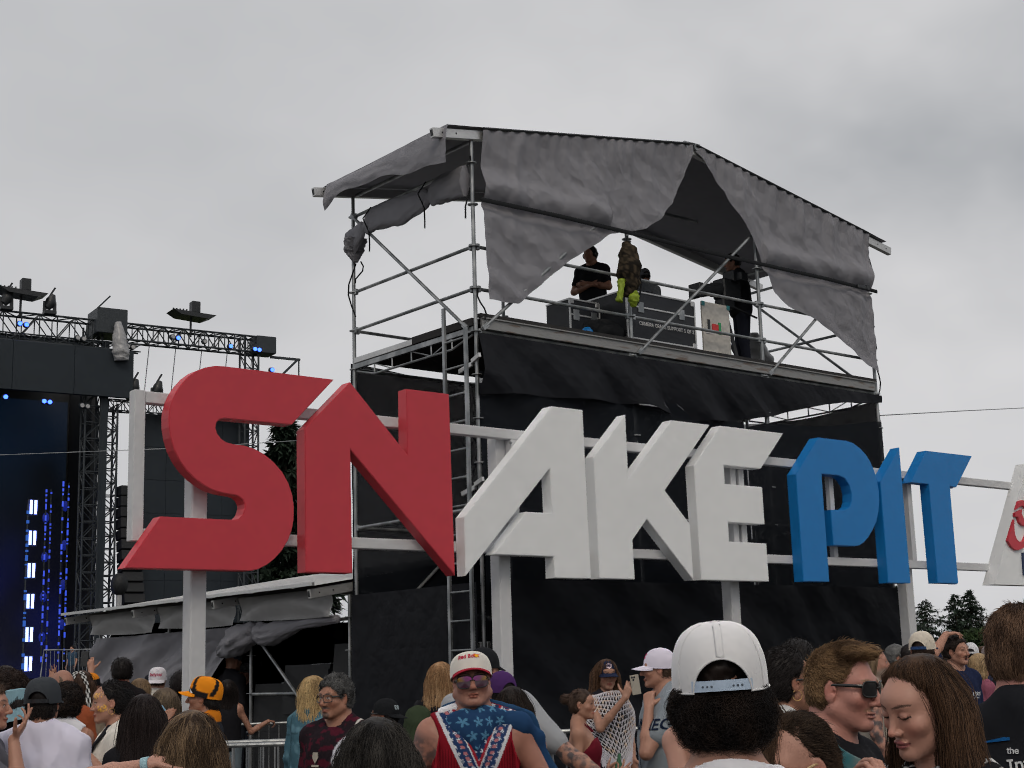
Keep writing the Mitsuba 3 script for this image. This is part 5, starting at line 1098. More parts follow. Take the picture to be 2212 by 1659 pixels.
p = Person('man with short brown hair in a black shirt at the right edge, from behind', 1.28, 3.8, 1.760, 22, 'm', 1.05, look=(6, -2, 0), skin='pink', seed=39)
p.build(); p.shirt((0.014, 0.015, 0.019), loose=0.02, neck=0.082, collar=0.03).pants(); p.flow = (0.0, -0.5, -0.5)
p.hair((0.070, 0.040, 0.026), (0.170, 0.100, 0.064), 'short', t=0.007, strands=9000, nape=-0.098)
ex, ez = rotz(math.radians(22)) @ A_([1, 0, 0]), A_([0, 0, 1.0])
p.decal('lettering', text('the', 0.014), A_([-0.034, -0.1, 1.384]), (1, 0, 0), (0, 0, 1), (0.55, 0.56, 0.58)); p.decal('lettering', text('Intimidator', 0.028), A_([0.050, -0.1, 1.360]), (1, 0, 0.12), (-0.12, 0, 1), (0.55, 0.56, 0.58))
p.decal('blue_swoosh', prism([(-0.2, 0), (-0.1, 0.022), (0.05, 0.030), (0.2, 0.024), (0.2, 0.016), (0.05, 0.020), (-0.1, 0.012)], 0, 0.001).apply_transform(frame((0, 0, 0), (1, 0, 0), (0, 0, 1), (0, 1, 0))), A_([0.06, -0.1, 1.412]), (1, 0, 0), (0, 0, 1), (0.01, 0.10, 0.30))

p = Person('woman with slicked brown hair and round black sunglasses, head tilted, hand in her hair', 0.69, 3.5, 1.540, 248, 'f', 1.0, look=(2, -28, -6), skin='fair', seed=36, arms=(((-0.25, -0.06, 1.34), (-0.120, -0.10, 1.47)), None), hands=(((0.25, -0.1, 0.9), (0.9, 0.1, -0.2), 'hold'), None))
p.build(); p.shirt((0.02, 0.02, 0.025), tank=1).pants()
p.hair((0.022, 0.014, 0.010), (0.070, 0.045, 0.030), 'short', t=0.003, strands=6000, line=(-0.015, 0.30), nape=-0.09)
p.glasses(kind='round', frm=(0.55, 0.38, 0.20))

p = Person('woman with black hair pulled back and a thin gold hoop earring behind the blond man', 0.99, 5.6, 1.680, 76, 'f', seed=35, skin='tan').build()
p.shirt((0.5, 0.5, 0.5), tank=1).pants(); p.hair(DARKH, (0.02, 0.016, 0.016), 'short', t=0.016, line=(0.005, 0.45), nape=-0.09, strands=2500, extra=lambda B, H: B.ell(H(0, -0.11, -0.06), (0.04, 0.04, 0.08), 0.03)); p.glasses(kind='square'); earring(p, 1, 0.020); earring(p, -1, 0.020)
p = Person('person with tousled black hair showing above the woman with the hoop earring', 1.38, 7.4, 1.730, 20, 'm', seed=135, skin='tan').build(); p.shirt(BLACK).pants(); p.hair(DARKH, (0.02, 0.018, 0.018), 'short', t=0.026)

p = Person('woman with wavy highlighted brown hair from behind, patterned wristband on her arm', -1.16, 5.2, 1.520, 345, 'f', 1.0, skin='fair', seed=17, arms=(((-0.37, 0.00, 1.515), (-0.150, -0.08, 1.555)), None), hands=(((0.8, 0.2, 0.45), (0.3, 0.5, -0.8), 'relaxed'), None), look=(-6, 4, 3))
p.build(); p.shirt(BLACK, tank=1).pants()
p.hair((0.040, 0.026, 0.019), (0.25, 0.170, 0.105), 'long', length=0.40, t=0.022, wid=0.150, strands=7000, curl=0.011)
d = unit(p.arm[0][1] - p.arm[0][0]); p.add('wristband', tube([p.arm[0][1] - d * 0.030, p.arm[0][1] - d * 0.002], 0.0315, 14), (0.30, 0.46, 0.52))
p.add('hair_clip', [tube([(0.055, -0.115 - 0.0, -0.165 + 0.0), (0.125, -0.09, -0.185)], 0.008, 8)] + [tube([(0.060 + 0.012 * i, -0.115 + 0.004 * i, -0.166 - 0.003 * i), (0.064 + 0.012 * i, -0.125 + 0.004 * i, -0.142 - 0.003 * i)], 0.0028, 6) for i in range(6)], (0.75, 0.52, 0.25), 'vc_gloss', head=True, label='gold claw hair clip')

p = Person('woman with dark hair greying at the tips, top of her head at the bottom edge', -0.39, 4, 1.510, 350, 'f', skin='tan', seed=24).build()
p.shirt((0.03, 0.03, 0.035)).pants(); p.hair((0.010, 0.009, 0.009), (0.060, 0.055, 0.050), 'long', length=0.42, t=0.020, wid=0.165, strands=7000, curl=0.010)

# ---- the muscular man and his neighbours
def tattoo(p, v, ph, c):
    for i in p.ink:
        e, w = p.arm[i]; s0 = p.sh[i]
        for a, b in ((s0, e), (e, w)):
            ba = b - a; h = np.clip(((v - a) @ ba) / (ba @ ba), 0, 1); d = np.linalg.norm(v - a - h[:, None] * ba, axis=1)
            near = d < 0.095
            n = meshkit.fbm(v * A_([34, 34, 26]), 3, 5); k = np.clip((n - 0.42) * 6, 0, 1) * near * np.clip(h * 8 if a is s0 else 1, 0, 1) * 0.72
            c = c * (1 - k[:, None]) + A_([0.055, 0.052, 0.058]) * k[:, None]
    return c
p = Person('muscular man in white cap and pink wrap sunglasses, red fringed top and blue cape', -0.21, 6.5, 1.720, 176, 'm', 1.24, look=(0, 2, 3), skin=(0.40, 0.20, 0.145), seed=26, capped=True, captop=0.012, jaw=1.30, arms=(((-0.335, -0.02, 1.10), (-0.33, 0.08, 0.86)), ((0.335, -0.04, 1.10), (0.32, 0.06, 0.86))))
p.ink = (1,); p.facial = ('stubble', (0.10, 0.06, 0.05), 0.22); p.h *= 0.8; p.hl *= 0.8; p.build(tattoo)
def vscarf(p, v, c):
    x, y, z = v.T; ax = abs(x + 0.012); fr = y > 0.0
    dline = ax - (0.012 + 0.44 * (z - 1.235)); inV = fr & (dline < -0.03) & (z > 1.2); band = fr & (abs(dline) < 0.062) & (z > 1.17)
    rib = 0.8 + 0.35 * np.sin(x * 520) * (z < 1.33); c *= rib[:, None]
    put(c, band, (0.02, 0.045, 0.13)); put(c, band & star_cells(x, z, 34), (0.62, 0.66, 0.72))
    put(c, band & (abs(abs(dline) - 0.054) < 0.008), (0.62, 0.62, 0.66)); put(c, band & (abs(dline + 0.030) < 0.013), (0.32, 0.02, 0.035)); put(c, band & (abs(dline - 0.012) < 0.009) & (np.sin(z * 260) > -0.2), (0.42, 0.16, 0.18)); put(c, band & (abs(dline + 0.014) < 0.003), (0.6, 0.6, 0.64))
    put(c, inV, (0.014, 0.035, 0.10)); put(c, inV & star_cells(x + 0.01, z + 0.01, 26), (0.55, 0.62, 0.70)); return c
p.shirt((0.23, 0.008, 0.018), tank=1.15, paint=vscarf, h=0.75, neck=0.09, name='fringed_top', loose=0)
fr_ = []
for sx in (-1, 1):
    for i in range(46):
        z = 1.40 - 0.42 * i / 46; x = sx * (0.150 + 0.030 * math.sin(i / 46 * 3.0)); yy = 0.135 - 0.10 * max(0, (z - 1.32) / 0.1)
        fr_.append(tube([(x, yy, z), (x + sx * 0.006, yy + 0.010, z - 0.03), (x + sx * 0.004, yy + 0.004, z - 0.065)], 0.0035, 4))
k = p.add('fringe', fr_, (0.25, 0.010, 0.02)); labels.setdefault(k, {})['kind'] = 'stuff'
B = Body(); L = p.lean(1.46)
for i in range(9):
    a0, a1 = i / 9 * 2 * math.pi, (i + 1) / 9 * 2 * math.pi; f_ = lambda a: A_([0.082 * math.cos(a), 0.004 + 0.088 * math.sin(a), 1.452 - 0.062 * max(0, math.sin(a))])
    B.cone(f_(a0), f_(a1), 0.029 + 0.016 * max(0, math.sin(a0)), 0.029 + 0.016 * max(0, math.sin(a1)), 0.02)
B.cone((0, 0.09, 1.42), (0, 0.135, 1.335), 0.062, 0.014, 0.03)
B.cone((-0.05, 0.05, 1.46), (-0.20, 0.02, 1.425), 0.045, 0.040, 0.03); B.cone((-0.20, 0.02, 1.425), (-0.285, -0.03, 1.36), 0.044, 0.030, 0.03); B.cone((-0.285, -0.03, 1.36), (-0.335, -0.07, 1.10), 0.032, 0.030, 0.03); B.cone((0.05, 0.05, 1.455), (0.12, 0.03, 1.44), 0.042, 0.020, 0.03)
m = p.cloth_mesh(B, 0.9, amp=0.008, fr=9); v = m.vertices; c = np.tile(A_([0.014, 0.045, 0.115]), (len(v), 1)); put(c, star_cells(v[:, 0] + 0.3 * v[:, 1], v[:, 2], 17, 0.4), (0.10, 0.26, 0.42)); far_ = v[:, 0] < -0.14; c[far_] = A_([0.016, 0.050, 0.125]); p.add('neck_scarf', m, c, label='navy star-patterned scarf round his neck')
B = Body(); p.torso(B, 0.032, 0.05); p.arms_(B, 0.030, 1.0); B.half((0, 1, -0.10), -0.165); B.half((0, 0, -1), -0.92); B.cone((0, 0.01, 1.50), (0, 0, 1.62), 0.07, 0.08, 0.006, True); B.half((1, 0.2, 0), 0.13)
m = p.cloth_mesh(B, 1.1, amp=0.010); p.add('cape', m, np.tile(A_([0.020, 0.060, 0.135]), (len(m.vertices), 1)), label='blue cape over his left shoulder')
B = Body(); p.torso(B, 0.024, 0.05); B.half((0, 1, -0.12), -0.158); B.half((-1, 0, 0), -0.07); B.half((1, 0, 0), 0.155); B.half((0, 0, -1), -1.41); m = p.cloth_mesh(B, 1.1, amp=0.006); p.add('white_collar', m, np.tile(A_(WHITE), (len(m.vertices), 1)))
p.pants(); p.hair((0.03, 0.02, 0.015), style='short', under_cap=True, t=0.003)
p.cap((0.62, 0.59, 0.54), brim=(0.25, 0.012, 0.025), opening=False, height=0.106, tilt=13, w=0.006, flat=1.0, blen=0.060, droop=0.6, z0=0.012, label='cream cap with red edged bill')
p.cap_text('Red Bull', 0.0165, math.pi / 2 - 0.17, 0.52, (0.50, 0.02, 0.06))
bull = cat([prism([(0, 0.006), (0.014, 0.014), (0.026, 0.010), (0.040, 0.012), (0.030, 0.004), (0.034, -0.004), (0.024, 0.0), (0.012, 0.001)], 0, 0.001)]).apply_transform(frame((0, 0, 0), (1, 0, 0), (0, 0, 1), (0, 1, 0)))
p.cap_text('', 0, math.pi / 2 + 0.29, 0.56, (0.62, 0.12, 0.02), mesh=bull); p.cap_text('', 0, math.pi / 2 + 0.29, 0.585, (0.75, 0.45, 0.02), mesh=xf(trimesh.creation.icosphere(1, 0.0075), frame((0.02, 0, 0), (1, 0, 0), (0, 1, 0), (0, 0, 0.1))), out=0.0026)
def pinklens(v, c):
    t = np.clip((v[:, 2:3] + 0.024) / 0.048, 0, 1); e = np.clip((abs(v[:, 0:1]) - 0.030) / 0.035, 0, 1)
    top = A_([0.55, 0.02, 0.42]) * (1 - e) + A_([0.85, 0.42, 0.02]) * e
    return A_([0.05, 0.012, 0.03]) * (1 - mikit_step(0.55, 0.8, t)) + top * mikit_step(0.55, 0.8, t)
p.glasses(kind='wrap', lens_paint=pinklens, label='wrap sunglasses with pink and orange mirrored top edge', dz=-0.010)
for i in (0, 1):
    e, w = p.arm[i]; a = p.sh[i] + (e - p.sh[i]) * 0.72; d = unit(e - p.sh[i]); u_ = unit(np.cross(d, (0, 1, 0))); v_ = np.cross(d, u_); g = np.linspace(0, 2 * np.pi, 49)
    P = a + np.outer(np.cos(g), u_) * 0.0635 + np.outer(np.sin(g), v_) * 0.0635 + np.outer(0.004 * np.sin(g * 9), d)
    m = tube(P, 0.0075, 7, cap=False); c = np.repeat(A_([[0.03, 0.04, 0.14], [0.55, 0.55, 0.58], [0.32, 0.02, 0.05]])[(np.arange(49) // 2) % 3], 7, 0); p.add('armband', m, c, label='braided red, white and blue armband')

p = Person('big man in grey tee and black cap leaning in, tattooed forearm with open palm', -0.00, 9, 1.810, 352, 'm', 1.30, lean=(-0.22, 0.05), look=(40, -8, 0), skin='light', seed=27, capped=True, arms=(None, ((0.245, -0.20, 1.10), (0.385, -0.36, 1.005))), hands=(None, ((0.9, -0.1, 0.12), (0.1, 0.2, 1.0), 'open')))
p.ink = (1,); p.build(tattoo); p.shirt((0.30, 0.31, 0.33), loose=0.04, sleeve=0.75).pants(); p.hair(DARKH, style='short', under_cap=True)
p.cap((0.012, 0.013, 0.016), strap=(0.4, 0.4, 0.42), w=0.004, label='black cap')
p = Person('person in a purple cap with a small dark hair bun at the nape', -0.11, 8.6, 1.660, 330, 'f', skin='tan', seed=127, capped=True).build(); p.shirt((0.2, 0.2, 0.22)).pants(); p.hair(DARKH, style='short', under_cap=True, extra=lambda B, H: B.ell(H(0.05, -0.125, -0.03), (0.036, 0.036, 0.04), 0.01)); p.cap((0.060, 0.022, 0.105))
p = Person('woman with long straight dark hair and bare shoulders right of the muscular man', -0.05, 8, 1.550, 8, 'f', skin='light', seed=28).build(); p.shirt((0.03, 0.02, 0.03), tank=1).pants(); p.hair(DARKH, (0.030, 0.020, 0.016), 'long', length=0.42, wid=0.10)
p = Person('woman with long strawberry blonde hair and black top, green backpack on her back', -0.66, 12.3, 1.720, 24, 'f', skin='fair', seed=25).build(); p.shirt(BLACK).pants(); p.hair((0.25, 0.135, 0.065), (0.50, 0.33, 0.19), 'long', length=0.48, wid=0.125, t=0.02, strands=900, curl=0.004)
bk = thing('backpack', 'olive green backpack on the strawberry blonde woman', 'backpack'); Mb = p.M @ frame((-0.11, -0.20, 1.16), (1, 0, 0), (0, 1, 0), (0, 0, 1))
obj(bk, 'bag', roll([(0, 0, -0.26), (0, 0, -0.2), (0, -0.01, 0), (0, 0, 0.17), (0, 0.02, 0.23)], [0.08, 0.125, 0.135, 0.115, 0.05], 24, 30, 4, 0.2), 'vc_cloth', Mb, smooth=True, color=np.tile(A_([0.035, 0.050, 0.028]), (24 * 30 + 2, 1)))
obj(bk, 'shoulder_strap', [tube([(sx * 0.10, 0.10, 0.20), (sx * 0.11, 0.20, 0.275), (sx * 0.11, 0.34, 0.15), (sx * 0.12, 0.28, -0.1)], 0.022, 6, flat=(1, 0.3)) for sx in (-1, 1)], 'black_cloth', Mb)

# ---- left of the centre
p = Person('man in glasses with greying hair and goatee, maroon and black football shirt', -1.01, 8.2, 1.640, 205, 'm', 1.16, look=(12, -3, 0), skin='tan', seed=22, jaw=1.15)
p.facial = ('goatee', (0.05, 0.045, 0.042), 0.8); p.build()
def jersey(p, v, c):
    x, y, z = v.T; n = meshkit.fbm(v * 24, 3, 8); put(c, n > 0.53, (0.075, 0.010, 0.022))
    put(c, (abs(np.hypot(x + 0.185, (z - 1.27) * 0.9) - 0.115) < 0.020) & (z > 1.2), (0.56, 0.56, 0.62)); put(c, (np.hypot(x + 0.185, (z - 1.27) * 0.9) < 0.095), (0.010, 0.010, 0.014))
    for k in range(3): put(c, (abs(x + 0.150 + 0.028 * k) < 0.007) & (z > 1.30), (0.60, 0.58, 0.54))
    return c
p.shirt((0.016, 0.010, 0.014), paint=jersey, h=0.9, loose=0.03, collar=0.02).pants(); p.flow = (0, -0.3, 0.5)
p.hair((0.016, 0.015, 0.015), (0.13, 0.13, 0.13), 'short', t=0.015, strands=2500); p.glasses(lens=None, kind='square', name='glasses')
crest = cat([prism([(-0.02, 0.03), (0.02, 0.03), (0.024, 0.0), (0, -0.034), (-0.024, 0.0)], 0, 0.001), prism([(-0.03, -0.04), (0.03, -0.04), (0.03, -0.052), (-0.03, -0.052)], 0, 0.001)]).apply_transform(frame((0, 0, 0), (1, 0, 0), (0, 0, 1), (0, 1, 0)))
p.decal('crest', crest, A_([0.06, 0.1, 1.27]), (-1, 0, 0), (0, 0, 1), (0.36, 0.33, 0.28))
p = Person('blonde woman with half-up hair in a faded blue denim jacket, seen from behind', -1.56, 11.2, 1.640, 22, 'f', 1.05, skin='fair', seed=21).build()
def denim(p, v, c):
    n = meshkit.fbm(v * 15, 4, 4)[:, None]; c[:] = A_([0.055, 0.125, 0.165]) * (0.55 + 0.9 * n) + A_([0.16, 0.24, 0.27]) * np.clip(n - 0.52, 0, 1) * 2.2
    seam = (abs(v[:, 2] - 1.315 + 0.25 * abs(v[:, 0]) * 0.4) < 0.006) | (abs(abs(v[:, 0]) - 0.15) < 0.005); c[seam] *= 0.55; return c
p.shirt((0.1, 0.2, 0.25), sleeve=1.95, t=0.026, loose=0.04, paint=denim, collar=0.05, name='denim_jacket', amp=0.010, h=1.1).pants()
p.hair((0.30, 0.20, 0.10), (0.58, 0.42, 0.21), 'long', length=0.42, wid=0.09, t=0.018, strands=1400, curl=0.005, extra=lambda B, H: B.ell(H(0, -0.09, 0.085), (0.045, 0.035, 0.035), 0.03))
p = Person('man in a black backwards cap and glasses facing left, white sleeveless jersey with blue trim', -0.89, 9.8, 1.510, 282, 'm', 0.98, skin='brown', seed=23, capped=True).build()
def wj(p, v, c): put(c, abs(np.hypot(abs(v[:, 0]) - 0.19, v[:, 2] - 1.35) - 0.12) < 0.016, (0.03, 0.06, 0.25)); return c
p.shirt(WHITE, tank=1.2, paint=wj, h=1.0).pants(); p.hair(DARKH, style='short', under_cap=True); p.glasses(lens=None, name='glasses'); p.cap((0.011, 0.012, 0.014), back=True, opening=False, droop=0.3)
p.cap_text('DB', 0.030, math.pi / 2 - 0.35, 0.35, (0.35, 0.42, 0.45))
p = Person('woman with gold face glitter facing left, slick black hair, white tee with dark crossbody strap', -2.27, 8.3, 1.650, 247, 'f', 1.0, skin='light', seed=13, look=(4, -3, 0), arms=(((-0.235, 0.04, 1.165), (-0.12, 0.175, 1.345)), None), hands=(((0.6, 0.35, 0.35), (0.5, -0.75, 0.1), 'grip'), None), jaw=1.0)
p.browcol = (0.012, 0.01, 0.01)
def glitter(p, v, ph, c):
    x, y, z = ph.T; w = (meshkit.noise(ph * 260, 5) > 0.60) & (y > 0.02) & (x < 0.03) & ((np.hypot(x + 0.052, z + 0.028) < 0.022) | (np.hypot(x + 0.045, z - 0.045) < 0.020)); c[w] = (0.75, 0.42, 0.06); return c
p.build(glitter); p.shirt(OFFW, neck=0.092, loose=0.035, amp=0.009).pants(); p.hair(DARKH, (0.016, 0.016, 0.018), 'short', t=0.007, line=(0.012, 0.40), nape=-0.085, extra=lambda B, H: B.cone(H(0, -0.11, 0.0), H(0, -0.10, -0.13), 0.045, 0.035, 0.03))
p.add('crossbody_strap', tube([(0.06, -0.12, 1.46), (-0.05, 0.02, 1.485), (-0.085, 0.12, 1.38), (-0.05, 0.165, 1.25), (0.06, 0.165, 1.1), (0.16, 0.12, 0.95)], 0.030, 8, flat=(1, 0.22)), BLACK)
earring(p, -1, 0.017, (0.7, 0.42, 0.12)); chain(p, (0.75, 0.55, 0.20), 0.003, 0.07, 0.085, 1.47, 0.02); chain(p, (0.03, 0.02, 0.02), 0.002, 0.12, 0.09, 1.40, 0.10, bs='vc_cloth')
p.decal('print', cat([prism([(-0.05, 0.008), (-0.016, 0.008), (-0.016, 0.022), (0.016, 0.022), (0.016, 0.008), (0.05, 0.008), (0.042, -0.008), (0.016, -0.008), (0.016, -0.022), (-0.016, -0.022), (-0.016, -0.008), (-0.042, -0.008)], 0, 0.001, [[(-0.040, 0.005), (-0.036, -0.005), (-0.013, -0.005), (-0.013, -0.018), (0.013, -0.018), (0.013, -0.005), (0.038, -0.005), (0.044, 0.005), (0.013, 0.005), (0.013, 0.018), (-0.013, 0.018), (-0.013, 0.005)]])]).apply_transform(frame((0, 0, 0), (1, 0, 0), (0, 0, 1), (0, 1, 0))), A_([-0.13, 0.1, 1.20]), (-1, 0, 0), (0, 0, 1), (0.05, 0.05, 0.06))
p = Person('woman with very long straight dark hair and black top, seen from behind', -1.90, 7.5, 1.570, 350, 'f', skin='light', seed=14).build(); p.shirt(BLACK, loose=0.02).pants(); p.hair((0.014, 0.010, 0.010), (0.030, 0.022, 0.022), 'long', length=0.50, wid=0.125, t=0.016, strands=1800)
p = Person('woman with brown hair turned away between the long haired woman and the orange cap', -2.44, 10.2, 1.590, 300, 'f', skin='light', seed=15).build(); p.shirt((0.05, 0.05, 0.06)).pants(); p.hair((0.070, 0.050, 0.036), (0.16, 0.12, 0.08), 'long', length=0.25, wid=0.10)
p = Person('man in an orange and black cap drinking from a can, gold watch', -2.02, 9.5, 1.670, 272, 'm', 1.05, skin='tan', seed=16, capped=True, look=(0, 3, 0), arms=(((-0.245, 0.235, 1.22), (-0.115, 0.235, 1.455)), None), hands=(((0.45, -0.20, 0.8), (0.6, 0.3, -0.5), 'hold'), None))
p.browcol = (0.012, 0.01, 0.01); p.build()
def mcl(p, v, c): put(c, (v[:, 2] > 1.455) | ((abs(v[:, 1] + 0.02) < 0.03) & (v[:, 2] < 1.36)), (0.62, 0.19, 0.012)); return c
p.shirt((0.022, 0.025, 0.032), sleeve=0.9, collar=0.035, paint=mcl, loose=0.03, h=1.0).pants(); p.hair(DARKH, (0.014, 0.013, 0.013), 'short', under_cap=True, nape=-0.115, extra=lambda B, H: B.ell(H(0, -0.065, -0.055), (0.066, 0.052, 0.05), 0.02))
def orange(g, u, c): s = np.cos(g); put(c, (u < 0.24) & (np.sin(g) > -0.35), (0.014, 0.014, 0.016)); put(c, (abs(g % np.pi - 0.5 - 0.5 * u) < 0.16) & (u > 0.1), (0.014, 0.014, 0.016)); put(c, (abs((g % (2 * np.pi)) - math.pi + 0.5 + 0.5 * u) < 0.16), (0.014, 0.014, 0.016)); return c
p.cap((0.72, 0.235, 0.012), opening=False, height=0.135, tilt=12, w=0.008, flat=0.8, panels=orange, blen=0.066, droop=0.45, label='orange cap with curved black side panels')
mk = prism([(0, 0), (0.012, 0.010), (0.024, 0.012), (0.034, 0.022), (0.028, 0.008), (0.036, 0.0), (0.022, 0.004), (0.012, -0.006)], 0, 0.001).apply_transform(frame((0, 0, 0), (-1, 0, 0), (0, 0, 1), (0, 1, 0)))
p.cap_text('', 0, math.pi - 0.85, 0.08, (0.7, 0.7, 0.72), mesh=mk)
w_ = p.arm[0][1]; d = unit(w_ - p.arm[0][0]); p.add('watch', [tube([w_ - d * 0.045, w_ - d * 0.018], 0.034, 14), disc(w_ - d * 0.03 + A_([-0.034, 0.0, 0]), (1, 0, 0.0), 0.022, 0.014, 14)], (0.62, 0.42, 0.24), 'vc_metal', label='rose gold watch')
cn = thing('drink_can', 'pale blue drink can at the mouth of the man in the orange cap', 'can'); q = p.w(w_ + A_([0.055, 0.03, 0.055])); Mc = frame(q, (0.8, 0.1, 0.55), (0, 1, 0), unit((-0.55, -0.1, 0.8)))
obj(cn, None, lathe([(0, -0.06), (0.026, -0.06), (0.032, -0.052), (0.032, 0.05), (0.027, 0.06), (0, 0.058)], 20), 'vc_gloss', Mc, smooth=40, color=None) if False else obj(cn, None, lathe([(0, -0.06), (0.026, -0.06), (0.032, -0.052), (0.032, 0.05), (0.027, 0.06), (0, 0.058)], 20), 'vc_gloss', Mc, smooth=True, color=np.tile(A_([0.18, 0.36, 0.50]), (126, 1)))
p = Person('man in a white tee and dark grey trucker cap, seen from behind at lower left', -2.41, 7.5, 1.690, 0, 'm', 1.16, skin='tan', seed=11, capped=True, look=(-2, 2, 0), zvis=0.9).build(); p.shirt((0.64, 0.62, 0.74), loose=0.045, sleeve=0.8, amp=0.019, neck=0.075).pants(); p.hair(DARKH, (0.02, 0.016, 0.015), 'short', under_cap=True, nape=-0.11, extra=lambda B, H: B.ell(H(0, -0.055, -0.055), (0.070, 0.050, 0.05), 0.02))
p.cap((0.040, 0.045, 0.052), strap=(0.02, 0.022, 0.026), height=0.130, tilt=4, w=0.007, flat=0.4); chain(p, BLACK, 0.0025, 0.078, 0.075, 1.475, -0.008, name='neck_cord', bs='vc_cloth')
def bucket(p, col):
    M = p.hm((0, -0.01, 0.0), 0, 6); prof = [(0.0, 0.130), (0.05, 0.130), (0.078, 0.122), (0.094, 0.05), (0.100, 0.022), (0.112, 0.012), (0.150, -0.030), (0.168, -0.055)]
    m = lathe(prof, 44); v = m.vertices * A_([0.95, 1.08, 1]); v[:, 2] += 0.006 * np.sin(np.arctan2(v[:, 1], v[:, 0]) * 3) * (np.hypot(v[:, 0], v[:, 1]) > 0.12)
    n = meshkit.fbm(v * 40, 3, 4)[:, None]; obj(p.key, 'bucket_hat', trimesh.Trimesh(v, m.faces, process=False), 'vc_cloth', M, smooth=True, color=A_(col) * (0.8 + 0.4 * n), label='pale blue denim bucket hat')
p = Person('person in a pale blue bucket hat left of the man in the grey trucker cap', -2.89, 8.6, 1.640, 335, 'f', skin='light', seed=12, capped=True, look=(-8, -6, -8)).build(); p.shirt((0.03, 0.03, 0.035)).pants(); p.hair(DARKH, style='long', length=0.15, t=0.008); bucket(p, (0.17, 0.28, 0.33))
p = Person('person at the left edge raising a hand to the mouth', -2.59, 7.2, 1.660, 85, 'm', skin='light', seed=103, arms=(None, ((0.16, 0.22, 1.19), (0.06, 0.16, 1.45))), hands=(None, ((-0.1, 0.35, 0.55), (0.1, -0.9, 0.1), 'open'))).build(); p.shirt((0.10, 0.10, 0.12)).pants(); p.hair(BROWN)
p = Person('person with big bushy dark curls at the left edge', -3.51, 10.2, 1.700, 8, 'm', skin='brown', seed=105).build(); p.shirt((0.015, 0.016, 0.02)).pants(); p.hair((0.014, 0.009, 0.008), (0.035, 0.022, 0.018), 'curly', t=0.062, strands=2500, nape=-0.10)
p = Person('person with dark hair and a raised open hand at the far left', -4.58, 13.2, 1.800, 15, 'm', skin='light', seed=104, arms=(None, ((0.25, 0.15, 1.38), (0.29, 0.24, 1.58))), hands=(None, ((0.1, 0.1, 1), (0, -1, 0.1), 'flat'))).build(); p.shirt(BLACK).pants(); p.hair((0.02, 0.014, 0.012), t=0.03)
p = Person('bald man in an orange tee seen from behind', -3.36, 10.9, 1.750, 325, 'm', 1.06, skin=(0.36, 0.19, 0.135), seed=6).build(); p.shirt((0.29, 0.072, 0.030), loose=0.03, amp=0.010).pants(); p.hair((0.10, 0.07, 0.05), style='short', t=-0.0015, strands=0, line=(-0.055, 0.1))
p = Person('person with dark curls and a white tank top before the man in orange', -2.93, 9.6, 1.630, 4, 'f', skin='tan', seed=7).build(); p.shirt(WHITE, tank=1.05).pants(); p.hair(DARKH, (0.03, 0.02, 0.016), 'curly', t=0.035, nape=-0.16, strands=1500)
p = Person('woman with brown hair and black and white checkered ribbons tied over her head', -3.84, 13, 1.750, 2, 'f', skin='light', seed=8).build(); p.shirt((0.20, 0.16, 0.12)).pants(); p.hair((0.04, 0.022, 0.016), (0.08, 0.045, 0.03), 'long', length=0.36, wid=0.08)
for sx in (-1, 1):
    t = np.linspace(0, 1, 40); c0 = np.stack([sx * (0.015 + 0.085 * np.sin(t * 1.6)), -0.10 + 0.05 * t * 0, 0.125 - 0.12 * t - 0.32 * t * t], -1); P = np.stack([c0 + A_([sx * a, -0.012, 0]) for a in np.linspace(-0.022, 0.022, 6)], 1)
    m = grid(P); i, j = np.meshgrid(np.arange(40), np.arange(6), indexing='ij'); q = ((i // 3 + j // 2) % 2).reshape(-1, 1); p.add('checkered_ribbon', m, q * A_([0.62, 0.62, 0.62]) + (1 - q) * A_([0.012, 0.012, 0.012]), head=True)
p = Person('person in an orange and black cap partly hidden behind the checkered ribbons', -4.20, 14.5, 1.770, 20, 'm', skin='light', seed=9, capped=True).build(); p.shirt(NAVY).pants(); p.hair(DARKH, under_cap=True); p.cap((0.66, 0.22, 0.015), brim=BLACK, opening=False, panels=lambda g, u, c: put(c, u < 0.5, BLACK))
p = Person('bearded man with dark hair holding up a phone before the grey curtain', -4.03, 15, 1.880, 338, 'm', skin='light', seed=10, arms=(((-0.255, 0.22, 1.44), (-0.240, 0.36, 1.640)), None), hands=(((-0.1, 0.15, 1), (0.2, 1, 0), 'hold'), None)); p.facial = ('beard', (0.015, 0.012, 0.01), 0.95); p.build(); p.shirt((0.014, 0.012, 0.014), sleeve=0.6, collar=0.03).pants(); p.hair(DARKH, t=0.024); B = Body().cone((0, -0.02, 1.455), (0, -0.02, 1.50), 0.085, 0.075, 0.02); m = p.cloth_mesh(B, amp=0.01); p.add('bandana', m, np.tile(A_([0.13, 0.035, 0.025]), (len(m.vertices), 1)))
def phone(M, label, back):
    k = thing('phone', label, 'phone'); obj(k, 'body', box((-0.038, -0.004, -0.078), (0.038, 0.004, 0.078), 0.0035), 'vc_gloss', M, color=np.tile(A_(back, float), (24, 1))) if False else None
    m = box((-0.038, -0.0045, -0.078), (0.038, 0.0045, 0.078), 0.003); obj(k, 'body', m, 'vc_gloss', M, color=np.tile(A_(back, float), (len(m.vertices), 1)))
    l = cat([disc((x, -0.006, z), (0, 1, 0), 0.0085, 0.004, 12) for x, z in ((-0.022, 0.060), (-0.003, 0.060), (-0.012, 0.040))]); obj(k, 'camera_lens', l, 'black_metal', M)
q = p.w(p.arm[0][1] + A_([-0.055, 0.10, 0.115])); phone(frame(q, (1, 0, 0), (0, -1, 0), (0.05, 0, 1)), 'black phone held up by the bearded man before the curtain', (0.01, 0.01, 0.012))
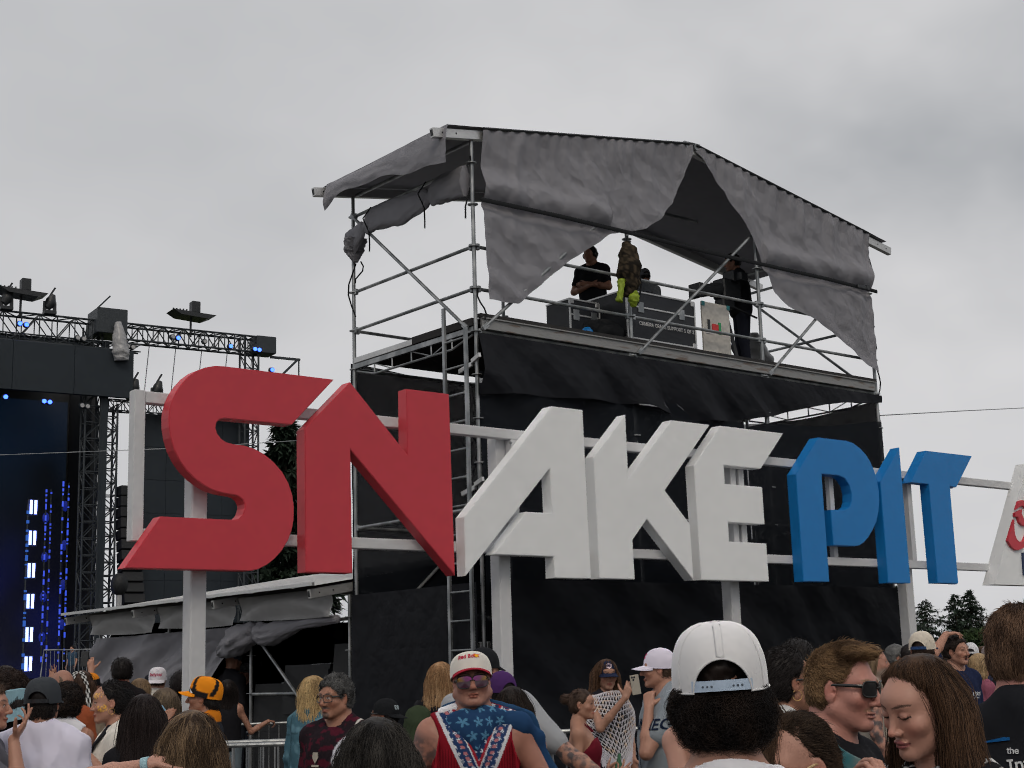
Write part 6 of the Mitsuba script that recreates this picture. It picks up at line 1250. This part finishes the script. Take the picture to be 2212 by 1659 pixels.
p = Person('person in a white backwards cap with red script lettering, white top', -3.96, 16.2, 1.810, 358, 'm', skin='light', seed=111, capped=True).build(); p.shirt(OFFW).pants(); p.hair(BROWN, under_cap=True); p.cap((0.60, 0.58, 0.62), back=True, opening=False, height=0.135, w=0.006, flat=0.8, droop=0.6); p.cap_text('Indycar', 0.030, math.pi / 2, 0.36, (0.42, 0.02, 0.08))
p = Person('woman in sunglasses with light brown hair near the white backwards cap', -4.00, 15.6, 1.680, 250, 'f', skin='light', seed=112).build(); p.shirt(BLACK).pants(); p.hair((0.12, 0.08, 0.05), (0.25, 0.17, 0.10), 'long', length=0.25, wid=0.10); p.glasses()
p = Person('person in a dark cap just left of the white backwards cap', -4.28, 17.2, 1.760, 330, 'm', skin='tan', seed=113, capped=True).build(); p.shirt(BLACK).pants(); p.hair(DARKH, under_cap=True); p.cap((0.014, 0.015, 0.02))
p = Person('person with dark hair behind the woman with brown hair, below the sign post', -3.24, 14.2, 1.710, 350, 'm', skin='tan', seed=114).build(); p.shirt(BLACK).pants(); p.hair((0.012, 0.009, 0.009), t=0.04)
p = Person('woman with long black hair and bare arm resting her hand on the barrier', -3.53, 17.9, 1.630, 352, 'f', 1.08, skin='light', seed=18, arms=(None, ((0.30, 0.05, 1.09), (0.515, 0.13, 1.215))), hands=(None, ((0.75, 0.5, -0.15), (0, 0, -1), 'grip'))).build(); p.shirt(BLACK, tank=1).pants((0.15, 0.19, 0.22)); p.hair((0.008, 0.007, 0.007), (0.02, 0.013, 0.012), 'long', length=0.5, wid=0.11, t=0.03)
p = Person('person in black with a blue-grey bandana standing under the canopy', -4.00, 20.6, 2.040, 40, 'm', skin='tan', seed=19).build(); p.shirt(BLACK, sleeve=1.9).pants(); B = Body().ell(p.HO + A_([0, 0.01, 0.05]), (0.086, 0.106, 0.075), 0.01); m = polygonise(B, p.HO - 0.15, p.HO + 0.2, 0.012); p.add('bandana', m, A_([0.06, 0.08, 0.12]) * (0.5 + meshkit.noise(m.vertices * 60, 2))[:, None])
p = Person('man in a grey cap and mask seated under the canopy', -3.97, 21.5, 1.900, 200, 'm', skin='light', seed=20, capped=True).build(); p.shirt(BLACK, sleeve=1.9).pants(); p.hair(DARKH, under_cap=True); p.cap((0.16, 0.17, 0.18), opening=False)
p = Person('bald man just left of the sign post under the canopy', -4.23, 19, 1.810, 200, 'm', skin='tan', seed=115).build(); p.shirt((0.02, 0.02, 0.02)).pants()

# ---- right of the centre
p = Person('woman in a maroon halter top with brown hair bun, holding a green bottle', 0.41, 10.4, 1.500, 98, 'f', 1.0, skin=(0.40, 0.22, 0.15), seed=30, look=(12, 0, 0), arms=(None, ((0.215, -0.02, 1.085), (0.17, 0.20, 1.075))), hands=(None, ((-0.10, 0.8, 0.35), (-1, 0, 0.2), 'hold'))).build()
p.shirt((0.12, 0.008, 0.018), tank=1.35, neck=0.115, cut=lambda B: B.half((0, -1, 0.9), 1.10)).pants((0.012, 0.012, 0.016)); p.hair((0.034, 0.020, 0.015), (0.09, 0.055, 0.038), 'short', t=0.010, extra=lambda B, H: B.ell(H(0, -0.135, 0.045), (0.04, 0.05, 0.045), 0.02))
e, w_ = p.arm[1]; d = unit(w_ - e); p.add('wristband', tube([w_ - d * 0.03, w_ - d * 0.008], 0.030, 12), (0.45, 0.58, 0.66)); p.add('halter_strap', tube([(0.05, 0.09, 1.40), (0.055, 0.02, 1.475), (0.0, -0.085, 1.485), (-0.055, 0.02, 1.475), (-0.05, 0.09, 1.40)], 0.006, 6), (0.12, 0.008, 0.018))
bt = thing('bottle', 'small green bottle in the hand of the woman in the maroon top', 'bottle'); q = p.w(w_ + A_([-0.015, 0.095, 0.03])); obj(bt, None, lathe([(0, -0.09), (0.028, -0.09), (0.030, -0.08), (0.030, 0.02), (0.012, 0.07), (0.012, 0.11), (0, 0.11)], 18), 'vc_gloss', frame(q, (1, 0, 0), (0, 1, 0), unit((0.1, 0, 1))), smooth=True, color=np.tile(A_([0.01, 0.09, 0.03]), (133, 1)))

p = Person('woman in navy cap and white crochet poncho taking a photo with her phone', 0.70, 12.2, 1.730, 146, 'f', 1.0, skin=(0.40, 0.225, 0.155), seed=31, capped=True, look=(20, -4, 0), arms=(((-0.20, 0.03, 1.08), (-0.17, 0.10, 0.92)), ((0.215, 0.17, 1.19), (0.075, 0.34, 1.43))), hands=(None, ((-0.35, 0.15, 0.9), (-0.6, -0.6, 0.2), 'hold'))); p.h = 0.008; p.hl = 0.008
p.build(); p.shirt((0.015, 0.015, 0.02), tank=1).pants((0.012, 0.012, 0.016)); p.hair((0.03, 0.017, 0.012), (0.11, 0.06, 0.035), 'long', length=0.36, wid=0.115, strands=700, curl=0.004)
p.cap(NAVY, opening=False, height=0.125, tilt=2, label='navy cap with a white shield badge'); p.cap_text('', 0, math.pi / 2 - 0.05, 0.55, (0.62, 0.50, 0.56), mesh=prism([(-0.03, 0.012), (0, 0.022), (0.03, 0.012), (0.026, -0.012), (0, -0.024), (-0.026, -0.012)], 0, 0.001).apply_transform(frame((0, 0, 0), (1, 0, 0), (0, 0, 1), (0, 1, 0)))); p.cap_text('500', 0.018, math.pi / 2 - 0.05, 0.50, (0.03, 0.03, 0.09), out=0.004)
q = p.w(p.arm[1][1] + A_([-0.075, 0.045, 0.10])); phone(frame(q, unit((0.95, 0.3, 0.12)), unit((-0.3, 0.95, 0)), unit((-0.12, 0, 1))), 'phone in a marbled pale case held up by the woman in the poncho', (0.30, 0.27, 0.22))
# the poncho: a net of cords over a draped triangle, with fringe
nt, nz = 44, 40
def pon(a, t):
    """a round the shoulders, t from the neck down to the hem point."""
    rim = A_([0.125 * np.cos(a), -0.005 + 0.085 * np.sin(a), 1.475 + 0 * a]); fr = np.clip(np.sin(a), -0.4, 1); hem = 0.30 + 0.36 * np.clip(1 - np.abs(a - np.pi / 2) / 1.45, 0, 1)
    rx, ry = 0.125 + 0.13 * np.sqrt(np.clip(t * 2.4, 0, 1)), 0.085 + 0.085 * np.sqrt(np.clip(t * 2.0, 0, 1)); narrow = 1 - 0.55 * np.clip((t * hem - 0.30) / 0.36, 0, 1)
    return np.stack([rx * np.cos(a) * narrow, -0.005 + ry * np.sin(a), 1.475 - t * hem - 0.02 * np.cos(2 * a)], -1)
cords = []
a_ = np.linspace(0, 2 * np.pi, nt + 1)
for i in range(nt):
    for s_ in (-1, 1):
        tt = np.linspace(0.02, 1, 26); cords.append(tube(pon(a_[i] + s_ * 1.1 * tt, tt) + A_([0, 0, 0.0]), 0.0042, 4, cap=False))
for t in np.linspace(0.02, 1, 16): cords.append(tube(pon(a_, a_ * 0 + t), 0.0042, 4, cap=False))
m = cat(cords); n = meshkit.noise(m.vertices * 40, 2)[:, None]
pk = thing('crochet_poncho', 'white crochet net poncho with long fringe on the woman taking a photo', 'poncho')
obj(pk, 'net', m, 'vc_cloth', p.M, smooth=True, color=A_([0.62, 0.60, 0.64]) * (0.8 + 0.3 * n) * np.where(n > 0.68, A_([1.0, 0.78, 0.55]), 1.0), kind='stuff')
fr_ = [tube([(e0 := pon(A_([a]), A_([1.0]))[0]), e0 + A_([0.004 * math.sin(a * 9), 0.003, -0.07]), e0 + A_([0.012 * math.sin(a * 17), 0.004, -0.15 - 0.02 * math.sin(a * 31)])], 0.0045, 4) for a in np.linspace(0, 2 * np.pi, 150)]
m = cat(fr_); obj(pk, 'fringe', m, 'vc_cloth', p.M, smooth=True, color=np.tile(A_([0.60, 0.58, 0.64]), (len(m.vertices), 1)), kind='stuff')

p = Person('man in white cap and grey baseball jersey facing left, hand at his chin', 0.88, 9.3, 1.770, 252, 'm', 1.06, skin='light', seed=32, capped=True, look=(24, 0, 0), arms=(((-0.17, 0.20, 1.12), (-0.10, 0.140, 1.385)), None), hands=(((0.25, -0.15, 0.9), (0.7, -0.5, 0), 'grip'), None)).build()
def js(p, v, c): put(c, (abs(v[:, 0]) < 0.004) & (v[:, 1] > 0), NAVY); return c
p.shirt((0.225, 0.255, 0.285), sleeve=0.62, loose=0.045, paint=js, h=1.0, amp=0.010, vneck=0.03).pants(); p.hair(BROWN, under_cap=True); p.cap((0.64, 0.60, 0.70), height=0.125, tilt=3, droop=0.6); p.cap_text('ACT', 0.012, math.pi / 2 + 0.25, 0.55, (0.45, 0.03, 0.12)); p.cap_text('RE', 0.012, math.pi / 2 + 0.3, 0.40, (0.45, 0.03, 0.12))
p.decal('lettering', text('SAN DIEGO', 0.062), A_([-0.085, 0.1, 1.285]), (-0.85, -0.5, 0.02), (0, 0, 1), (0.008, 0.014, 0.035), out=0.006)

p = Person('older man with long fair hair and grey beard facing right, tattooed bare shoulder', 2.60, 11, 1.740, 98, 'm', 1.15, skin=(0.42, 0.22, 0.16), seed=43); p.facial = ('beard', (0.26, 0.22, 0.18), 0.8); p.ink = (1,); p.build(tattoo); p.shirt((0.30, 0.27, 0.23), tank=1.1).pants(); p.hair((0.13, 0.085, 0.05), (0.26, 0.19, 0.12), 'long', length=0.12, t=0.010, wid=0.075, line=(0.0, 0.5))
p = Person('tall man in a beige cap with blue rear strap and white tee, seen from behind', 2.98, 11, 1.860, 8, 'm', 1.02, skin='light', seed=41, capped=True).build(); p.shirt((0.58, 0.59, 0.64), loose=0.035).pants(); p.hair((0.03, 0.018, 0.014), style='short', under_cap=True, nape=-0.095); p.cap((0.56, 0.50, 0.42), strap=(0.015, 0.05, 0.15), brim=NAVY, yaw=-25, w=0.004)
p = Person('short dark haired person between the brunette woman and the beige cap', 2.17, 8, 1.650, 60, 'm', skin='pink', seed=42).build(); p.shirt((0.03, 0.03, 0.04)).pants(); p.hair((0.02, 0.014, 0.012), (0.06, 0.05, 0.045), t=0.012)
p = Person('moustached man in a navy tee, mouth open, one hand on top of his head', 3.81, 13, 1.820, 155, 'm', 1.0, skin='light', seed=40, mouth=1, look=(-10, 2, 0), arms=(None, ((0.335, 0.12, 1.60), (0.155, 0.075, 1.758))), hands=(None, ((-0.9, 0.05, 0.10), (-0.1, 0, -1), 'open'))); p.h = 0.0085; p.hl = p.h; p.facial = ('mustache', (0.03, 0.018, 0.014), 1.0); p.build(); p.shirt((0.012, 0.018, 0.050), sleeve=0.9, loose=0.02, h=1.0).pants(); p.hair((0.018, 0.012, 0.010), t=0.02)
p.decal('lettering', text('Sunblons', 0.034), A_([-0.065, 0.1, 1.27]), (-1, 0, 0), (0, 0, 1), (0.55, 0.57, 0.6)); p.decal('lettering', text('of Speed', 0.014), A_([-0.065, 0.1, 1.235]), (-1, 0, 0), (0, 0, 1), (0.42, 0.44, 0.47))
FAR = [(2096, 1383, 18, 20, 'white cap far off at the right', 'cap', (0.6, 0.6, 0.62), (0.04, 0.05, 0.1)), (2112, 1411, 15, 70, 'blonde hair and a patterned bandana near the right edge', 'long', (0.26, 0.18, 0.10), (0.25, 0.08, 0.12)), (2135, 1388, 20, 330, 'pale cap at the far right', 'cap', (0.5, 0.42, 0.42), (0.1, 0.1, 0.1)), (1935, 1395, 17, 100, 'grey curls beside the right end of the tower', 'curly', (0.10, 0.10, 0.10), (0.05, 0.04, 0.05)), (1962, 1392, 16, 20, 'dark hair and a yellow top beside the tower', 'short', (0.015, 0.012, 0.012), (0.42, 0.25, 0.03)),
       (2030, 1413, 19, 350, 'a red, white and blue flag shirt in the distance', 'short', (0.02, 0.015, 0.012), (0.30, 0.02, 0.04)), (2150, 1402, 22, 0, 'dark hair in the far right crowd', 'short', (0.02, 0.014, 0.012), (0.03, 0.03, 0.05)), (2120, 1396, 24, 15, 'brown hair far back in the right crowd', 'long', (0.06, 0.035, 0.02), (0.1, 0.1, 0.12)), (2045, 1404, 24, 10, 'black hair far back behind the moustached man', 'short', (0.015, 0.012, 0.01), (0.2, 0.2, 0.2)), (1950, 1405, 24, 340, 'sun hat far back beside the tower', 'cap', (0.4, 0.36, 0.28), (0.2, 0.1, 0.1)), (2175, 1408, 17, 200, 'dark top close to the right edge', 'long', (0.03, 0.02, 0.014), (0.02, 0.02, 0.025))]
FARX = '''5.46, 18, 1.840|4.62, 15, 1.670|6.31, 20, 1.820|4.30, 17, 1.790|4.19, 16, 1.790|5.36, 19, 1.690|7.04, 22, 1.750|7.46, 24, 1.810|6.89, 24, 1.770|6.18, 24, 1.780|5.57, 17, 1.680'''.split('|')
for (a, b, c_, face, lab, hs, hc, sc), xyz in zip(FAR, FARX):
    x, y, z = [float(t) for t in xyz.split(',')]
    p = Person('person with ' + lab, x, y, z, face, 'f' if hs == 'long' else 'm', skin='light', seed=a % 89, capped=hs == 'cap').build(); p.shirt(sc).pants()
    if hs == 'cap': p.hair(DARKH, under_cap=True, strands=0); p.cap(hc)
    else: p.hair(hc, style='short' if hs == 'short' else hs, length=0.25 if hs == 'long' else 0, t=0.03 if hs == 'curly' else 0.016, strands=150)

# ---- on the tower deck
DZ = DK + 0.160
def onT(label, s, w, top, face, **kw): q = tw(s, w, 0); return Person(label, q[0], q[1], DZ + top, face, feet=DZ, zvis=DZ, **kw)
p = onT('man in headphones with folded arms on the tower deck', 3.20, 1.45, 1.74, 200, sex='m', bulk=1.12, skin='tan', seed=201, arms=(((-0.25, 0.06, 1.12), (0.03, 0.19, 1.17)), ((0.25, 0.06, 1.10), (-0.03, 0.22, 1.13))), hands=(((0.9, 0.1, 0), (0, -0.6, -0.3), 'relaxed'), ((-0.9, 0.1, 0.1), (0, -0.6, -0.3), 'relaxed')), look=(20, 0, 0)).build(); p.shirt(BLACK).pants((0.02, 0.022, 0.03)); p.hair(DARKH, t=0.008)
p.add('headphones', [tube([(0.085 * math.cos(a), -0.01, 0.03 + 0.10 * math.sin(a)) for a in np.linspace(0, math.pi, 14)], 0.010, 6)] + [disc((sx * 0.088, -0.008, -0.005), (1, 0, 0), 0.040, 0.035, 14) for sx in (-1, 1)], (0.012, 0.012, 0.014), 'vc_gloss', head=True)
p = onT('man in a grey cap and grey tee seen from behind on the tower deck', 4.27, 1.5, 1.63, 350, sex='m', skin='tan', seed=202, capped=True).build(); p.shirt((0.13, 0.14, 0.155)).pants(); p.hair(DARKH, under_cap=True); p.cap((0.10, 0.105, 0.115)); p.decal('lettering', text('131', 0.08), A_([0, -0.1, 1.30]), (1, 0, 0), (0, 0, 1), (0.03, 0.03, 0.04))
p = onT('camera operator in black standing behind the broadcast camera on the tower', 5.42, 0.75, 1.82, 264, sex='m', bulk=1.12, skin='tan', seed=203, lean=(0, 0.06), look=(0, -8, 0), arms=(((-0.22, 0.14, 1.12), (-0.12, 0.36, 1.16)), ((0.22, 0.14, 1.12), (0.10, 0.38, 1.24)))).build(); p.shirt((0.010, 0.010, 0.013), loose=0.03).pants((0.014, 0.016, 0.026)); p.hair(DARKH, t=0.018)
# ---- two figures on the stage platform
for lab, s, w, top, face, col, sd in (('far figure in a blue shirt on the stage platform', 2.9, -1.2, 1.72, 200, (0.03, 0.06, 0.10), 204), ('far figure in pale pink top beside the blue shirted one', 3.75, -1.4, 1.60, 210, (0.25, 0.14, 0.16), 205)):
    q = SA + SU * s + SV * w; p = Person(lab, q[0], q[1], 1.9 + top * 0.72, face, 'm', skin='light', seed=sd, feet=1.6).build(); p.shirt(col, sleeve=0.6).pants(); p.hair(DARKH, strands=0)

# ================================================================ gear on the tower deck
def cloths(k, name, m, col, M=None, bs='vc_cloth', **kw): return obj(k, name, m, bs, M, smooth=True, color=np.tile(A_(col, float), (len(m.vertices), 1)), **kw)
def flight_case(s0, s1, w0, w1, z0, z1, label, col=(0.014, 0.015, 0.019), text_=None):
    k = thing('flight_case', label, 'flight case'); e = 0.022
    for z in (z0 + 0.12,): obj(k, 'panel', box((s0, w0, z), (s1, w1, z1), 0.004), 'case_black', TW)
    for a, b in (((s0, w0, z1 - 0.002), (s1, w0, z1 - 0.002)), ((s0, w0, z0 + 0.125), (s1, w0, z0 + 0.125)), ((s0, w0, z1 - 0.20), (s1, w0, z1 - 0.20)), ((s0, w0, z0 + 0.12), (s0, w0, z1)), ((s1, w0, z0 + 0.12), (s1, w0, z1)), ((s0, w0, z1), (s0, w1, z1)), ((s1, w0, z1), (s1, w1, z1)), ((s1, w0, z0 + 0.125), (s1, w1, z0 + 0.125)), ((s0, w0, z0 + 0.125), (s0, w1, z0 + 0.125))):
        obj(k, 'edge_strip', bar(a, b, e, e, up=(0, 0, 1) if abs(a[2] - b[2]) < 0.01 else (1, 0, 0), ch=0.003), 'aluminium', TW)
    for s in (s0 + 0.03, s1 - 0.03):
        for z in (z1 - 0.03, z0 + 0.15): obj(k, 'corner', box((s - 0.035, w0 - 0.014, z - 0.035), (s + 0.035, w0 + 0.03, z + 0.035), 0.01), 'aluminium', TW)
    for t in (0.2, 0.8): obj(k, 'latch', box((s0 + (s1 - s0) * t - 0.05, w0 - 0.012, z1 - 0.27), (s0 + (s1 - s0) * t + 0.05, w0 - 0.003, z1 - 0.13), 0.003), 'galvanised', TW)
    for s in (s0 + 0.12, s1 - 0.12):
        for w in (w0 + 0.1, w1 - 0.1): obj(k, 'caster', [disc((s, w, z0 + 0.05), (1, 0, 0), 0.05, 0.03, 12), box((s - 0.025, w - 0.04, z0 + 0.07), (s + 0.025, w + 0.04, z0 + 0.125))], 'black_metal', TW)
    if text_:
        t = text(text_, 0.045); v = t.vertices; v = v - A_([v[:, 0].mean(), 0, 0]); obj(k, 'stencil', trimesh.Trimesh(np.stack([(s0 + s1) / 2 + 0.05 + v[:, 0], w0 - 0.003 - v[:, 2], (z0 + z1) / 2 - 0.06 + v[:, 1]], -1), t.faces[:, ::-1], process=False), 'frame_paint', TW)
mat('case_black', vary((0.016, 0.018, 0.024), 0.2, 4, 30), 0.5, 0.4)
flight_case(2.56, 3.80, 0.16, 0.90, DZ, 6.32, 'large black flight case with aluminium edges on the tower deck', text_='CAMERA CRANE SUPPORT 1 OF 2')
flight_case(1.95, 2.45, 0.55, 1.0, DZ, 6.20, 'smaller black flight case with aluminium edges behind the backpack')
k = thing('board', 'scuffed pale board with taped corners standing on the tower deck', 'board')
obj(k, 'sheet', box((3.93, 0.14, DZ + 0.01), (4.46, 0.17, 6.36), 0.004), 'scuffed', TW); mat('scuffed', vary((0.46, 0.44, 0.41), 0.25, 6, 30), 0.6)
for s in (3.95, 4.44):
    for z in (5.63, 6.33): obj(k, 'tape', box((s - 0.03, 0.132, z - 0.03), (s + 0.03, 0.139, z + 0.03)), 'teal_tape', TW)
mat('teal_tape', (0.02, 0.16, 0.18), 0.5); mat('red_label', (0.45, 0.03, 0.03), 0.5); mat('green_label', (0.03, 0.26, 0.10), 0.5); mat('hi_vis', (0.22, 0.30, 0.02), 0.6)
for a, b, z0, z1, mk in ((4.02, 4.06, 5.98, 6.12, 'black_metal'), (4.10, 4.22, 5.98, 6.07, 'red_label'), (4.225, 4.27, 5.94, 6.10, 'green_label'), (3.98, 4.10, 5.93, 5.975, 'frame_paint')): obj(k, 'label_plate', box((a, 0.128, z0), (b, 0.1385, z1)), mk, TW)
k = thing('broadcast_camera', 'large black broadcast camera with long lens on a tripod on the tower', 'camera')
obj(k, 'body', [box((4.86, 0.55, 6.64), (5.22, 0.78, 6.92), 0.02), box((5.0, 0.50, 6.88), (5.12, 0.70, 7.04), 0.01)], 'black_metal', TW); obj(k, 'lens', tube([(4.88, 0.66, 6.76), (4.72, 0.66, 6.74), (4.70, 0.66, 6.74), (4.42, 0.66, 6.68), (4.40, 0.66, 6.68)], [0.10, 0.10, 0.085, 0.095, 0.11], 18), 'black_metal', TW, smooth=40)
obj(k, 'hood', box((4.36, 0.55, 6.58), (4.44, 0.77, 6.78), 0.01), 'black_metal', TW); obj(k, 'viewfinder', [box((5.05, 0.40, 6.88), (5.2, 0.52, 7.0), 0.01), bar((5.12, 0.5, 6.9), (5.12, 0.6, 6.86), 0.03)], 'black_metal', TW)
obj(k, 'pan_head', [box((4.86, 0.58, 6.50), (5.10, 0.76, 6.64), 0.02), bar((5.0, 0.6, 6.55), (5.45, 0.5, 6.40), 0.02)], 'black_metal', TW)
for a in (0.3, 2.4, 4.5): obj(k, 'tripod_leg', [bar((4.97, 0.67, 6.50), (4.97 + 0.42 * math.cos(a), 0.67 + 0.30 * math.sin(a), DZ), 0.045, 0.03), tube([(4.97, 0.67, 6.1), (4.97 + 0.33 * math.cos(a), 0.67 + 0.24 * math.sin(a), DZ + 0.2)], 0.012, 6)], 'black_metal', TW)
k = thing('hanging_backpack', 'brown camouflage backpack hung on the second front post of the tower', 'backpack')
m = roll([(2.30, -0.14, 6.12), (2.30, -0.15, 6.22), (2.32, -0.16, 6.45), (2.34, -0.14, 6.68), (2.36, -0.08, 6.84)], [0.06, 0.12, 0.145, 0.125, 0.04], 26, 40, 8, 0.30); n = meshkit.fbm(m.vertices * 14, 3, 3)[:, None]
obj(k, 'bag', m, 'vc_cloth', TW, smooth=True, color=np.where(n > 0.55, A_([0.025, 0.020, 0.014]), np.where(n > 0.45, A_([0.060, 0.045, 0.030]), A_([0.012, 0.010, 0.008]))))
obj(k, 'strap', [tube([(2.36, -0.08, 6.84), (2.42, -0.05, 6.93), (2.44, -0.03, 6.95)], 0.012, 6), tube([(2.44, -0.16, 6.6), (2.50, -0.18, 6.3), (2.44, -0.17, 6.05)], 0.012, 6)], 'strap_web', TW)
k = thing('hi_vis_vest', 'yellow hi-vis vest hanging below the camouflage backpack', 'vest')
obj(k, 'cloth', [roll([(2.16, -0.18, 6.30), (2.12, -0.2, 6.18), (2.10, -0.18, 6.02)], [0.05, 0.035, 0.045], 16, 20, 2, 0.5), roll([(2.34, -0.2, 6.18), (2.32, -0.21, 6.08), (2.33, -0.2, 5.98)], [0.05, 0.07, 0.03], 16, 20, 5, 0.5)], 'hi_vis', TW, smooth=True)
k = thing('duffel_bag', 'black duffel bag with a blue end on the front edge of the tower deck', 'bag')
obj(k, 'bag', roll([(1.92, 0.22, DZ + 0.13), (1.98, 0.22, DZ + 0.15), (2.2, 0.22, DZ + 0.17), (2.42, 0.22, DZ + 0.14), (2.46, 0.22, DZ + 0.13)], [0.06, 0.13, 0.15, 0.13, 0.06], 22, 30, 6, 0.25), 'strap_web', TW, smooth=True); obj(k, 'end_panel', roll([(1.86, 0.2, DZ + 0.08), (1.90, 0.21, DZ + 0.09), (1.95, 0.22, DZ + 0.1)], [0.03, 0.085, 0.08], 14, 10, 7, 0.2), 'blue_paint', TW, smooth=True)
one('cloth_bundle', roll([(6.30, 1.3, 6.45), (6.35, 1.35, 6.3), (6.5, 1.4, 6.0), (6.62, 1.42, 5.75), (6.70, 1.4, DZ)], [0.06, 0.16, 0.22, 0.26, 0.28], 26, 40, 9, 0.3), 'plastic_wrap', 'pale translucent cloth bundle hanging at the right rear of the tower deck', 'cloth', M=TW, smooth=True)

# ================================================================ gear under the canopy
def wedge(s, w, z, label, ry=0.3):
    k = thing('stage_monitor', label, 'speaker'); M = TW @ frame((s, w, z), (math.cos(ry), math.sin(ry), 0), (-math.sin(ry), math.cos(ry), 0), Zv)
    obj(k, 'cabinet', prism([(-0.3, 0), (0.3, 0), (0.3, 0.62), (-0.22, 0.62)], -0.38, 0.38), 'speaker_black', M); obj(k, 'grille', box((-0.27, -0.385, 0.06), (0.26, -0.381, 0.56)), 'case_black', M); obj(k, 'trim', [bar((-0.22, -0.38, 0.625), (0.3, -0.38, 0.625), 0.012), bar((0.3, -0.38, 0.625), (0.3, 0.38, 0.625), 0.012)], 'galvanised', M)
for s, w, z, lab in ((0.35, 3.9, 1.18, 'black monitor speaker on the lower shelf under the canopy'), (0.5, 2.95, 1.42, 'black monitor speaker stacked higher at the right under the canopy'), (0.4, 4.75, 0.95, 'black monitor speaker low at the left under the canopy')):
    wedge(s, w, z, lab); one('shelf', box((s - 0.35, w - 0.42, 0), (s + 0.35, w + 0.42, z - 0.002)), 'speaker_black', lab.replace('black monitor speaker', 'dark crate below the monitor speaker'), 'crate', M=TW)
